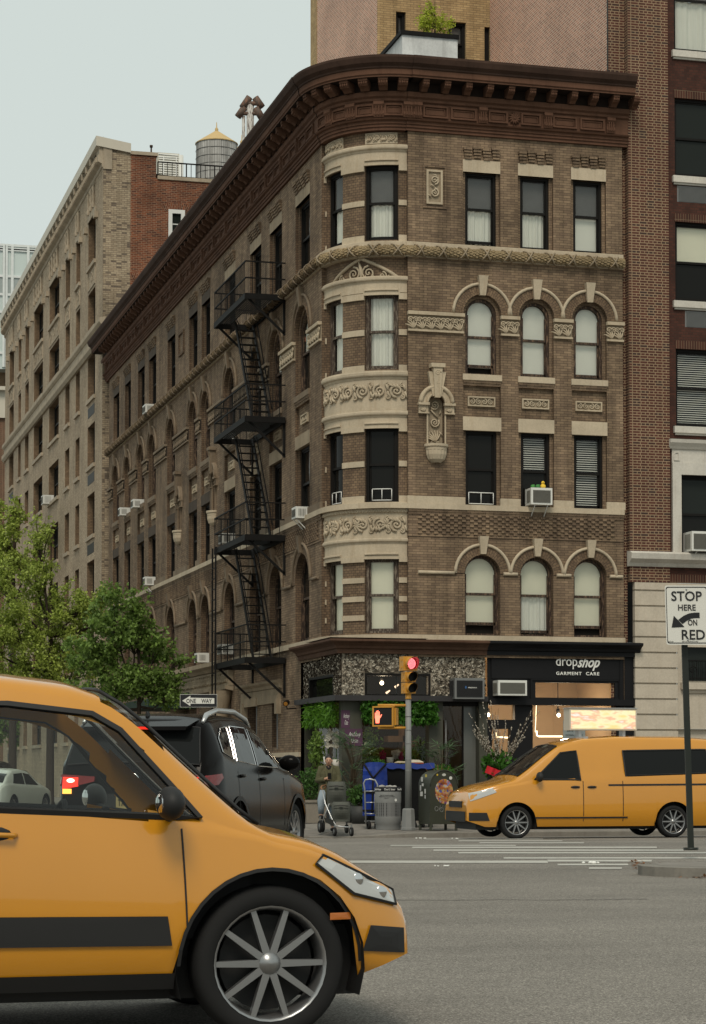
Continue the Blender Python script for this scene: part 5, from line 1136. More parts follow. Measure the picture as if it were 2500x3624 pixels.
def chips(S, s0, s1, hole, n):
    for _ in range(n):
        s, z = rr.uniform(s0+.02, s1-.02), rr.uniform(ZL1+.02, ZBt)
        if hole[0]-.05 < s < hole[1]+.05 and hole[2]-.05 < z < hole[3]+.05: continue
        a = rr.uniform(0, pi); l, w_ = rr.uniform(.02,.07), rr.uniform(.012,.032); d0, d1 = rr.uniform(.0,.03), rr.uniform(.015,.065)
        e = [(s+cos(a)*l*x-sin(a)*w_*y, z+sin(a)*l*x+cos(a)*w_*y) for x, y in ((-1,-.6),(.2,-1),(1,.3),(-.3,1))]
        t = [S.P(*e[0], d0), S.P(*e[1], d1), S.P(*e[2], d0*.5+d1*.5), S.P(*e[3], d1*.8)]
        g.poly(t, 0); c = S.P(s, z, -.01)
        for p, q_ in zip(t, t[1:]+t[:1]): g.poly([p, c, q_], 1)
chips(SRF, c0x, xB0, tr1, 4600); chips(SLF, lB, c0y, tr2, 2600)
M['chip'] = chipmat(); M['chipD'] = plain('bark_gap', (.055,.040,.028), .95)
g.build('bark_fascia', [M['bark'], M['chipD']], bld) if False else g.build('bark_fascia', [M['chip'], M['chipD']], bld)
def tframe(S, o, glass, back):
    f = MB(); rim(f, S, o[0], o[1], o[2], o[3], .06, -.14, .02); w_ = f.build('transom_window', M['frame'], bld); q_ = MB(); rect(q_, S, o[0]+.05, o[1]-.05, o[2]+.05, o[3]-.05, -.08); q_.build('pane', M[glass], w_)
    if back: f = MB(); f.bar(S.P((o[0]+o[1])/2, o[2], -.1), S.P((o[0]+o[1])/2, o[3], -.1), .02, .02); f.build('mullion', M['frame'], w_)
tframe(SRF, tr1, 'glassC', True); tframe(SLF, tr2, 'glassD', False)
# brown and black shop cornices, ledges
cprof = lambda zt, d=.30: [(-.1, zt-.34), (.05, zt-.34), (.05, zt-.24), (.10, zt-.22), (.12, zt-.16), (.20, zt-.10), (d-.04, zt-.08), (d-.02, zt-.06), (d, zt-.05), (d, zt), (-.1, zt+.04)]
zct = zR(1445, 2263)-.02
g = MB(); P_ = cprof(zct)
for (d0, z0), (d1, z1) in zip(P_, P_[1:]):
    a0, a1 = max(d0, -.1), max(d1, -.1)
    g.poly([R.P(Xl-d0+0, z0, d0), R.P(xB0, z0, d0), R.P(xB0, z1, d1), R.P(Xl-d1, z1, d1)]); g.poly([L.P(lB-.12, z0, d0), L.P(-(Yf-d0), z0, d0), L.P(-(Yf-d1), z1, d1), L.P(lB-.12, z1, d1)])
g.poly([L.P(lB-.12, z, d) for d, z in P_][::-1]); g.poly([R.P(Xl-.3, zct+.03, .3), R.P(Xl+2.2, zct+.03, .3), R.P(Xl+2.2, zct+.045, -.6), L.P(-(Yf+2.2), zct+.045, -.4), L.P(-(Yf+2.2), zct+.03, .3)])
g.build('shop_cornice', M['cornG'], bld)
g = MB(); sweep(g, R, xB0+.003, xK1+.06, cprof(zct)); o = g.build('shop_cornice', M['blackp'], bld); o['label'] = 'black shop cornice'
g = MB()
g.poly([SRF.P(c0x-.25, ZL0, .25), SRF.P(xB0, ZL0, .25), SRF.P(xB0, ZL1, .25), SRF.P(c0x-.25, ZL1, .25)]); g.poly([SLF.P(lB-.12, ZL0, .25), SLF.P(c0y+.25, ZL0, .25), SLF.P(c0y+.25, ZL1, .25), SLF.P(lB-.12, ZL1, .25)])
for z in (ZL0, ZL1): g.poly([SRF.P(c0x-.25, z, .25), SRF.P(xB0, z, .25), SRF.P(xB0, z, -.1), SRF.P(c0x+.1, z, -.1)]); g.poly([SLF.P(lB-.12, z, .25), SLF.P(c0y+.25, z, .25), SLF.P(c0y-.1, z, -.1), SLF.P(lB-.12, z, -.1)])
g.poly([SLF.P(lB-.12, ZL0, -.1), SLF.P(lB-.12, ZL0, .25), SLF.P(lB-.12, ZL1, .25), SLF.P(lB-.12, ZL1, -.1)]); g.build('shop_ledge', M['greyp'], bld)
# piers, glazing, door
zf = .2
g = MB(); px = xS(1283); py = yS(1201); px2, px3 = xS(1519), xS(1568)
g.hexa([SRF.P(c0x, zf, 0), SRF.P(px, zf, 0), SRF.P(px, zf, -.3), SLF.P(py, zf, -.3)]+[SRF.P(c0x, ZL0, 0), SRF.P(px, ZL0, 0), SRF.P(px, ZL0, -.3), SLF.P(py, ZL0, -.3)]) if False else None
sbox(g, SRF, c0x+.0, px, zf, ZL0, -.3, -.012); sbox(g, SLF, py-.0, c0y, zf, ZL0, -.3, -.010)
for S_, a_, b_ in ((SRF, px2, px3), (SLF, lB, lB+.12), (SRF, xS(1696), xB1)): h_ = MB(); sbox(h_, S_, a_, b_, zf, ZL0, -.3, .005); h_.build('shop_pier', M['olive'], bld)
g.build('shop_pier', M['olive'], bld)
g = MB(); sbox(g, SRF, px, px2, zf, .75, -.25, -.05); sbox(g, SLF, lB+.12, py, zf, .5, -.25, -.05); g.build('stall_riser', M['blackp'], bld)
g = MB(); rect(g, SRF, px, px2, .75, ZL0, -.15); rect(g, SLF, lB+.12, py, .5, ZL0, -.15); g.build('pane', M['glassC'], bld)
d0, d1 = px3, xS(1696)
g = MB(); sbox(g, SRF, d0, d1, zS(2497), ZL0, -.3, -.1); sbox(g, SRF, d0, d0+.05, zf, zS(2497), -.34, -.26); sbox(g, SRF, d1-.35, d1-.32, zf, zS(2497), -.34, -.26); dr = g.build('door', M['frame'], bld)
g = MB(); rect(g, SRF, d0+.05, d1-.35, zf, zS(2497), -.3); g.build('pane', M['glassC'], dr); g = MB(); rect(g, SRF, d1-.32, d1, zf, zS(2497), -.28); g.build('pane', plain('frosted_grey_glass', (.12,.125,.115), .25, 0, .5, .08), dr)
g = MB(); a = SRF.P(d0+.14, 1.0, -.2); g.tube([a, a+Vector((0,0,1.7))], .02, 8); g.build('handle', M['acd'], dr)
# black garment care shopfront
zs0, zs1 = zS(2397), zS(2306); zk1, zk0 = zS(2470), zS(2492)
g = MB(); t2 = (xS(1896), xS(2177), zS(2466), zS(2410))
wall(g, SRF, xB1, xK1, zk1, zct-.3, [(*t2, False)], .2); sbox(g, SRF, xB1+.1, xK1-.02, zs0, zs1, 0, .035); sbox(g, SRF, xB1, xK1+.08, zk0, zk1, -.2, .14); rim(g, SRF, t2[0]-.14, t2[1]+.14, t2[2]-.04, t2[3]+.1, .05, 0, .03)
gx = [(xS(1727), xS(1823), zS(2545), zk0), (xS(1742), xS(1806), zf+.5, zS(2578)), (xS(1886), xS(2184), zf+.45, zk0)]
wall(g, SRF, xB1, xK1, zf, zk0, [(*q_, False) for q_ in gx], .18); rect(g, RR, S1R-.1, xK1, 0, zct, .0); g.poly([SRF.P(xK1, zf, 0), SRF.P(xK1, zct, 0), SRF.P(xK1, zct, -.3), SRF.P(xK1, zf, -.3)]); g.build('shopfront', M['blackp'], bld)
g = MB()
for q_ in gx+[t2]: rect(g, SRF, *q_, -.12)
g.build('pane', M['glassC'], bld)
p = SRF.P((xS(1967)+xS(2041))/2, zS(2338), .04); sz = lambda u0, u1: xS(u1)-xS(u0); vz = lambda v0, v1: zS(v0)-zS(v1)
warp('sign_lettering', 'drop', sz(1967, 2042), vz(2319, 2366), M['sign'], p, (1,0,0), bld, ext=.02)
warp('sign_lettering', 'shop', sz(2042, 2122), vz(2318, 2369), M['sign'], SRF.P((xS(2042)+xS(2122))/2, zS(2341), .04), (1,0,0), bld, ext=.02, shear=.45, off=.022)
warp('sign_lettering', 'GARMENT  CARE', sz(1967, 2119), vz(2371, 2383), M['sign'], SRF.P((xS(1967)+xS(2119))/2, zS(2377), .04), (1,0,0), bld, ext=.02, off=.015, sp=1.25)
# interiors
g = MB(); y0, y1 = Yf+E+.31, Yf+5
g.poly([(Xl+.4, y1, 0), (xB1-.05, y1, 0), (xB1-.05, y1, 4.2), (Xl+.4, y1, 4.2)]); g.poly([(xB1-.06, y0, 0), (xB1-.06, y1, 0), (xB1-.06, y1, 4.2), (xB1-.06, y0, 4.2)]); g.poly([(Xl+.4, y0+1.6, 0), (Xl+.4, y1, 0), (Xl+.4, y1, 4.2), (Xl+.4, y0+1.6, 4.2)]); g.poly([(Xl+.2, y0, .21), (xB1, y0, .21), (xB1, y1, .21), (Xl+.2, y1, .21)]); g.poly([(Xl+.2, y0-.3, 4.2), (xB1, y0-.3, 4.2), (xB1, y1, 4.2), (Xl+.2, y1, 4.2)])
g.build('interior_wall', plain('florist_wall', (.10,.075,.05), .9), bld)
g = MB(); yk = Yf+3.2
g.poly([(xB1, yk, 0), (S1R, yk, 0), (S1R, yk, 4.3), (xB1, yk, 4.3)]); g.poly([(xB1-.03, y0, 0), (xB1-.03, yk, 0), (xB1-.03, yk, 4.3), (xB1-.03, y0, 4.3)]); g.poly([(S1R-.06, y0-.2, 0), (S1R-.06, yk, 0), (S1R-.06, yk, 4.3), (S1R-.06, y0-.2, 4.3)]); g.poly([(xB1, y0-.2, .2), (S1R, y0-.2, .2), (S1R, yk, .2), (xB1, yk, .2)]); g.poly([(xB1, y0-.2, 4.3), (S1R, y0-.2, 4.3), (S1R, yk, 4.3), (xB1, yk, 4.3)])
g.box(S1R-1.9, S1R-1.87, yk-.02, yk-.002, .2, 4.3); g.box(S1R-.75, S1R-.72, yk-.02, yk-.002, .2, 4.3)
g.build('interior_wall', M['tanwall'], bld)
M['bulb'] = glow('warm_bulb', (1.0, .80, .52), 8); M['tube'] = glow('warm_light_tube', (1.0, .74, .42), 3)
def lamp(nm, lab, u, v, Yd, power, r_=.05):
    p = atY(u, v, Yd); t = thing(nm, lab, 'ceiling lamp', p, 0, 'spot lamps inside the shops'); g = MB(); g.ball(p, r_, 0, 10, 8); g.build('bulb', M['bulb'], t)
    g = MB(); g.tube([p+Vector((0,.02,.04)), p+Vector((0,.06,.16))], [.06,.045], 8); g.tube([p+Vector((0,.06,.16)), Vector((p.x, p.y+.06, 4.2))], .012, 5); g.build('lamp_holder', M['frame'], t)
    l = bpy.data.lights.new('lamp_light', 'POINT'); l.energy = power; l.color = (1, .78, .52); l.shadow_soft_size = .12; o = bpy.data.objects.new('lamp_light', l); COL.objects.link(o); o.location = p+Vector((0,-.12,-.08)); o.parent = t; o.matrix_parent_inverse = wm(t).inverted()
lamp('spot_lamp', 'bright warm spot lamp behind the transom over the florist window', 1352, 2417, Yf+1.6, 26)
lamp('spot_lamp', 'warm bulb behind the left pane of the black garment care shop', 1729, 2530, Yf+1.7, 26); lamp('spot_lamp', 'warm bulb high in the big window of the black garment care shop', 1978, 2531, Yf+1.7, 44)
for u, v in ((1405, 2428), (1374, 2449)):
    p = atY(u, v, Yf+1.5); g = MB(); g.tube([p-Vector((.05,0,.03)), p+Vector((.05,0,.04))], [.03,.015], 8); tag(g.build('spot_lamp', glow('dim_spot', (1,.7,.45), 1.3), org=p), 'dim slanted spot lamp behind the florist transom, '+('upper one' if v < 2440 else 'lower one'), 'ceiling lamp', 'spot lamps inside the shops')
p0, p1, p2, p3 = [atY(u, v, Yf+1.4) for u, v in ((1891, 2583), (1901, 2603), (1990, 2606), (1896, 2606))]
g = MB(); g.tube([atY(1899, 2495, Yf+1.4), p0+(p1-p0)*.4], .008, 5); g.tube([atY(1900, 2586, Yf+1.4), p1, atY(1908, 2606, Yf+1.4), p2], .022, 8); tag(g.build('light_tube', M['tube'], org=p1), 'glowing bent light tube hanging in the big black shop window', 'light tube')
g = MB(); g.tube([atY(1806, 2580, Yf+1.4), atY(1806, 2595, Yf+1.4)], .018, 6); g.tube([atY(1758, 2590, Yf+1.4), atY(1758, 2608, Yf+1.4), atY(1806, 2611, Yf+1.4)], .018, 6); tag(g.build('light_tube', M['tube'], org=atY(1780, 2600, Yf+1.4)), 'small glowing light tube behind the willow branches', 'light tube')
g = MB(); a, b = atY(1994, 2550, Yf+.35), atY(2072, 2620, Yf+.35); g.box(a.x, b.x, a.y, a.y+.015, b.z, a.z); po = tag(g.build('poster', plain('pale_blue_poster', (.33,.38,.40), .6, 0, .3, .25, 6), org=(a.x, a.y, b.z)), 'pale blue poster standing in the black shop window', 'poster')
warp('lettering', '20% OFF', .40, .10, M['frame'], ((a.x+b.x)/2, a.y-.006, b.z+.27), (1,0,0), po, ext=.002, shear=.3); warp('lettering', 'DOWN JACKET', .46, .06, M['frame'], ((a.x+b.x)/2, a.y-.006, b.z+.12), (1,0,0), po, ext=.002)
g = MB(); a = SRF.P(xS(1568), .95, -2.2); b = SRF.P(xS(1470), 1.0, -2.6); x0, x1 = xS(1456), xS(1516)
g.box(x0, x1, Yf+2.2, Yf+2.6, zS(2622), zS(2600)); g.box(x1-.04, x1, Yf+2.2, Yf+2.6, .2, zS(2540)); tag(g.build('display_shelf', M['wood'], org=(x0, Yf+2.2, .2)), 'lit pale wooden shelf inside the florist window', 'shelf')
# posters on the corner pier
for (u0, u1, v0, v1, lab, tx) in ((1208, 1239, 2515, 2578, 'upper plum coloured poster on the olive corner pier, script faint', 1), (1221, 1284, 2580, 2640, 'lower plum poster with white Anthony handwriting on the corner pier', 2)):
    a, b = SRF.P(xS(u0), zS(v1), .0), SRF.P(xS(u1), zS(v0), .0); g = MB(); g.box(a.x, b.x, a.y-.006, a.y+.0, a.z, b.z); o = tag(g.build('poster', M['plum'], org=(a.x, a.y, a.z)), lab, 'poster')
    cx, w_, h_ = (a.x+b.x)/2, b.x-a.x, b.z-a.z
    warp('lettering', 'Anthony', w_*.68, h_*.34, M['sign'], (cx+.02, a.y-.009, a.z+h_*.64), (1,0,0), o, ext=.002, shear=.35, off=-.012); warp('lettering', 'Oste', w_*.38, h_*.26, M['sign'], (cx+.02, a.y-.009, a.z+h_*.32), (1,0,0), o, ext=.002, shear=.35, off=-.012)
# air conditioners over the shops
o = acunit('grey air conditioner lettered FRIEDRICH set in the bark fascia', SRF, (xS(1592)+xS(1694))/2, zS(2474), xS(1694)-xS(1590), zS(2400)-zS(2474), .45, 'acd', .1, brace=False, face='acb')
p = SRF.P((xS(1635)+xS(1669))/2, zS(2434), .45+.02); warp('lettering', 'FRIEDRICH', .22, .03, M['sign'], p, (1,0,0), o, ext=.003); g = MB(); q_ = SRF.P(xS(1629), zS(2434), .465); g.poly([q_+Vector((-.022,-.004,.035)), q_+Vector((-.022,-.004,-.01)), q_+Vector((0,-.004,-.035)), q_+Vector((.022,-.004,-.01)), q_+Vector((.022,-.004,.035))][::-1][::-1]); g.build('emblem', plain('blue_emblem', (.03,.09,.22), .4), o)
acunit('off white air conditioner below the black sign fascia', SRF, (xS(1748)+xS(1843))/2, zS(2460), xS(1843)-xS(1742), zS(2406)-zS(2460), .42, 'acw', .1, brace=False)
# security camera
c = L.P(yS(1062), zL(1062, 2505), 0); sc_ = thing('security_camera', 'black security camera on a bracket at the end of the bark fascia', 'camera', c)
g = MB(); g.tube([c, c+Vector((-.25,-.02,-.02)), c+Vector((-.28,-.05,.08))], .018, 6); g.build('bracket', M['frame'], sc_); g = MB(); h = c+Vector((-.28,-.05,.14)); g.tube([h+Vector((.05,.10,.02)), h+Vector((-.05,-.14,-.03))], [.07,.075], 10); g.build('housing', M['frame'], sc_); g = MB(); g.disc(h+Vector((-.052,-.145,-.031)), .055, (-.4,-.9,-.2), 12); g.build('lens', plain('amber_lens', (.30,.13,.02), .3), sc_)
# ================================================================ GREENERY
def fluff(nm, lab, cat, S, s0, s1, z0, z1, d, n, mat, L_=.16, w_=.028, seed=1):
    r = random.Random(seed); g = MB(); 
    for _ in range(n):
        s, z = r.uniform(s0, s1), z1-(z1-z0)*r.random()**.9; dd = d*r.uniform(.2,1)*(1-.35*((z-z0)/(z1-z0)))
        p = S.P(s, z, dd); v = Vector((r.uniform(-.5,.5), r.uniform(-.7,.1), r.uniform(-1.0,.25))).normalized(); addleaf(g, p, v, rv(r), L_*r.uniform(.6,1.3), w_)
    return tag(g.build(nm, mat, org=S.P((s0+s1)/2, z0, 0)), lab, cat)
fluff('hanging_fern', 'bright green fern fringe under the ledge, left of the corner pier', 'hanging plant', SLF, yS(1104), yS(1199), zS(2556, 1200), ZL0, .28, 2600, M['moss'], .17, .02, 3)
fluff('hanging_fern', 'dark green leafy fringe under the ledge over the florist window', 'hanging plant', SRF, xS(1281), xS(1536), zS(2553), ZL0, .30, 3800, M['moss2'], .15, .034, 4)
M['pot'] = plain('dark_planter', (.035,.036,.034), .6, 0, .3, .2); M['cpot'] = stonemat('concrete_planter', (.22,.195,.16)); M['wpot'] = plain('white_pot', (.55,.53,.48), .5); M['stem'] = plain('plant_stem', (.07,.05,.03), .9)
def palm(lab, base, H, R_, seed, n=20, zlo=.35):
    r = random.Random(seed); t = thing('fan_palm', lab, 'potted palm', base, 0, 'potted plants by the florist'); b = Vector(base)
    g = MB(); g.lathe(b, [(.0,0),(.19,0),(.24,.42),(.25,.48),(.22,.48),(.21,.42),(0,.42)], 14); g.build('pot', M['pot'], t)
    st = MB(); lf = MB()
    for i in range(n):
        a = r.uniform(0, 2*pi); zz = H*r.uniform(zlo, 1.0); rad = R_*r.uniform(.25, 1); hub = b+Vector((cos(a)*rad, sin(a)*rad*.8, zz)); st.tube([b+Vector((r.uniform(-.06,.06), r.uniform(-.06,.06), .42)), b+Vector((cos(a)*rad*.25, sin(a)*rad*.25, zz*.75)), hub], [.014,.010,.006], 5)
        out = Vector((cos(a), sin(a), .25)).normalized(); nb = 9
        for k in range(nb):
            th = (k/(nb-1)-.5)*3.6; side = out.cross(Vector((0,0,1))).normalized(); d = (out*cos(th)+side*sin(th)+Vector((0,0,.25-.25*abs(th)))).normalized(); addleaf(lf, hub, d, Vector((0,0,1))+rv(r)*.3, r.uniform(.26,.36), .021)
    st.build('stem', M['stem'], t); lf.build('leaves', M['palm'], t); return t
def gp(u, v, z=.2): return atZ(u, v, z)
def ptAt(u, Y, z): p = atY(u, 2800, Y); p.z = z; return p
palm('tall fan palm in a dark pot between the woman and the blue cart', ptAt(1252, Yf-.75, .19), 2.15, .42, 31, 34, .25)
palm('fan palm behind the delivery cart in front of the florist door', ptAt(1568, Yf-.7, .19), 2.0, .36, 32, 26, .45)
def shrub(nm, lab, cat, base, rx, rz_, n, mat, pot=None, L_=.07, w_=.022, seed=1, grp='potted plants by the florist'):
    r = random.Random(seed); b = Vector(base); t = thing(nm, lab, cat, b, 0, grp); h = 0
    if pot:
        pr, ph, pm, sq = pot; g = MB(); h = ph
        if sq: g.box(b.x-pr, b.x+pr, b.y-pr*.6, b.y+pr*.6, b.z, b.z+ph-.06); g.box(b.x-pr-.03, b.x+pr+.03, b.y-pr*.6-.03, b.y+pr*.6+.03, b.z+ph-.06, b.z+ph)
        else: g.lathe(b, [(0,0),(pr*.8,0),(pr,ph),(pr*.88,ph),(0,ph-.03)], 14)
        g.build('pot', pm, t)
    g = MB(); st = MB(); c = b+Vector((0,0,h+rz_*.9))
    for _ in range(9): d = rv(r); st.tube([b+Vector((0,0,h-.02)), c+Vector((d.x*rx*.8, d.y*rx*.6, d.z*rz_*.8))], [.010,.004], 4)
    for _ in range(n):
        d = rv(r); q_ = r.random()**.4; addleaf(g, c+Vector((d.x*rx*q_, d.y*rx*.75*q_, d.z*rz_*q_)), (rv(r)+Vector((0,0,.4))).normalized(), rv(r), L_*r.uniform(.6,1.4), w_)
    st.build('stem', M['stem'], t); g.build('leaves', mat, t); return t
shrub('shrub', 'loose green shrub in a concrete planter left of the woman', 'potted shrub', ptAt(1096, Yf-.55, .18), .34, .42, 900, M['box'], (.36,.55,M['cpot'],True), .08, .022, 41)
shrub('shrub', 'low leafy shrub in a dark pot behind the stroller', 'potted shrub', ptAt(1272, Yf-1.5, .17), .26, .26, 420, M['box'], (.22,.42,M['pot'],False), .10, .03, 42)
shrub('shrub', 'clipped bright green shrub behind the folded blue cart', 'potted shrub', ptAt(1338, Yf-.8, .19), .24, .2, 600, M['moss2'], (.2,1.15,M['pot'],False), .06, .022, 43)
shrub('shrub', 'clipped green shrub between the delivery cart and the door', 'potted shrub', ptAt(1570, Yf-1.3, .18), .30, .24, 700, M['moss2'], (.22,.95,M['pot'],False), .06, .022, 44)
t = shrub('leafy_bush', 'broad leaved green bush under the willow branches beside the dark door frame', 'potted bush', ptAt(1766, Yf-.9, .19), .42, .34, 520, M['moss2'], (.26,1.05,M['pot'],False), .13, .04, 45)
r = random.Random(46); b = ptAt(1766, Yf-.9, 1.25); t = thing('willow_branches', 'bare pussy willow branches with pale catkins standing in the bush', 'branches', b); g = MB(); ck = MB()
for i in range(46):
    a = r.uniform(-1.05, 1.05); l = r.uniform(.9, 1.95); y = r.uniform(-.25,.25); pts = []
    for k in range(6): f = k/5; pts.append(b+Vector((sin(a)*l*f**1.15*.62+r.uniform(-.03,.03), y*f, l*f*cos(a*.55))))
    g.tube(pts, [.009,.008,.007,.006,.005,.003], 4, 0, False)
    for k in range(16): f = r.uniform(.3, 1); j = min(4, int(f*5)); p = pts[j].lerp(pts[j+1], f*5-j); ck.ball(p+rv(r)*.012, .013, 0, 5, 3, 1, 1, 1.6)
g.build('stem', M['stem'], t); ck.build('catkins', plain('pale_catkin', (.38,.34,.28), .9), t)
g = MB(); a, b = atY(1722, 2722, Yf-1.2), atY(1800, 2752, Yf-1.2); d = (b-a).normalized(); n_ = Vector((-d.z, 0, d.x)); q4 = []
for i in range(9): f = i/8; c = a.lerp(b, f); q4.append((c+n_*.09+Vector((0,.02*sin(i*2.2),.01*sin(i*3))), c-n_*.09+Vector((0,.02*sin(i*2.2+1),0))))
for (p0, p1), (p2, p3) in zip(q4, q4[1:]): g.poly([p0, p2, p3, p1], 0, True); g.poly([p0+Vector((0,.02,0)), p1+Vector((0,.02,0)), p3+Vector((0,.02,0)), p2+Vector((0,.02,0))], 0, True)
tag(g.build('red_cloth', plain('red_cloth', (.45,.012,.02), .8), org=a), 'slanting red cloth strip below the leafy bush', 'cloth')
def flowers(lab, u, v, Y, col, n, rx, rz_, size, seed, pot=True, cat='potted flowers'):
    r = random.Random(seed); c = atY(u, v, Y); t = thing('potted_flower', lab, cat, (c.x, c.y, c.z-rz_), 0, 'flowers in the florist window'); g = MB(); s = MB()
    for _ in range(n):
        d = rv(r); p = c+Vector((d.x*rx, d.y*rx*.5, d.z*rz_))*(r.random()**.4)
        for k in range(5): a = 2*pi*k/5; addleaf(g, p, (Vector((cos(a)*.8, -.5, sin(a)*.8))).normalized(), Vector((0,-1,0)), size, size*.4)
    s.tube([c+Vector((0,.05,rz_)), c+Vector((.02,.05,0)), c+Vector((0,.05,-rz_-.25))], .01, 5)
    g.build('petals', leafmat(lab.split()[0]+'_petal', col, .2), t); s.build('stem', M['moss2'], t)
    if pot: g = MB(); g.lathe((c.x, c.y+.05, c.z-rz_-.45), [(0,0),(.10,0),(.13,.25),(.11,.25),(0,.23)], 12); g.build('pot', M['wpot'], t)
YW = Yf+.85
flowers('white orchid spray behind the left shop pane, left stem', 1164, 2612, Yf+.75, (.62,.60,.52), 34, .11, .26, .055, 51); flowers('white orchid spray behind the left shop pane, right stem', 1192, 2622, Yf+.75, (.62,.60,.52), 34, .10, .26, .055, 52)
flowers('burgundy orchids beside the white bowl in the florist window', 1355, 2676, YW, (.22,.012,.05), 26, .07, .14, .05, 53, False); flowers('magenta orchids right of the white bowl in the florist window', 1420, 2680, YW, (.25,.03,.07), 18, .05, .12, .05, 54, False)
flowers('peach orchids by the lit wooden shelf in the florist window', 1462, 2640, Yf+1.4, (.55,.28,.16), 40, .16, .26, .06, 55); flowers('silvery white leaves behind the white bowl', 1405, 2668, YW+.1, (.45,.43,.38), 20, .13, .12, .09, 56, False)
c = atY(1381, 2690, YW); g = MB(); g.lathe((c.x, c.y, c.z-.09), [(0,0),(.08,0),(.095,.16),(.085,.16),(0,.15)], 14); tag(g.build('bowl', M['wpot'], org=(c.x, c.y, c.z-.09)), 'white ribbed bowl standing in the florist window', 'bowl')
g = MB(); g.box(px+.05, px2-.05, Yf+.45, Yf+1.3, .75, .95); tag(g.build('display_counter', M['wood'], org=(px, Yf+.45, .75)), 'low counter carrying the flowers inside the florist window', 'counter')
for u, v, rx, rz_, sd in ((1310, 2640, .32, .5, 61), (1440, 2690, .25, .28, 62), (1490, 2660, .28, .4, 63), (1120, 2650, .2, .55, 64)):
    p = atY(u, v, Yf+1.2); shrub('house_plant', {61:'dim bushy plant at the left of the florist window',62:'dim low plant behind the signal pole in the florist window',63:'dim plant at the right of the florist window',64:'tall dim plant behind the left shop pane'}[sd], 'house plant', (p.x, p.y, p.z-rz_), rx, rz_, 420, M['leafA'], None, .12, .03, sd, 'house plants inside the florist')
# ================================================================ VEHICLES  (local frame: nose at x=0, tail at x=-L, y to the left, z up)
def pl(P, x):
    if x <= P[0][0]: return P[0][1]
    for (a, b), (c, d) in zip(P, P[1:]):
        if x <= c: return b+(d-b)*(x-a)/(c-a)
    return P[-1][1]
def sm(P, x, h=.05): return (pl(P, x-h)+2*pl(P, x)+pl(P, x+h))/4
M['yellow'] = plain('taxi_yellow_paint', (.53,.225,.010), .25, 0, .5, .07, 1.2, 0, .9)
M['blackcar'] = plain('black_car_paint', (.0045,.004,.0038), .16, .0, .06, .1, 1.5, 0, .0); M['whitecar'] = plain('white_car_paint', (.58,.62,.58), .3, 0, .5, .04, 1, 0, .5)
M['tyre'] = plain('tyre_rubber', (.014,.014,.014), .85, 0, .2, .2); M['alloy'] = plain('alloy_rim', (.30,.30,.30), .3, .8, .5, .1); M['cladding'] = plain('black_plastic', (.016,.016,.016), .6, 0, .3, .15)
M['chrome'] = plain('chrome', (.6,.6,.6), .12, 1.0, .5, .05); M['tail'] = glow('red_tail_lamp', (1, .035, .02), 2.2); M['tailhot'] = glow('hot_tail_lamp', (1, .25, .2), 9); M['taild'] = plain('red_lens', (.16,.008,.008), .15, 0, .5, .1); M['amber'] = glow('amber_lamp', (1, .35, .06), 3)
M['amberd'] = plain('amber_lens', (.40,.12,.02), .25, 0, .5, .05); M['lampw'] = plain('head_lamp_glass', (.42,.43,.42), .08, 0, .6, .1); M['carglass'] = darkglass('car_dark_glass', (.010,.011,.011), 0); M['silver'] = plain('silver_rail', (.42,.43,.43), .3, .6, .5, .05); M['seat'] = plain('dark_seat', (.02,.02,.021), .85)
M['carclear'] = glassmat('car_clear_glass', (.86,.90,.87), .02, .01)
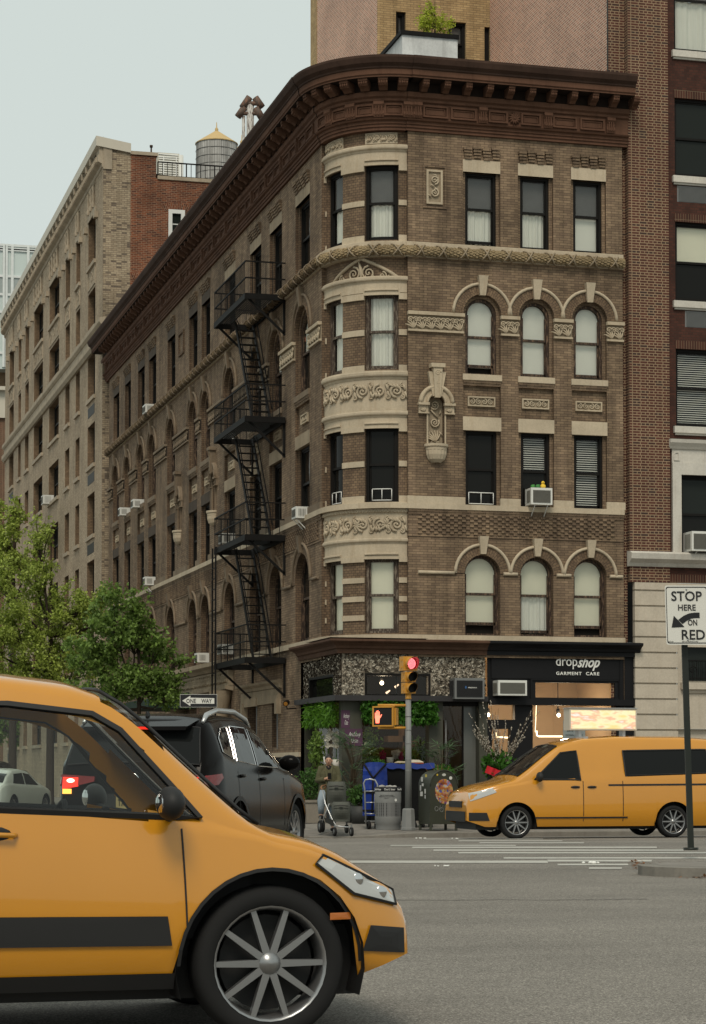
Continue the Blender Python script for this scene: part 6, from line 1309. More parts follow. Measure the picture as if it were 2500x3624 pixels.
class Car:
    def __init__(s, name, label, cat, loc, head, L, Wd, top, belt, sill, wheels, wr, paint, tum=.24, cut=(), nose=.16, tailr=.12, group=None, kh=1.0):
        s.L, s.W, s.top, s.belt, s.sill, s.wh, s.wr, s.tum, s.nose, s.tailr = L, Wd, [(x*1.0, z) for x, z in top], belt, sill, wheels, wr, tum, nose, tailr
        s.o = thing(name, label, cat, loc, head, group); s.cut = cut; s.body(paint)
    def T(s, t): return sm(s.top, t, .04)
    def B(s, t): return min(pl(s.belt, t), s.T(t)-.05)
    def hw(s, t):
        w = s.W/2
        if t < .7: w *= 1-s.nose*((.7-t)/.7)**2.2
        if s.L-t < .6: w *= 1-s.tailr*((.6-(s.L-t))/.6)**2.2
        return w
    def zb(s, t):
        z = s.sill+(.12*((.35-t)/.35) if t < .35 else 0)+(.16*((.4-(s.L-t))/.4) if s.L-t < .4 else 0)
        for xw in s.wh:
            R_ = s.wr+.075
            if abs(t-xw) < R_: z = max(z, s.wr+sqrt(R_*R_-(t-xw)**2))
        return z
    def y(s, t, z):
        B, T, w = s.B(t), s.T(t), s.hw(t)
        if z <= B:
            f = (z-s.sill)/max(.1, B-s.sill); return w*(1-.035*(2*f-.9)**2)-(.05*(1-f/.18) if f < .18 else 0)
        return w*(1-.035*1.21)-.015-s.tum*(z-B)/(max(.25, 1.0))-.05*min(1.0, max(0, (z-B)/max(.05, T-B)))**3
    def sec(s, t):
        zb, B, T = s.zb(t), s.B(t), s.T(t); P = []
        for f in (0, .07, .2, .35, .5, .65, .8, .92): z = zb+(B-.015-zb)*f; P.append((s.y(t, z), z))
        P.append((s.y(t, B), B)); e = T-min(.07, (T-B)*.5)
        for k in range(1, 8): z = B+(e-B)*k/7; P.append((s.y(t, z), z))
        ye = s.y(t, e); cr = .03 if T-B > .3 else .035
        P += [(ye*.975, T-(T-e)*.55), (ye*.92, T-(T-e)*.22), (ye*.78, T), (ye*.5, T+cr*.7), (0, T+cr)]
        return P
    def body(s, paint):
        ts = [0, .015, .04, .08, .13, .19]; t = .25
        while t < s.L-.2: ts.append(t); t += .045
        ts += [s.L-.19, s.L-.13, s.L-.08, s.L-.04, s.L-.015, s.L]
        g = MB(); S_ = [s.sec(t) for t in ts]; n = len(S_[0]); V = []
        for t, P in zip(ts, S_):
            for y, z in P: g.v.append((-t, -y, z))
            for y, z in reversed(P[:-1]): g.v.append((-t, y, z))
        m = 2*n-1
        def inside(x, z, poly):
            c = False
            for (a, b), (c_, d) in zip(poly, poly[1:]+poly[:1]):
                if (b > z) != (d > z) and x < (c_-a)*(z-b)/(d-b)+a: c = not c
            return c
        for i in range(len(ts)-1):
            for k in range(m-1):
                f = [i*m+k, i*m+k+1, (i+1)*m+k+1, (i+1)*m+k]
                tc = (ts[i]+ts[i+1])/2; zc = sum(g.v[q][2] for q in f)/4; yc = abs(sum(g.v[q][1] for q in f)/4)
                if s.cut:
                    if any(inside(tc, zc, p) for p in s.cut[0]) and yc > s.y(tc, zc)-.08: continue
                    a, b = s.cut[1]
                    if a < tc < b and yc < s.hw(tc)*.80 and zc > s.T(tc)-.03: continue
                g.f.append(f); g.m.append(0); g.s.append(True); g.u.append(None)
        for i, fl in ((0, 0), (len(ts)-1, 1)):
            f = [i*m+k for k in range(m)]; g.f.append(f if fl else f[::-1]); g.m.append(0); g.s.append(False); g.u.append(None)
        s.b = g.build('body', paint, s.o, False)
        u = MB(); u.box(-s.L+.2, -.2, -s.W/2+.26, s.W/2-.26, s.sill-.06, s.sill+.25)
        for xw in s.wh:
            for sg in (-1, 1):
                R_ = s.wr+.085; A = [(xw+R_*cos(a), s.wr+R_*sin(a)) for a in [-.35+(pi+.7)*i/14 for i in range(15)]]; y0, y1 = sg*(s.W/2-.30), sg*(s.W/2-.03)
                u.poly([(-a, y0, z) for a, z in A])
                for (a, z), (c, d) in zip(A, A[1:]): u.poly([(-a, y0, z), (-c, y0, d), (-c, y1, d), (-a, y1, z)])
        u.build('underbody', M['cladding'], s.o, False)
        for xw in s.wh:
            for sg in (-1, 1): s.wheel(xw, sg)
    def wheel(s, xw, sg, spokes=10):
        c = Vector((-xw, sg*(s.W/2-.14), s.wr)); r = s.wr; g = MB()
        g.lathe(c, [(r*.74,-.095),(r*.80,-.108),(r*.92,-.108),(r*.97,-.09),(r,-.06),(r,.06),(r*.97,.09),(r*.92,.108),(r*.80,.108),(r*.74,.095)], 40, 0, 'Y'); w = g.build('wheel', M['tyre'], s.o, False)
        g = MB(); g.lathe(c, [(r*.745,.1*sg),(r*.72,.098*sg),(r*.69,.06*sg),(r*.67,-.02*sg)], 32, 0, 'Y'); yo = .085*sg
        for k in range(spokes):
            a = 2*pi*k/spokes; d = Vector((cos(a), 0, sin(a))); e = Vector((-sin(a), 0, cos(a)))
            p = c+Vector((0, yo, 0)); q = [p+d*r*.10-e*r*.05, p+d*r*.71-e*r*.035, p+d*r*.71+e*r*.035, p+d*r*.10+e*r*.05]; b = [v-Vector((0,.04*sg,0)) for v in q]
            g.hexa(b+q)
        g.lathe(c, [(0,yo+.008*sg),(r*.14,yo+.004*sg),(r*.16,yo-.03*sg)], 16, 0, 'Y'); g.build('rim', M['alloy'], w, False)
        g = MB(); g.disc(c+Vector((0,.0,0)), r*.62, (0,sg,0), 24); g.build('brake_disc', M['cladding'], w, False)
    def panel(s, name, poly, mat, off=.008, sides=(-1, 1), rimw=0, rimmat=None, label=None, sub=None):   # flat panel hugging the side, polygon in (t, z)
        for sg in sides:
            g = MB(); P = []
            for (a, b), (c, d) in zip(poly, poly[1:]+poly[:1]):
                n = max(1, int(max(abs(c-a), abs(d-b))/.10))
                for i in range(n): P.append((a+(c-a)*i/n, b+(d-b)*i/n))
            cx, cz = sum(p[0] for p in P)/len(P), sum(p[1] for p in P)/len(P)
            f = lambda t, z, o=off: (-t, sg*(s.y(t, z)+o), z)
            rings = [[(cx+(a-cx)*k, cz+(b-cz)*k) for a, b in P] for k in (1, .66, .33)]
            for A, B_ in zip(rings, rings[1:]):
                for i in range(len(P)):
                    j = (i+1) % len(P); q = [f(*A[i]), f(*A[j]), f(*B_[j]), f(*B_[i])]; g.poly(q if sg < 0 else q[::-1], 0, True)
            q = [f(*p) for p in rings[2]]; g.poly(q if sg < 0 else q[::-1], 0, True); o = g.build(name, mat, s.o, False)
            if label: o['label'] = label
            if rimw:
                g = MB(); Q = [(a+(cx-a)*0, b) for a, b in P]
                pts = [Vector(f(a, b, off+.002)) for a, b in P]; g.tube(pts, rimw, 4, 0, False, True); g.build(sub or 'window_trim', rimmat, o, False)
    def screen(s, name, ta, tb, mat, wf=.80, off=.012, rimmat=None):              # windscreen or rear window between two stations
        g = MB(); n = 8; R_ = []
        for i in range(n+1):
            t = ta+(tb-ta)*i/n; z = s.T(t); w = s.y(t, max(s.B(t), z-.07))*wf/.92; dz = s.T(t+.02)-s.T(t-.02); nn = Vector((dz/.04, 0, 1)).normalized()*off
            R_.append([Vector((-t, w*k, z+.03*(1-abs(k)**2.2)))+nn*1.0 for k in [-1,-.75,-.5,-.25,0,.25,.5,.75,1]])
        for A, B_ in zip(R_, R_[1:]):
            for k in range(8): g.poly([A[k], A[k+1], B_[k+1], B_[k]], 0, True)
        o = g.build(name, mat, s.o, False)
        if rimmat:
            g = MB(); loop = R_[0]+[r[-1] for r in R_[1:]]+R_[-1][::-1][1:]+[r[0] for r in R_[::-1][1:-1]]; g.tube(loop, .009, 5, 0, False, True); g.build('window_trim', rimmat, o, False)
        return o
    def bump(s, name, t, z, sx, sy, sz, mat, sides=(-1, 1), out=0.0):               # small rounded fitting on the side
        for sg in sides: g = MB(); g.ball((-t, sg*(s.y(t, min(z, s.B(t)))+out), z), 1, 0, 12, 8, sx, sy, sz); g.build(name, mat, s.o, False)
def headbox(c, mat, t0, t1, z0, z1, y0, y1, name='headlight'):
    for sg in (-1, 1):
        g = MB(); n = 6; P = []
        for i in range(n+1):
            y = y0+(y1-y0)*i/n; t = t0+(t1-t0)*(i/n)**2; P.append((t, y))
        for (a, b), (c_, d) in zip(P, P[1:]): q = [(-a+.012, sg*b, z0), (-c_+.012, sg*d, z0), (-c_-.02+.012, sg*d, z1), (-a-.02+.012, sg*b, z1)]; g.poly(q if sg < 0 else q[::-1], 0, True)
        g.build(name, mat, c.o, False)
# ---- foreground taxi: a tall yellow van taxi crossing from the left, nose to the right
AVE = radians(0.5)
wA = [[(.97,.965),(1.30,1.34),(1.42,1.41),(1.78,1.45),(1.92,1.45),(1.97,1.01)], [(2.07,1.02),(2.02,1.45),(2.80,1.43),(3.10,1.06)]]
tx = Car('taxi', 'large yellow taxi passing close in the left foreground, nose to the right', 'taxi', (2.80, 10.28, CROWN), AVE, 4.45, 1.83,
   [(0,.52),(.02,.60),(.07,.66),(.18,.72),(.35,.82),(.5,.875),(.66,.905),(.74,.95),(.98,1.17),(1.22,1.40),(1.34,1.49),(1.5,1.545),(1.8,1.58),(2.6,1.60),(3.4,1.56),(3.9,1.47),(4.25,1.25),(4.38,1.0),(4.45,.7)],
   [(0,.64),(.35,.78),(.7,.88),(1.0,.935),(1.8,1.0),(4.45,1.06)], .235, (.66, 3.36), .335, M['yellow'], .24, (wA, (.72, 1.36)), .20, .10)
for p in wA: tx.panel('window', p, M['carclear'], .010, rimw=.016, rimmat=M['cladding'])
tx.screen('windscreen', .70, 1.37, M['carclear'], .80, .012, M['cladding'])
tx.panel('rub_strip', [(1.10,.425),(1.12,.55),(2.86,.57),(2.88,.44)], M['cladding'], .012); tx.panel('sill_trim', [(1.08,.235),(1.08,.305),(2.92,.305),(2.92,.235)], M['cladding'], .006)
tx.panel('bumper', [(.02,.36),(.02,.47),(.20,.49),(.24,.38)], M['cladding'], .010)
g = MB(); g.box(-.05, .018, -.55, .55, .33, .46); g.build('bumper', M['cladding'], tx.o, False)
g = MB()
for z in (.50, .53, .56): g.box(-.02, .016, -.42, .42, z, z+.014)
g.build('grille', M['cladding'], tx.o, False)
tx.panel('headlight', [(.06,.575),(.05,.635),(.20,.70),(.42,.80),(.46,.765),(.28,.63)], M['lampw'], .010, rimw=.008, rimmat=M['cladding'], sub='headlight_trim')
for sg in (-1, 1):
    for t_, z_ in ((.14, .63), (.26, .69)): g = MB(); g.ball((-t_, sg*(tx.y(t_, z_)+.004), z_), .030, 0, 12, 8, 1, .35, 1); g.build('headlight_lens', M['chrome'], tx.o, False)
for q in ([(1.99,.32),(1.99,1.0),(1.998,1.0),(1.998,.32)], [(1.03,.50),(1.05,.92),(1.058,.92),(1.038,.50)], [(3.0,.72),(3.05,1.0),(3.058,1.0),(3.008,.72)]): tx.panel('door_seam', q, M['cladding'], .004)
tx.panel('side_marker', [(.30,.52),(.30,.55),(.40,.55),(.40,.52)], M['amberd'], .008)
for t_ in (1.86, 2.84):
    for sg in (-1, 1):
        g = MB(); y_ = sg*(tx.y(t_, .90)+.032); g.tube([(-t_+.10, y_-sg*.03, .895), (-t_+.085, y_, .897), (-t_-.07, y_, .905), (-t_-.09, y_-sg*.03, .905)], .011, 8); g.build('door_handle', M['yellow'], tx.o, False)
        g = MB(); g.ball((-t_, sg*(tx.y(t_,.9)+.0), .90), 1, 0, 12, 6, .085, .006, .035); g.build('handle_recess', M['cladding'], tx.o, False)
for sg in (-1, 1):
    g = MB(); y_ = sg*(tx.y(1.12, .95)); g.tube([(-1.10, y_-sg*.02, .965), (-1.12, y_+sg*.10, .985)], .022, 8); g.ball((-1.13, y_+sg*.17, 1.03), 1, 0, 16, 10, .062, .105, .072); wm_ = g.build('wing_mirror', M['cladding'], tx.o, False); g = MB(); g.ball((-1.162, y_+sg*.17, 1.03), 1, 0, 16, 8, .030, .080, .052); g.build('mirror_glass', M['chrome'], wm_, False)
    g = MB(); A = [(tx.wh[0]+(.40+d)*cos(a), .335+(.40+d)*sin(a)) for d in (0, .016) for a in [pi*i/18 for i in range(19)]]
    for i in range(18): q = [(-A[j][0], sg*(tx.y(A[j][0], A[j][1])+.006), A[j][1]) for j in (i, i+1, 20+i, 19+i)]; g.poly(q if sg < 0 else q[::-1])
    g.build('wheel_arch_trim', M['cladding'], tx.o, False)
g = MB(); g.box(-4.1, -.8, -.70, .70, .36, .44); g.hexa([(-1.25,-.74,.44), (-.72,-.74,.44), (-.72,.74,.44), (-1.25,.74,.44), (-1.12,-.74,.88), (-.72,-.74,.84), (-.72,.74,.84), (-1.12,.74,.88)]); g.build('floor', M['seat'], tx.o, False)
for y in (-.36, .36):
    g = MB(); g.box(-2.45, -1.95, y-.24, y+.24, .44, .60); g.hexa([(-2.58,y-.24,.55), (-2.42,y-.24,.55), (-2.42,y+.24,.55), (-2.58,y+.24,.55), (-2.74,y-.21,1.10), (-2.64,y-.21,1.10), (-2.64,y+.21,1.10), (-2.74,y+.21,1.10)]); g.box(-2.77, -2.68, y-.11, y+.11, 1.14, 1.30); g.build('seat', M['seat'], tx.o, False)
g = MB(); g.tube([Vector((-1.45+.07*sin(a), .36+.18*cos(a), .86+.16*sin(a))) for a in [2*pi*i/20 for i in range(20)]], .014, 6, 0, False, True); g.bar((-1.45,.36,.86), (-1.1,.36,.72), .04, .04); g.build('steering_wheel', M['seat'], tx.o, False)
# ---- second taxi on the avenue with a roof advertisement, nose to the left
n0 = atY(1655, 2800, 41.6).x
t2 = Car('taxi', 'yellow van taxi with a lit advertisement box on its roof passing the black shop', 'taxi', (n0, 42.35, zroad(41.6)), pi, 5.60, 1.80,
   [(0,.62),(.03,.80),(.10,.90),(.35,1.02),(.7,1.10),(.95,1.16),(1.25,1.36),(1.6,1.62),(1.9,1.82),(2.1,1.90),(2.5,1.98),(3.2,2.02),(4.6,2.02),(5.3,1.97),(5.5,1.5),(5.6,.8)],
   [(0,.84),(.6,1.02),(1.3,1.12),(2.3,1.16),(5.60,1.28)], .24, (.98, 4.30), .325, M['yellow'], .22, (), .20, .05)
for p in ([(1.36,1.17),(1.95,1.70),(2.28,1.74),(2.32,1.16)], [(3.28,1.24),(3.26,1.74),(5.05,1.77),(5.12,1.30)]): t2.panel('window', p, M['carglass'], .010, rimw=.018, rimmat=M['cladding'])
t2.screen('windscreen', 1.06, 1.92, M['carglass'], .80, .012, M['cladding'])
t2.panel('slide_rail', [(2.9,1.04),(2.9,1.075),(5.5,1.09),(5.5,1.055)], M['cladding'], .008); t2.panel('rub_strip', [(1.35,.40),(1.35,.43),(3.3,.43),(3.3,.40)], M['cladding'], .008)
for t_ in (2.36, 3.2): t2.panel('door_seam', [(t_,.34),(t_,1.14),(t_+.014,1.14),(t_+.014,.34)], M['cladding'], .005)
t2.bump('door_handle', 2.2, 1.02, .10, .025, .025, M['cladding'], (-1, 1), .012); t2.bump('door_handle', 2.55, 1.02, .10, .025, .025, M['cladding'], (-1, 1), .012); t2.bump('wing_mirror', 1.42, 1.22, .07, .11, .10, M['cladding'], (-1, 1), .12)
t2.panel('headlight', [(.06,.74),(.05,.90),(.50,1.01),(.56,.92)], M['lampw'], .010); t2.panel('bumper', [(.03,.36),(.03,.52),(.36,.52),(.42,.36)], M['cladding'], .008)
g = MB(); g.box(-.05, .02, -.62, .62, .34, .54); g.build('bumper', M['cladding'], t2.o, False); g = MB(); g.box(-.02, .022, -.4, .4, .62, .74); g.build('grille', M['cladding'], t2.o, False)
t2.panel('lettering_panel', [(2.5,.72),(2.5,.80),(3.1,.80),(3.1,.72)], M['cladding'], .006) if False else None
a0, a1 = -2.35, -3.80
g = MB(); g.box(a1, a0, -.17, .17, 2.16, 2.60); sb_ = g.build('roof_sign', M['cap'], t2.o, False)
for sg in (-1, 1):
    t = NT('lit_advert'); co = t.coord('Object'); n = t.noise(t.coord('Object', (1.6,1,5)), 2.0, 3, .5); e = t('ShaderNodeEmission'); t.l.new(t.ramp(n, (.3, (.95,.72,.30)), (.5, (1,.86,.52)), (.62, (.95,.5,.30)), (.75, (.98,.9,.8))), e.inputs[0]); e.inputs[1].default_value = .85; t.l.new(e.outputs[0], t.out.inputs[0])
    g = MB(); g.box(a1+.03, a0-.03, sg*.17-.006, sg*.17+.006, 2.19, 2.56); g.build('advert_panel', t.m, sb_, False)
g = MB()
for x in (a1+.25, a0-.25): g.box(x-.04, x+.04, -.45, .45, 1.98, 2.03); g.box(x-.03, x+.03, -.1, .1, 2.0, 2.17)
g.box(a1-.02, a0+.02, -.19, .19, 2.60, 2.615); g.build('sign_bracket', M['silver'], sb_, False)
# ---- black suv turning away
sp = atD(462, 2725, 25.2); sv_head = radians(90-27.5)
rc = Vector((sp.x, sp.y, CROWN)); hd_ = Vector((cos(sv_head), sin(sv_head), 0)); nosep = rc+hd_*4.95
SVT = [(0,.70),(.04,.82),(.12,.92),(.4,1.04),(.9,1.13),(1.3,1.19),(1.45,1.25),(1.9,1.52),(2.25,1.69),(2.6,1.78),(3.1,1.82),(3.8,1.81),(4.3,1.775),(4.52,1.72),(4.62,1.63),(4.76,1.38),(4.86,1.18),(4.92,1.08),(4.95,.75)]
sv = Car('suv', 'glossy black suv seen from behind with glowing red tail lights and silver roof rails', 'suv', nosep, sv_head, 4.95, 1.93, SVT, [(0,.90),(1.3,1.14),(2.6,1.18),(3.8,1.24),(4.4,1.34),(4.95,1.16)], .27, (.95, 3.80), .37, M['blackcar'], .30, (), .22, .14)
for p in ([(1.72,1.20),(2.25,1.58),(2.72,1.67),(2.78,1.22)], [(2.86,1.23),(2.80,1.68),(3.55,1.69),(3.72,1.28)], [(3.82,1.30),(3.68,1.68),(4.02,1.66),(4.30,1.54),(4.30,1.38)]): sv.panel('window', p, M['carglass'], .010, rimw=.006, rimmat=M['chrome'])
sv.screen('windscreen', 1.42, 2.3, M['carglass'], .84, .012, None)
sv.screen('rear_window', 4.60, 4.84, M['carglass'], .86, .016, M['cladding'])
for t_ in (2.82, 1.62, 3.76): sv.panel('door_seam', [(t_,.40),(t_,1.16),(t_+.012,1.16),(t_+.012,.40)], M['cladding'], .004)
sv.bump('door_handle', 2.68, 1.06, .10, .03, .022, M['blackcar'], (-1, 1), .018); sv.bump('door_handle', 3.62, 1.10, .10, .03, .022, M['blackcar'], (-1, 1), .018); sv.bump('wing_mirror', 1.85, 1.26, .08, .14, .10, M['blackcar'], (-1, 1), .15)
for sg in (-1, 1):
    g = MB(); g.tube([(-t, sg*(sv.y(t, sv.T(t)-.07)*.93), sv.T(t)+z) for t, z in ((2.35,-.02),(2.5,.035),(3.0,.06),(3.8,.06),(4.35,.04),(4.5,-.01))], [.02,.032,.032,.032,.032,.02], 8); g.build('roof_rail', M['silver'], sv.o, False)
    for k, xw in enumerate(sv.wh):
        g = MB(); A = [(xw+(.445+d)*cos(a), .37+(.445+d)*sin(a)) for d in (0, .05) for a in [pi*i/16 for i in range(17)]]
        for i in range(16): q = [(-A[j][0], sg*(sv.y(A[j][0], A[j][1])+.012), A[j][1]) for j in (i, i+1, 18+i, 17+i)]; g.poly(q if sg < 0 else q[::-1])
        g.build('wheel_arch_trim', M['cladding'], sv.o, False)
    # wrap-around tail lamp: side part and rear part
    sv.panel('tail_light', [(4.93,.98),(4.93,1.10),(4.50,1.13),(4.46,1.08),(4.62,1.0)], M['taild'], .012, (sg,))
    g = MB(); g.hexa([(-4.93, sg*.80, .95), (-4.965, sg*.80, .95), (-4.985, sg*.42, 1.04), (-4.95, sg*.42, 1.04), (-4.90, sg*.82, 1.12), (-4.935, sg*.82, 1.12), (-4.965, sg*.42, 1.095), (-4.93, sg*.42, 1.095)]); tl = g.build('tail_light', M['taild'], sv.o, False)
    g = MB(); g.hexa([(-4.95, sg*.62, .985), (-4.982, sg*.62, .985), (-4.982, sg*.80, .955), (-4.95, sg*.80, .955), (-4.93, sg*.62, 1.085), (-4.968, sg*.62, 1.085), (-4.958, sg*.80, 1.09), (-4.93, sg*.80, 1.09)]); g.build('lamp', M['tail'], tl, False)
    g = MB(); g.ball((-4.985, sg*.70, 1.05), .03, 0, 8, 6, .4, 1.6, .8); g.build('hot_spot', M['tailhot'], tl, False)
    if sg > 0: g = MB(); g.hexa([(-4.955, .70, .90), (-4.985, .70, .90), (-4.975, .80, .90), (-4.95, .80, .90), (-4.955, .70, .955), (-4.985, .70, .955), (-4.975, .80, .955), (-4.95, .80, .955)]); g.build('amber_lamp', M['amber'], tl, False)
g = MB(); zt = sv.T(4.5)
g.hexa([(-4.45,-.66,zt-.015), (-4.80,-.60,zt-.10), (-4.80,.60,zt-.10), (-4.45,.66,zt-.015), (-4.45,-.66,zt+.03), (-4.78,-.62,zt-.055), (-4.78,.62,zt-.055), (-4.45,.66,zt+.03)]); so2 = g.build('spoiler', M['blackcar'], sv.o, False)
g = MB(); g.box(-4.815, -4.79, -.16, .16, zt-.09, zt-.06); g.build('brake_light', M['tail'], so2, False)
g = MB(); g.box(-5.0, -4.93, -.78, .78, .34, .60); g.box(-4.985, -4.95, -.3, .3, .70, .90); g.build('bumper', M['cladding'], sv.o, False)
g = MB(); pz = .80; g.box(-4.995, -4.985, -.155, .155, pz-.08, pz+.08); npl = g.build('number_plate', plain('plate_yellow', (.28,.22,.10), .5), sv.o, False)
fm = facing((-4.998, 0, pz), (0, -1, 0))
def carletter(nm, txt, w, h, mat, z, y=0.0, x=-4.998, par=None, **k):
    o = lettering(nm, txt, 1.0, mat, Matrix.Identity(4), None, **k); vs = [v.co for v in o.data.vertices]; x0, x1 = min(v.x for v in vs), max(v.x for v in vs); y0, y1 = min(v.y for v in vs), max(v.y for v in vs)
    o.data.transform(facing((x, y, z), (0,-1,0)) @ Matrix.Diagonal((w/(x1-x0), h/(y1-y0), 1, 1)) @ Matrix.Translation((-(x0+x1)/2, -(y0+y1)/2, 0))); o.parent = par or sv.o; return o
carletter('lettering', 'T744632C', .26, .075, M['frame'], pz+.0, par=npl); carletter('lettering', 'TOWER', .30, .045, M['silver'], pz+.135, x=-4.990, par=npl)
g = MB(); cz = 1.065
for a_, b_, dy, dz in ((.105,.072,0,0), (.030,.062,0,.004), (.062,.028,0,.030)): g.tube([(-4.975, dy+a_*cos(t), cz+dz+b_*sin(t)) for t in [2*pi*i/24 for i in range(24)]], .009, 6, 0, False, True)
g.build('emblem', M['chrome'], sv.o, False)
g = MB(); g.bar((-4.80,.05,1.30), (-4.83,-.34,1.24), .02, .03); g.build('rear_wiper', M['cladding'], sv.o, False); g = MB(); g.hexa([(-4.2,-.02,zt+.05), (-4.36,-.02,zt+.04), (-4.36,.02,zt+.04), (-4.2,.02,zt+.05), (-4.30,-.008,zt+.13), (-4.36,-.006,zt+.13), (-4.36,.006,zt+.13), (-4.30,.008,zt+.13)]); g.build('antenna', M['cladding'], sv.o, False)
# ---- parked cars up the side street
def parked(nm, lab, cat, u, D, vb, head, L, Wd, H, paint, tall):
    p = atD(u, vb, D); p.z = 0
    top = [(0,.6),(.05,.72),(.3,.84),(1.0,.98),(1.25,1.05),(2.0,H-.06),(2.6,H),(3.3,H-.03),(L-.55,H-.22 if not tall else H-.05),(L-.2,1.02 if not tall else H-.15),(L-.05,.95 if not tall else 1.1),(L,.7)]
    c = Car(nm, lab, cat, p, head, L, Wd, top, [(0,.72),(1.2,.93),(L-.3,1.02),(L,.9)], .24, (.85, L-.85), .32, paint, .26, (), .2, .14, 'cars parked in the side street')
    for q_ in ([(1.45,.98),(2.0,H-.16),(2.5,H-.12),(2.52,1.0)], [(2.6,1.0),(2.58,H-.12),(3.3,H-.15),(L-.9,1.05)]): c.panel('window', q_, M['carglass'], .01)
    c.screen('windscreen', 1.28, 2.0, M['carglass'], .84, .012); c.screen('rear_window', L-.75 if not tall else L-.32, L-.26 if not tall else L-.1, M['carglass'], .84, .012)
    for sg in (-1, 1): g = MB(); g.box(-L-.01, -L+.08, sg*Wd*.33-.12, sg*Wd*.33+.12, .78, 1.0); g.build('tail_light', M['taild'], c.o, False)
    return c
parked('car', 'pale green white hatchback parked far left, seen through the taxi window', 'car', 108, 72, 2870, radians(62), 4.45, 1.75, 1.48, M['whitecar'], False)
parked('suv', 'dark parked suv beyond the pale hatchback at the far left', 'suv', 20, 78, 2870, radians(70), 4.7, 1.85, 1.75, M['blackcar'], True)
# ================================================================ STREET FURNITURE AT THE CORNER
PX = lambda D: D/FPX
M['grey'] = plain('grey_pole_paint', (.20,.205,.20), .55, 0, .35, .2, 4); M['sigy'] = plain('signal_yellow', (.50,.24,.03), .45, 0, .4, .12, 4); M['deepblk'] = plain('deep_black', (.006,.006,.006), .6)
M['redled'] = glow('red_led', (1, .16, .17), 3.2); M['redbody'] = plain('red_lens_unlit', (.22,.005,.012), .3); M['handled'] = glow('hand_led', (1, .17, .10), 2.3)
M['signw'] = plain('reflective_white', (.62,.61,.56), .5, 0, .3, .03, 2); M['signb'] = plain('sign_black', (.012,.012,.014), .5); M['postg'] = plain('dark_green_post', (.016,.020,.016), .45, .2, .4, .3)
GZ = .125
D0 = 49.0; sb = atD(1446, 2935, D0); sb.z = GZ
sg_ = thing('traffic_signal', 'grey pole carrying a lit red signal and a yellow pedestrian signal with red hand', 'traffic light', sb)
def loc(d, s, z): return sb+CR*s-Vector((CF.x, CF.y, 0)).normalized()*d+Vector((0,0,z))   # right s, towards the viewer d
pz = lambda v: CAMH+(VH-v)*PX(D0)-GZ
g = MB(); n = 8
for (r0, z0), (r1, z1) in zip([(.18,0),(.18,.05),(.165,.06),(.14,.46),(.11,.48)], [(.18,.05),(.165,.06),(.14,.46),(.11,.48),(.06,.48)]):
    for i in range(n):
        a, b = 2*pi*(i+.5)/n, 2*pi*(i+1.5)/n; g.poly([loc(r0*sin(a), r0*cos(a), z0), loc(r0*sin(b), r0*cos(b), z0), loc(r1*sin(b), r1*cos(b), z1), loc(r1*sin(a), r1*cos(a), z1)][::-1])
g.build('base', M['grey'], sg_)
g = MB(); g.tube([loc(0,0,.4), loc(0,0,pz(2457))], [.076,.06], 16)
for z in (1.3, 1.55, 1.9, 2.2, 2.5): g.tube([loc(0,0,z), loc(0,0,z+.02)], .071, 14)
g.build('pole', M['grey'], sg_)
g = MB(); g.tube([loc(0,0,pz(2474)), loc(0,0,pz(2470)), loc(0,0,pz(2454))], [.075,.066,.066], 14); g.build('collar', M['sigy'], sg_)
r_ = radians(24); nf = (-Vector((CF.x, CF.y, 0)).normalized()*cos(r_)+CR*sin(r_)).normalized(); rf = Vector((-nf.y, nf.x, 0)); 
def sbx(g, c, w, h, d0, d1, m=0, r=rf, n=nf): z = Vector((0,0,1)); g.hexa([c-r*w-z*h+n*d1, c+r*w-z*h+n*d1, c+r*w-z*h+n*d0, c-r*w-z*h+n*d0, c-r*w+z*h+n*d1, c+r*w+z*h+n*d1, c+r*w+z*h+n*d0, c-r*w+z*h+n*d0], m)
for v0, v1, w, rl, lit in ((2322, 2374, .172, .112, 1), (2376, 2414, .128, .085, 0), (2415, 2455, .128, .085, 0)):
    c = loc(0, .01, (pz(v0)+pz(v1))/2); h = (pz(v0)-pz(v1))/2
    g = MB(); sbx(g, c, w, h-.006, -.12, .09); g.bar(c-rf*(w+.01)+Vector((0,0,h*.6)), c-rf*(w+.01)+Vector((0,0,h*.4)), .03, .03); g.bar(c-rf*(w+.01)-Vector((0,0,h*.6)), c-rf*(w+.01)-Vector((0,0,h*.4)), .03, .03); hd = g.build('signal_head', M['sigy'], sg_)
    g = MB(); k = 22; L_ = .24 if lit else .2
    for i in range(k):
        a, b = -pi*.32+2*pi*.82*i/k, -pi*.32+2*pi*.82*(i+1)/k
        f = lambda t, d, q: c+rf*(q*cos(t))+Vector((0,0,q*sin(t)))+nf*d
        e = lambda t: L_*(.55+.45*max(0, sin(t)+.3)/1.3)
        rr_ = rl*1.28
        g.poly([f(a,.09,rr_), f(b,.09,rr_), f(b,.09+e(b),rr_), f(a,.09+e(a),rr_)]); g.poly([f(a,.09,rr_-.008), f(a,.09+e(a),rr_-.008), f(b,.09+e(b),rr_-.008), f(b,.09,rr_-.008)], 1)
    g.build('visor', [M['sigy'], M['redbody'] if lit else M['deepblk']], hd)
    g = MB(); g.disc(c+nf*.095, rl*1.22, nf, 24); g.build('lens', M['redbody'] if lit else M['deepblk'], hd)
    if lit:
        g = MB()
        for q, m in ((0,1),(.2,6),(.4,12),(.6,18),(.8,24),(.98,30)):
            for i in range(m): t = 2*pi*i/m; g.disc(c+nf*.105+rf*(rl*q*cos(t))+Vector((0,0,rl*q*sin(t))), .0095, nf, 6)
        g.build('led_array', M['redled'], hd)
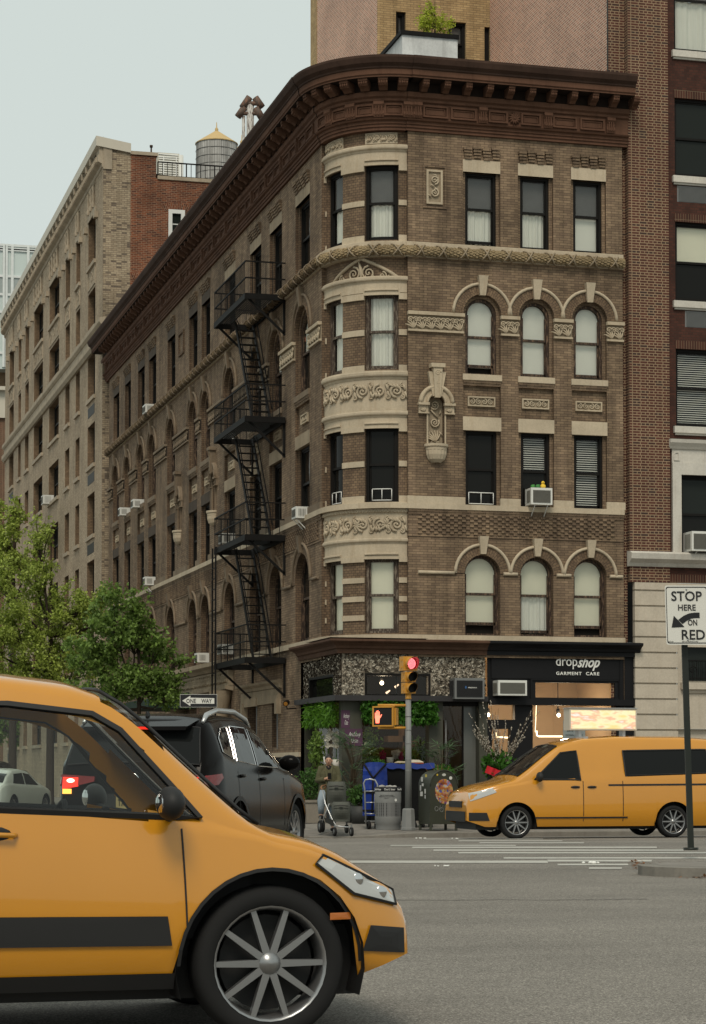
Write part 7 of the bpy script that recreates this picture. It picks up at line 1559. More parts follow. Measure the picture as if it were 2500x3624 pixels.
r2 = radians(-17); nf2 = (-Vector((CF.x, CF.y, 0)).normalized()*cos(r2)+CR*sin(r2)).normalized(); rf2 = Vector((-nf2.y, nf2.x, 0))
ps = lambda u: (u-1446)*PX(D0)
c = loc(.05, ps(1358), (pz(2500)+pz(2571))/2); hh = (pz(2500)-pz(2571))/2; ww = .235
g = MB(); sbx(g, c, ww, hh, -.03, .05, 0, rf2, nf2); sbx(g, c+rf2*.10-nf2*.02, ww-.06, hh-.03, -.22, -.03, 0, rf2, nf2); ph = g.build('pedestrian_signal', M['sigy'], sg_)
g = MB(); sbx(g, c, ww-.03, hh-.03, .045, .054, 0, rf2, nf2); g.build('display', M['deepblk'], ph)
g = MB()
for z in (hh-.012, -hh+.012): g.bar(c-rf2*ww+Vector((0,0,z))+nf2*.06, c+rf2*ww+Vector((0,0,z))+nf2*.06, .03, .03)
for s in (-ww+.012, ww-.012): g.bar(c+rf2*s+Vector((0,0,-hh+.03))+nf2*.06, c+rf2*s+Vector((0,0,hh-.03))+nf2*.06, .03, .03)
g.build('bezel', M['sigy'], ph)
g = MB(); ho = c-rf2*.115+nf2*.062
def hp(pts): g.poly([ho+rf2*x+Vector((0,0,z)) for x, z in pts])
hp([(-.045,-.15),(.035,-.15),(.042,-.08),(.052,-.03),(.05,.02),(-.062,.02),(-.065,-.02),(-.052,-.09)])
for x0, x1, zt in ((-.064,-.042,.085), (-.036,-.012,.125), (-.006,.018,.135), (.024,.046,.11)): hp([(x0,.018),(x1,.018),(x1,zt-.01),((x0+x1)/2,zt),(x0,zt-.01)])
hp([(.046,-.045),(.062,-.03),(.098,.03),(.092,.045),(.078,.042),(.050,.0)]); g.build('raised_hand', M['handled'], ph)
g = MB()
for v in (2496, 2576): g.tube([loc(0, 0, pz(v)), loc(.05, ps(1338), pz(v)-.0)], .03, 10)
for s in (1372, 1395): g.tube([loc(.03, ps(s), pz(2496)), loc(.03, ps(s), pz(2503))], .025, 8); g.tube([loc(.03, ps(s), pz(2576)), loc(.03, ps(s), pz(2569))], .025, 8)
g.build('mounting_arm', M['sigy'], sg_)
# litter bin
def bendtext(o, c, r, a0):                          # wrap flat lettering (x along, y up) on a cylinder; a0 faces the viewer
    for v in o.data.vertices: a = a0+v.co.x/r; h = v.co.y; d = r+v.co.z; v.co = Vector((c[0]+sin(a)*d, c[1]-cos(a)*d, c[2]+h))
D = 49.4; b = atD(1374, 2935, D); b.z = GZ; bn = thing('litter_bin', 'grey perforated steel litter bin with a black lettered rim beside the signal pole', 'litter bin', b); r = .292
t = NT('perforated_grey'); v = t('ShaderNodeTexVoronoi', feature='F1'); t.l.new(t.coord('Object'), v.inputs['Vector']); v.inputs['Scale'].default_value = 30; v.inputs['Randomness'].default_value = 0.0; M['perf'] = t.finish(t.ramp(v.outputs['Distance'], (.32, (.018,.018,.018)), (.42, (.17,.172,.17))), .5, .2)
g = MB(); g.lathe(b, [(r*.93,0),(r*.95,.02),(r*.95,.12),(r,.14),(r,.30)], 40); g.lathe(b, [(r,.60),(r,.83),(r*.985,.85)], 40); g.tube([b+Vector((-r-.01,0,.35)), b+Vector((-r-.01,0,.8))], .012, 5); g.lathe(b, [(r,.30),(r-.004,.301)], 40); g.build('body', M['grey'], bn)
g = MB(); g.lathe(b, [(r-.004,.30),(r-.004,.60)], 40); g.build('perforated_panel', M['perf'], bn)
g = MB(); g.lathe(b, [(r*1.0,.85),(r*1.015,.86),(r*1.015,.935),(r*.98,.95),(r*.75,.95),(r*.72,.90)], 40); rm = g.build('rim', M['signb'], bn)
vd = atan2(-b.x, b.y)*-1; va = atan2(b.x, b.y)
def wrapped(txt, w, h, z, rr_, mat, da=0.0, par=bn, nm='lettering', **k):
    o = lettering(nm, txt, 1.0, mat, Matrix.Identity(4), None, ext=.002, **k); vs = [q.co for q in o.data.vertices]; x0, x1 = min(q.x for q in vs), max(q.x for q in vs); y0, y1 = min(q.y for q in vs), max(q.y for q in vs)
    o.data.transform(Matrix.Diagonal((w/(x1-x0), h/(y1-y0), 1, 1)) @ Matrix.Translation((-(x0+x1)/2, -(y0+y1)/2, 0))); bendtext(o, (b.x, b.y, b.z+z), rr_, -va+da); o.parent = par; o.matrix_parent_inverse = wm(par).inverted()
for da in (-.95, 0.15, 1.2): wrapped("Don't litter", .25, .045, .898, r*1.015+.002, M['sign'], da, rm)
wrapped('Keep Your Neighborhood Clean', .30, .022, .765, r+.002, M['signb'], -.1); wrapped('Sponsored by Your City Council Member', .36, .022, .735, r+.002, M['signb'], -.1); wrapped('District 3', .10, .02, .705, r+.002, M['signb'], -.1)
g = MB(); q_ = Vector((sin(-va+.62), -cos(-va+.62), 0)); g.disc(b+q_*(r+.003)+Vector((0,0,.66)), .032, q_, 14); g.build('sticker', M['sign'], bn)
r = random.Random(70); g = MB()
for _ in range(9): g.ball(b+Vector((r.uniform(-.16,.16), r.uniform(-.16,.16), .95)), r.uniform(.04,.08), 0, 6, 4, 1, 1, .6)
tag(g.build('rubbish', plain('crumpled_rubbish', (.32,.31,.29), .8, 0, .2, .7, 9), org=b+Vector((0,0,.92))), 'crumpled pale rubbish heaped in the top of the grey litter bin', 'rubbish')
# blue covered load on a hand truck
M['bluetarp'] = plain('blue_tarpaulin', (.006,.03,.22), .38, 0, .4, .3, 2.5); M['strap'] = plain('black_strap', (.008,.008,.008), .8)
D = 50.1; a = atD(1284, 2886, D); zb = .42; zt = CAMH+(VH-2697)*PX(D); w = (1372-1284)*PX(D)
ld = thing('tarped_load', 'upright load wrapped in blue tarpaulin with crossed black straps on the hand truck', 'tarped load', (a.x, a.y, zb))
g = MB(); nx, nz = 8, 12; rr = random.Random(8); F = [[None]*(nz+1) for _ in range(nx+1)]; ex = CR; ey = Vector((CF.x, CF.y, 0)).normalized()
for i in range(nx+1):
    for k in range(nz+1):
        fx, fz = i/nx, k/nz; cx = w*(fx-.5)*(1-.10*fz**6); bulge = .05*sin(pi*fx)*sin(pi*fz)+rr.uniform(-.012,.012); F[i][k] = a+ex*(w/2+cx)-ey*bulge+Vector((0,0,zb-a.z+(zt-zb)*fz-.05*(2*fx-1)**4*(fz > .9)))
for i in range(nx):
    for k in range(nz): g.poly([F[i][k], F[i+1][k], F[i+1][k+1], F[i][k+1]], 0, True); g.poly([F[i][k]+ey*.34, F[i][k+1]+ey*.34, F[i+1][k+1]+ey*.34, F[i+1][k]+ey*.34])
for i in range(nx): g.poly([F[i][nz], F[i+1][nz], F[i+1][nz]+ey*.34, F[i][nz]+ey*.34], 0, True); g.poly([F[i][0]+ey*.34, F[i+1][0]+ey*.34, F[i+1][0], F[i][0]])
for k in range(nz): g.poly([F[0][k], F[0][k+1], F[0][k+1]+ey*.34, F[0][k]+ey*.34]); g.poly([F[nx][k]+ey*.34, F[nx][k+1]+ey*.34, F[nx][k+1], F[nx][k]])
g.build('tarpaulin', M['bluetarp'], ld)
g = MB(); f = lambda fx, fz: a+ex*(w*fx)-ey*(.06*sin(pi*min(1,max(0,fx)))*sin(pi*fz)+.012)+Vector((0,0,zb-a.z+(zt-zb)*fz))
for (p, q_) in (((.05,.97),(.42,.70)), ((.95,.97),(.42,.70)), ((.42,.70),(.38,.05)), ((0,.44),(1,.44)), ((0,.10),(1,.10))):
    P_ = [f(p[0]+(q_[0]-p[0])*i/6, p[1]+(q_[1]-p[1])*i/6) for i in range(7)]; g.tube(P_, .022, 5)
g.build('strap', M['strap'], ld)
D = 49.6; ht = thing('hand_truck', 'silver hand truck with loop handle in front of the blue tarped load', 'hand truck', atD(1305, 2930, D))
s_ = lambda u, v, D=D: atD(u, v, D)
g = MB(); g.tube([s_(1296,2918), s_(1291,2790), s_(1288,2772), s_(1294,2760), s_(1310,2757), s_(1328,2761), s_(1336,2776), s_(1338,2800), s_(1338,2900)], .018, 8)
for v in (2800, 2840, 2880): g.tube([s_(1291,v), s_(1338,v)], .012, 6)
g.build('frame', M['silver'], ht); g = MB(); g.hexa([s_(1290,2908,49.7), s_(1345,2908,49.7), s_(1345,2908,50.2), s_(1290,2908,50.2), s_(1290,2904,49.7), s_(1345,2904,49.7), s_(1345,2904,50.2), s_(1290,2904,50.2)]); g.build('toe_plate', M['silver'], ht)
for u in (1306, 1334): g = MB(); c = s_(u, 2914); c.z = GZ+.095; g.lathe(c, [(.04,-.03),(.08,-.035),(.095,-.02),(.095,.02),(.08,.035),(.04,.03),(.0,.03)], 18, 0, 'X'); g.build('wheel', M['tyre'], ht)
# delivery cart
D = 50.6; ct = thing('delivery_cart', 'black sided delivery cart with a blue tarpaulin cover behind the signal pole', 'delivery cart', atD(1450, 2930, D)); x0, x1 = 1370, 1536
A = lambda u, v, dd=0.0: atD(u, v, D)+ey*dd
g = MB(); P_ = [A(x0,2894), A(x1,2894), A(x1,2894,.7), A(x0,2894,.7), A(x0,2708), A(x1,2708), A(x1,2708,.7), A(x0,2708,.7)]; g.hexa(P_); g.build('body', plain('black_canvas', (.010,.010,.010), .85, 0, .2, .4, 5), ct)
g = MB(); n = 14
T0 = [A(x0-2+(x1-x0+4)*i/n, 2702-3*sin(i*1.1), -.03) for i in range(n+1)]; T1 = [p+ey*.76 for p in T0]; B0 = [A(x0-3+(x1-x0+6)*i/n, 2716+7*abs(sin(i*.9)), -.05) for i in range(n+1)]
for i in range(n): g.poly([T0[i], T0[i+1], T1[i+1], T1[i]], 0, True); g.poly([B0[i], B0[i+1], T0[i+1], T0[i]], 0, True)
g.poly([B0[-1], B0[-1]+ey*.8, T1[-1], T0[-1]]); g.poly([T0[0], T1[0], B0[0]+ey*.8, B0[0]]); g.build('cover', M['bluetarp'], ct)
g = MB()
for u in (1385, 1470, 1498, 1526): 
    for dd in (.05, .62): c = A(u, 2915, dd); c.z = GZ+.07; g.lathe(c, [(.0,-.025),(.05,-.03),(.07,-.02),(.07,.02),(.05,.03),(.0,.025)], 16, 0, 'X'); g.bar(c, c+Vector((0,0,.16)), .03, .03)
g.build('wheel', M['tyre'], ct)
g = MB(); q0 = A(1378, 2700, .05); q1 = A(1500, 2700, .05)
g.hexa([A(1395,2700,.0), A(1500,2702,.0), A(1495,2700,.5), A(1410,2699,.5), A(1395,2699,.0), A(1500,2697,.0), A(1495,2695,.5), A(1410,2693,.5)]); tag(g.build('cardboard', plain('tan_card', (.42,.34,.22), .8), org=q0), 'flattened tan cardboard lying on the blue cart cover', 'cardboard')
g = MB(); g.hexa([A(1440,2699,.02), A(1502,2697,.02), A(1498,2694,.4), A(1436,2696,.4), A(1452,2690,.1), A(1490,2692,.06), A(1486,2689,.36), A(1455,2688,.36)]); tag(g.build('paper_bag', plain('cream_paper', (.55,.48,.37), .8), org=A(1470,2697)), 'crumpled cream paper bag on the cardboard on the blue cart', 'paper bag')
g = MB(); g.hexa([A(1450,2702,-.03), A(1500,2703,-.03), A(1500,2702,.05), A(1450,2701,.05), A(1450,2699,-.03), A(1500,2700,-.03), A(1500,2699,.05), A(1450,2698,.05)]); tag(g.build('packet', plain('red_packet', (.42,.07,.03), .6), org=A(1475,2701)), 'flat red packet under the cream paper on the cart', 'packet')
# mailbox
D = 48.6; mbp = atD(1572, 2938, D); mbp.z = GZ; yw = radians(22); nfm = (-ey*cos(yw)+CR*sin(yw)).normalized(); rfm = Vector((-nfm.y, nfm.x, 0))
mx_ = thing('mailbox', 'dark olive relay mailbox covered in stickers with colourful spray paint on its front', 'mailbox', mbp); w2, dp2, hz, leg = .335, .62, .985, .14
M['mbox'] = plain('dark_olive_enamel', (.035,.038,.026), .45, 0, .4, .25, 3)
Q = lambda x, d, z: mbp+rfm*x+nfm*d+Vector((0,0,z))
arc = [(-w2, leg), (w2, leg), (w2, hz)]+[(w2*cos(t), hz+w2*sin(t)) for t in [pi*i/18 for i in range(1, 18)]]+[(-w2, hz)]
g = MB(); g.poly([Q(x, .0, z) for x, z in arc]); g.poly([Q(x, -dp2, z) for x, z in arc][::-1])
for (a_, b_), (c_, d_) in zip(arc, arc[1:]+arc[:1]): g.poly([Q(a_,0,b_), Q(a_,-dp2,b_), Q(c_,-dp2,d_), Q(c_,0,d_)], 0, False)
g.tube([Q(x*.985, .004, z) for x, z in arc[2:]], .014, 5); g.build('body', M['mbox'], mx_)
for x in (-w2+.03, w2-.03):
    for d in (-.03, -dp2+.03): g = MB(); p = Q(x, d, 0); g.bar(p, p+Vector((0,0,leg+.02)), .06, .06, CR); g.build('leg', M['mbox'], mx_)
t = NT('spray_paint'); co = t.coord('Object', (5,5,5)); n = t.noise(co, 1.6, 3, .6); n2 = t.noise(t.coord('Object', (4,4,9)), 2.4, 3, .6)
M['spray'] = t.finish(t.mix(t.ramp(n2, (.45, 0.0), (.55, 1.0)), t.ramp(n, (.3, (.30,.02,.02)), (.42, (.03,.08,.35)), (.5, (.45,.30,.03)), (.6, (.40,.42,.42)), (.7, (.38,.06,.12))), t.ramp(n, (.35, (.05,.02,.02)), (.5, (.42,.10,.02)), (.65, (.06,.16,.40)))), .5)
g = MB(); cz = .86; g.poly([Q(.0+.215*cos(2*pi*i/28), .004, cz+.27*sin(2*pi*i/28)) for i in range(28)]); g.build('spray_painting', M['spray'], mx_)
g = MB(); r = random.Random(77)
for (x, z, w_, h_, kx) in ((-.03,1.07,.16,.06,5),(.0,.92,.22,.07,6),(.0,.80,.24,.06,7),(.02,.70,.20,.07,6)):
    P_ = []
    for i in range(kx*2+1): P_.append(Q(x-w_/2+w_*i/(kx*2), .008, z+(h_/2 if i % 2 else -h_/2)+r.uniform(-.01,.01)))
    g.tube(P_, .011, 4)
g.build('spray_lettering', plain('orange_spray', (.52,.20,.04), .5, 0, .3, .5, 6), mx_)
g = MB()
for (x, z) in ((-.18,.48),(-.06,.46)): g.tube([Q(x+.04*cos(q*.6), .006, z+.05*sin(q*.6)) for q in range(11)], .005, 4)
g.tube([Q(-.12+.03*i, .006, .50+(.05 if i % 2 else -.04)) for i in range(9)], .005, 4); g.build('scrawl', M['silver'], mx_)
for (x, z, rr_, c_) in ((-.16,1.22,.022,(.5,.36,.04)), (.16,1.15,.038,(.6,.6,.56)), (.0,1.22,.03,(.5,.5,.45))):
    g = MB(); g.poly([Q(x+rr_*(1.6 if x == 0 else 1)*cos(2*pi*i/12), .006, z+rr_*sin(2*pi*i/12)) for i in range(12)]); g.build('sticker', plain('sticker_paint', c_, .5), mx_)
for i, (d, z, w_, h_) in enumerate(((-.2,1.2,.05,.03), (-.42,1.12,.05,.05), (-.38,1.0,.05,.03), (-.25,.86,.035,.05), (-.45,.80,.07,.05), (-.25,.74,.03,.04), (-.5,.93,.04,.06))):
    g = MB(); o = -w2-.004; g.poly([Q(o,d-w_,z-h_), Q(o,d+w_,z-h_), Q(o,d+w_,z+h_), Q(o,d-w_,z+h_)]); g.build('sticker', plain('sticker_paint', random.Random(i).choice([(.55,.55,.52), (.5,.4,.08), (.45,.45,.44)]), .5), mx_)
g = MB(); r = random.Random(12)
for i in range(9): x = .25+.02*i; g.tube([Q(x-.1, -.75, .3), Q(x-.05+r.uniform(-.06,.06), -.75, 1.0), Q(x-.25+r.uniform(-.15,.35), -.75, 1.4+r.uniform(-.1,.12))], [.008,.006,.003], 4)
tag(g.build('twigs', plain('orange_twig', (.24,.12,.05), .8), org=Q(.2,-.75,.3)), 'bare curly orange twigs leaning behind the mailbox', 'twigs')
# one way sign
D = 53.0; p = atD(702, 2504, D); ow = thing('one_way_sign', 'black and white ONE WAY arrow sign pointing left on a brown pole', 'road sign', (p.x, p.y, GZ))
g = MB(); g.tube([(p.x, p.y+.04, GZ), (p.x, p.y+.04, CAMH+(VH-2456)*PX(D))], .03, 10); g.build('pole', M['rust'], ow)
tl_, br_ = atD(638, 2457, D), atD(769, 2503, D); cx = (tl_+br_)/2; sw_, sh_ = (769-638)*PX(D)/2, 46*PX(D)/2; rt = (CR+ey*.05).normalized(); nn = Vector((rt.y, -rt.x, 0)); zz = Vector((0,0,1))
O = lambda x, z, d=0.0: cx+rt*(x*sw_)+zz*(z*sh_)+nn*d
g = MB(); g.hexa([O(-1,-1,-.004), O(1,-1,-.004), O(1,-1,.0), O(-1,-1,.0), O(-1,1,-.004), O(1,1,-.004), O(1,1,0), O(-1,1,0)]); g.poly([O(-1,-1,.001), O(1,-1,.001), O(1,1,.001), O(-1,1,.001)]); pa_ = g.build('panel', M['signw'], ow)
g = MB(); g.poly([O(-.985,-.95,.004), O(.985,-.95,.004), O(.985,.95,.004), O(-.985,.95,.004)]); g.build('field', M['signb'], pa_)
g = MB(); g.poly([O(.85,-.46,.008), O(.85,.40,.008), O(-.44,.46,.008), O(-.44,.78,.008), O(-.88,0,.008), O(-.44,-.82,.008), O(-.44,-.46,.008)][::-1]); g.poly([O(.85,-.46,.0081), O(.85,.40,.0081), O(-.44,.46,.0081), O(-.44,-.46,.0081)][::-1]) if False else None; g.build('arrow', M['signw'], pa_)
warp('lettering', 'ONE', sw_*.52, sh_*.66, M['signb'], O(-.40,-.03,.011), rt, pa_, ext=.002, off=.012); warp('lettering', 'WAY', sw_*.56, sh_*.66, M['signb'], O(.43,-.03,.011), rt, pa_, ext=.002, off=.012)
# small regulation sign in the side street
D = 60; g = MB(); a = atD(346, 2556, D); g.box(a.x-.16, a.x+.16, a.y-.01, a.y, a.z-.1, a.z+.11); t = thing('parking_sign', 'small cream parking sign low in front of the tan building', 'road sign', (a.x, a.y, GZ)); g.build('panel', M['signw'], t); g = MB(); g.tube([(a.x, a.y+.03, GZ), (a.x, a.y+.03, a.z+.1)], .025, 8); g.build('pole', M['grey'], t); g = MB(); g.disc((a.x-.09, a.y-.014, a.z), .05, (0,-1,0), 14); g.build('symbol', plain('sign_red', (.35,.06,.04), .5), t)
# stop here on red sign
D = 29.4; p = atD(2446, 3046, D); p.z = zi+.116; D = (p-EYE).dot(CF); st = thing('stop_here_sign', 'white STOP HERE ON RED sign on a dark green post on the kerbed island', 'road sign', p)
top = CAMH+(VH-2075)*PX(D); lean = atD(2424, 2150, D)-atD(2446, 3046, D); lx = lean.dot(CR)/(atD(2424,2150,D).z-p.z)
g = MB(); g.bar(p, p+CR*(lx*(top-.05-p.z))+Vector((0,0,top-.05-p.z)), .078, .055, ey); g.tube([p, p+Vector((0,0,.03))], .1, 10); g.build('post', M['postg'], st)
c = atD(2430, 2178, D)-ey*.06; w_, h_ = 76*PX(D), 105*PX(D); O = lambda x, z, d=0.0: c+CR*(x*w_+z*h_*lx)+zz*(z*h_)-ey*d
def rrect(k, d, m=0, q=.10):
    P_ = []
    for sx, sy, a0 in ((1,1,0), (-1,1,pi/2), (-1,-1,pi), (1,-1,3*pi/2)):
        for i in range(5): a_ = a0+pi/2*i/4; P_.append((sx*(k-q)+q*cos(a_), sy*(k-q*.72)+q*.72*sin(a_)))
    return P_
g = MB(); P_ = rrect(1, 0); g.poly([O(x, z, .0) for x, z in P_]); g.poly([O(x, z, -.004) for x, z in P_][::-1])
for (a_, b_), (c_, d_) in zip(P_, P_[1:]+P_[:1]): g.poly([O(a_,b_,-.004), O(c_,d_,-.004), O(c_,d_,0), O(a_,b_,0)])
pn = g.build('panel', M['signw'], st)
g = MB(); A_, B_ = rrect(.955, 0), rrect(.925, 0)
for i in range(len(A_)): j = (i+1) % len(A_); g.poly([O(*A_[i], .003), O(*A_[j], .003), O(*B_[j], .003), O(*B_[i], .003)])
g.build('border', M['signb'], pn)
up_ = (zz+CR*lx).normalized()
for txt, x, z, wd, hg in (('STOP', 0, .64, 1.42, .33), ('HERE', 0, .255, .82, .20), ('ON', .24, -.25, .43, .20), ('RED', .26, -.66, 1.08, .33)): warp('lettering', txt, wd*w_, hg*h_, M['signb'], O(x, z, .005), CR, pn, up_, ext=.002, off=.014)
g = MB(); U = [(.56,.08),(.30,.06),(.05,-.02),(-.18,-.16),(-.28,-.24)]; th = [.10,.10,.10,.10,.10]
top_ = [(.58,.085),(.34,.085),(.10,.06),(-.16,-.02),(-.42,-.16)]; bot_ = [(.58,-.10),(.36,-.10),(.18,-.12),(-.02,-.19),(-.22,-.30)]
for i in range(4): g.poly([O(*bot_[i], .005), O(*bot_[i+1], .005), O(*top_[i+1], .005), O(*top_[i], .005)][::-1])
g.poly([O(-.62,-.02,.0052), O(-.74,-.42,.0052), O(-.14,-.40,.0052)]); g.build('arrow', M['signb'], pn)
warp('lettering', 'R10-6A', .22*w_, .035*h_, M['signb'], O(-.78, -.89, .005), CR, pn, up_, ext=.001); warp('lettering', 'DEPT OF TRANSPORTATION', .75*w_, .032*h_, M['signb'], O(.1, -.89, .005), CR, pn, up_, ext=.001)
g = MB()
for z in (.87, -.83): g.ball(O(0, z, .008), .012, 0, 6, 4)
g.build('bolt', M['silver'], pn)
# litter and fallen leaves by the kerbs
r = random.Random(90); g = MB()
for _ in range(420):
    u = r.uniform(2235, 2500); v = 3060+(u-2260)*.14+r.gauss(0, 6)+ (4 if u > 2300 else 0); q_ = atR(u, v, .008); addleaf(g, q_, Vector((r.uniform(-1,1), r.uniform(-1,1), r.uniform(-.1,.3))).normalized(), Vector((0,0,1)), r.uniform(.03,.07), .018)
tag(g.build('fallen_leaves', leafmat('dry_leaf', (.20,.10,.05), .4), org=atZ(2380, 3080, 0)), kind='stuff')
for i, (u, v, lab) in enumerate(((2085, 3053, 'crumpled white paper lying on the stop line'), (1565, 3064, 'small white paper scrap on the road before the stop line'), (1490, 2966, 'white scrap in the gutter below the litter bin'), (1602, 2967, 'tiny white scrap in the gutter by the mailbox'))):
    q_ = atR(u, v, .02); g = MB()
    for k in range(5): g.ball(q_+Vector((r.uniform(-.12,.12), r.uniform(-.08,.08), .0)), r.uniform(.02,.045)*(1 if i == 0 else .6), 0, 6, 4, 1, 1, .5)
    tag(g.build('paper_scrap', M['sign'], org=q_), lab, 'litter', 'paper litter on the road')
# ================================================================ STROLLER AND WOMAN
M['strf'] = plain('stroller_fabric', (.085,.088,.075), .85, 0, .2, .12, 5); M['strd'] = plain('stroller_dark_fabric', (.035,.035,.031), .85); M['tanl'] = plain('tan_leather', (.22,.11,.055), .6)  # strd: darker fabric for canopy seams and basket
D = 47.4; W7 = lambda x, y, D=D: atD(1050+x/2.455, 2600+y/2.455, D)
sp_ = W7(350, 830); sp_.z = .06; sr = thing('stroller', 'grey green double stroller with silver frame pushed by the woman', 'stroller', sp_)
g = MB()
for dd in (0, .45): g.tube([W7(225,480,47.6+dd), W7(250,600,47.5+dd), W7(310,735,47.3+dd), W7(345,795,47.2+dd), W7(460,805,47.1+dd)], .016, 8); g.tube([W7(285,600,47.5+dd), W7(240,720,47.7+dd), W7(212,790,47.8+dd)], .014, 8)
g.tube([W7(345,795,47.2), W7(345,795,47.65)], .014, 8); g.tube([W7(212,790,47.8), W7(212,790,48.25)], .014, 8); g.build('frame', M['silver'], sr)
g = MB(); g.tube([W7(225,480,47.6), W7(212,460,47.65), W7(222,446,47.75), W7(250,440,47.9), W7(262,448,48.1), W7(240,470,48.1)], .018, 8); g.build('handle', M['tanl'], sr)
def seat(x0, x1, y0, y1, Dn, lab=None):
    g = MB(); n, m = 10, 9; cx = (x0+x1)/2; P_ = []
    for i in range(n+1):
        f = i/n; row = []
        for k in range(m+1):
            h = k/m; wv = 1-.10*(h-.45)**2*2-.25*max(0, .16-h)*3; x = cx+(x0-cx)*(1-2*f)*wv*-1*-1; y = y0+(y1-y0)*h; dep = .24*sin(pi*f)**.6*(.55+.45*sin(pi*min(1, h*1.15)))
            row.append(W7(x, y, Dn-dep+.12))
        P_.append(row)
    for i in range(n):
        for k in range(m): g.poly([P_[i][k+1], P_[i+1][k+1], P_[i+1][k], P_[i][k]][::-1], 0, True)
    B_ = [[p+ey*.32 for p in (P_[0][k], P_[n][k])] for k in range(m+1)]
    for k in range(m): g.poly([P_[0][k], P_[0][k+1], B_[k+1][0], B_[k][0]]); g.poly([P_[n][k+1], P_[n][k], B_[k][1], B_[k+1][1]]); g.poly([B_[k][0], B_[k+1][0], B_[k+1][1], B_[k][1]])
    g.poly([P_[i][0] for i in range(n+1)]+[B_[0][1], B_[0][0]]); g.poly([P_[i][m] for i in range(n+1)]+[B_[m][1], B_[m][0]])
    s = g.build('seat', M['strf'], sr)
    g = MB(); hh_ = (y1-y0)
    for f in (.18, .30): g.tube([W7(x0+(x1-x0)*q/8+(4-abs(q-4))*0, y0+hh_*f+6-6*sin(pi*q/8), Dn-.24*sin(pi*q/8)**.6*(.55+.45*sin(pi*f*1.15))+.11) for q in range(1, 8)], .008, 4)
    g.build('canopy_seam', M['strd'], s)
    g = MB(); q0 = Dn-.16; g.hexa([W7(cx-16,y0+hh_*.22,q0), W7(cx+16,y0+hh_*.22,q0), W7(cx+16,y0+hh_*.22,q0-.02), W7(cx-16,y0+hh_*.22,q0-.02), W7(cx-16,y0+hh_*.15,q0+.03), W7(cx+16,y0+hh_*.15,q0+.03), W7(cx+16,y0+hh_*.15,q0), W7(cx-16,y0+hh_*.15,q0)]); g.build('pull_tab', M['deepblk'], s)
seat(262, 430, 408, 615, 47.55); seat(303, 468, 584, 756, 47.25)
g = MB(); g.hexa([W7(250,760,47.5), W7(330,800,47.2), W7(330,800,47.6), W7(250,760,47.9), W7(240,720,47.5), W7(320,740,47.2), W7(320,740,47.6), W7(240,720,47.9)]); g.build('basket', M['strd'], sr)
for x, D_, rr_ in ((205, 47.85, .135), (226, 48.3, .135), (332, 47.15, .095), (478, 46.95, .098), (436, 47.5, .095)):
    c = W7(x, 800, D_); c.z = .115+rr_*.0 if False else (.05 if D_ < 47.3 else .10)+rr_; g = MB(); ax = 'X'
    g.lathe(c, [(rr_*.55,-.02),(rr_*.9,-.028),(rr_,-.012),(rr_,.012),(rr_*.9,.028),(rr_*.55,.02)], 20, 0, ax); w = g.build('wheel', M['tyre'], sr); g = MB(); g.lathe(c, [(0,-.022),(rr_*.6,-.02),(rr_*.6,.02),(0,.022)], 14, 0, ax); g.bar(c, c+Vector((0,0,rr_*1.6)), .03, .03); g.build('hub', M['acd'], w)
# the woman
M['skin'] = plain('skin', (.46,.265,.175), .55, 0, .35, .06, 6); M['hair'] = plain('dark_hair', (.010,.007,.006), .45, 0, .4, .3, 20); M['coat'] = plain('olive_cardigan', (.085,.080,.045), .95, 0, .15, .18, 14); M['jean'] = plain('light_jeans', (.25,.30,.34), .9, 0, .15, .15, 10); M['blackc'] = plain('black_cloth', (.012,.012,.013), .9)
D = 48.5; w0 = W7(280, 835, D); w0.z = GZ-.01; wo_ = thing('person', 'woman in an olive cardigan looking down at her phone behind the stroller', 'person', w0)
def B(x, y, z): return w0+CR*x-ey*y+Vector((0,0,z))        # x to the viewer's right, y towards the viewer, z up
def skinmesh(name, verts, edges, rad, mat, sub=2, extra=None):
    me = bpy.data.meshes.new(name); me.from_pydata([tuple(v) for v in verts], edges, []); o = bpy.data.objects.new(name, me); COL.objects.link(o)
    mo = o.modifiers.new('skin', 'SKIN'); mo.use_smooth_shade = True
    for i, sv_ in enumerate(me.skin_vertices[0].data): sv_.radius = (rad[i][0], rad[i][1]) if isinstance(rad[i], tuple) else (rad[i], rad[i]); sv_.use_root = (i == 0)
    ss = o.modifiers.new('sub', 'SUBSURF'); ss.levels = ss.render_levels = sub
    bpy.context.view_layer.update(); dg = bpy.context.evaluated_depsgraph_get(); m2 = bpy.data.meshes.new_from_object(o.evaluated_get(dg)); bpy.data.objects.remove(o)
    g = MB(); g.add([v.co for v in m2.vertices], [list(p.vertices) for p in m2.polygons], 0, True); bpy.data.meshes.remove(m2)
    if extra: extra(g)
    return g.build(name, mat, wo_)
V = [B(0,0,.92), B(0,.0,1.10), B(0,.01,1.28), B(0,.0,1.395), B(0,.03,1.45), B(.0,.06,1.50), B(.0,.065,1.555), B(0,.045,1.60),   # pelvis .. crown (0-7)
     B(-.155,0,1.345), B(-.235,.02,1.10), B(-.07,.22,1.14), B(-.005,.255,1.165),                                                    # her right arm, hand at the phone (8-11)
     B(.155,0,1.345), B(.22,.04,1.09), B(.14,.26,1.02), B(.10,.31,1.0),                                                             # her left arm, hand on the handle (12-15)
     B(-.09,0,.86), B(-.16,.20,.66), B(-.165,.12,.36), B(-.165,.20,.32),                                                            # raised leg (16-19)
     B(.09,0,.86), B(.09,.03,.48), B(.09,-.02,.10), B(.09,.10,.05)]
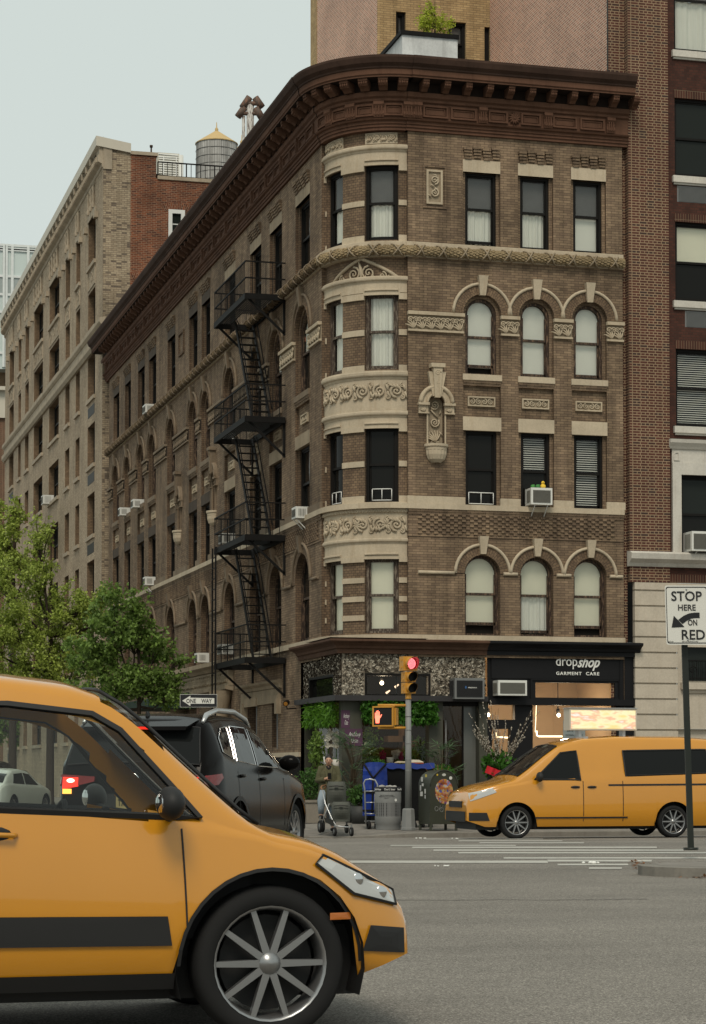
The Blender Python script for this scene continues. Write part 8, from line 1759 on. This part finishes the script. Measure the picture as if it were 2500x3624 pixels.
Ed = [(0,1),(1,2),(2,3),(3,4),(4,5),(5,6),(6,7),(3,8),(8,9),(9,10),(10,11),(3,12),(12,13),(13,14),(14,15),(0,16),(16,17),(17,18),(18,19),(0,20),(20,21),(21,22),(22,23)]
Rd = [(.15,.11),(.13,.10),(.15,.11),(.075,.07),(.05,.052),(.068,.078),(.078,.09),(.055,.065),.06,.045,.03,.034,.06,.045,.03,.034,.085,.06,.045,.035,.085,.06,.045,.035]
def face(g):
    n_ = Vector((0,0,1)); fw = -ey
    c = B(0, .065, 1.53)
    g.tube([c+fw*.075+n_*.02, c+fw*.098-n_*.012, c+fw*.082-n_*.018], [.008,.013,.006], 6)
    for sx in (-1, 1): g.ball(c+CR*(sx*.078)+n_*.0, .02, 0, 8, 6, .4, .8, 1.3)
    for i in range(4): q_ = B(-.012+.0, .27, 1.175-.016*i); g.tube([B(-.03,.25,1.172-.016*i), q_+fw*.02, B(.022,.268,1.172-.016*i), B(.03,.245,1.170-.016*i)], [.009,.0095,.0085,.006], 6)
    g.tube([B(-.02,.25,1.18), B(.0,.245,1.205), B(.018,.235,1.22)], [.011,.010,.007], 6)
    for i in range(4): g.tube([B(.085+.018*i,.30,1.01), B(.085+.018*i,.335,1.0), B(.085+.018*i,.335,.975), B(.085+.018*i,.315,.965)], [.009,.0095,.0085,.006], 6)
    g.tube([B(.085,.29,1.0), B(.07,.31,.985), B(.072,.325,.97)], [.010,.009,.007], 6)
skinmesh('body', V, Ed, Rd, M['skin'], 2, face)
g = MB(); c = B(0, .062, 1.53); fw = -ey
for sx in (-1, 1): g.ball(c+CR*(sx*.030)+fw*.078+Vector((0,0,.018)), .009, 0, 8, 5, 1.3, .6, .6); g.tube([c+CR*(sx*.015)+fw*.083+Vector((0,0,.036)), c+CR*(sx*.03)+fw*.082+Vector((0,0,.041)), c+CR*(sx*.046)+fw*.07+Vector((0,0,.036))], .0035, 4)
g.build('eyes', M['hair'], wo_); g = MB(); g.tube([c+CR*-.022+fw*.078-Vector((0,0,.042)), c+fw*.085-Vector((0,0,.041)), c+CR*.022+fw*.078-Vector((0,0,.042))], [.003,.006,.003], 5); g.build('mouth', plain('lips', (.24,.08,.07), .5), wo_)
g = MB(); g.ball(B(0, .012, 1.592), .096, 0, 16, 10, .93, 1.0, .78); g.ball(B(0,-.015,1.54), .085, 0, 14, 9, .95, .8, 1.05); g.ball(B(0,-.05,1.655), .042, 0, 10, 7, 1.1, 1, .85); g.build('hair', M['hair'], wo_)
g = MB(); g.ball(B(-.082,.075,1.515), .010, 0, 6, 4, .7, 1, 1.5); g.build('earbud', M['sign'], wo_)
def ring(c, rx, ry, n=20): return [c+CR*(rx*cos(2*pi*i/n))-ey*(ry*sin(2*pi*i/n)) for i in range(n)]
g = MB(); R_ = [(1.43,.06,.06,.0),(1.40,.115,.085,.0),(1.35,.19,.115,.0),(1.25,.205,.14,.01),(1.1,.20,.145,.01),(.98,.21,.15,.01),(.82,.235,.165,.01),(.66,.255,.175,.02),(.56,.25,.17,.02)]
K = [ring(B(0, y, z), a, b) for z, a, b, y in R_]
rr = random.Random(14)
for A_, B_ in zip(K, K[1:]):
    for i in range(20): j = (i+1) % 20; g.poly([A_[i], B_[i], B_[j], A_[j]], 0, True)
for s, e, w_ in ((8,9,10), (12,13,14)): 
    a, b_, c = V[s], V[e], V[w_]; a = a+Vector((0,0,.015)); g.tube([a+(Vector((w0.x,w0.y,a.z))-a)*.45, a, a.lerp(b_, .5), b_, b_.lerp(c, .5), b_.lerp(c, .93)], [.085,.088,.078,.07,.062,.054], 12)
g.build('cardigan', M['coat'], wo_)
g = MB()
for sx in (-1, 1): g.tube([B(sx*.075,.03,1.44), B(sx*.065,.11,1.34), B(sx*.04,.165,1.2), B(sx*.045,.18,.95), B(sx*.05,.195,.62)], [.03,.03,.028,.026,.022], 8)
g.build('cardigan_edge', M['coat'], wo_)
g = MB(); g.poly([B(-.07,.075,1.43), B(.07,.075,1.43), B(.055,.150,1.28), B(.0,.168,1.12), B(-.055,.150,1.28)][::-1]); g.tube([B(-.07,-.01,1.43), B(-.045,.07,1.385), B(.0,.10,1.36), B(.05,.07,1.385), B(.07,-.01,1.43), B(0,-.06,1.44)], .035, 8, 0, False, True); g.build('scarf', M['blackc'], wo_)
g = MB()
for P_, r__ in (((V[0]+CR*-.08, V[17], V[18]+Vector((0,0,.03))), (.115,.085,.062)), ((V[0]+CR*.08, V[21], V[22]+Vector((0,0,.03))), (.115,.085,.062))):
    a, b_, c = P_; g.tube([a, a.lerp(b_, .5), b_, b_.lerp(c, .5), c], [r__[0], .10, r__[1], .072, r__[2]], 12)
g.build('jeans', M['jean'], wo_)
for q0, q1 in ((V[18], V[19]), (V[22], V[23])):
    g = MB(); d = (q1-q0); d.z = 0; d.normalize(); zb = q1.z-.05; g.ball(q0+d*.06+Vector((0,0,zb-q0.z+.045)), .05, 0, 12, 8, 1.0, 2.2, .95); g.build('shoe', M['blackc'], wo_)
ph_ = thing('phone', 'black phone held in the hand of the woman', 'phone', B(.015,.29,1.19)); g = MB(); a = B(.02, .285, 1.20); g.hexa([a+CR*-.037+Vector((0,0,-.07)), a+CR*.037+Vector((0,0,-.07)), a+CR*.037-ey*.01+Vector((0,0,-.068)), a+CR*-.037-ey*.01+Vector((0,0,-.068)), a+CR*-.037-ey*.03+Vector((0,0,.07)), a+CR*.037-ey*.03+Vector((0,0,.07)), a+CR*.037-ey*.04+Vector((0,0,.07)), a+CR*-.037-ey*.04+Vector((0,0,.07))]); g.build('case', M['deepblk'], ph_)
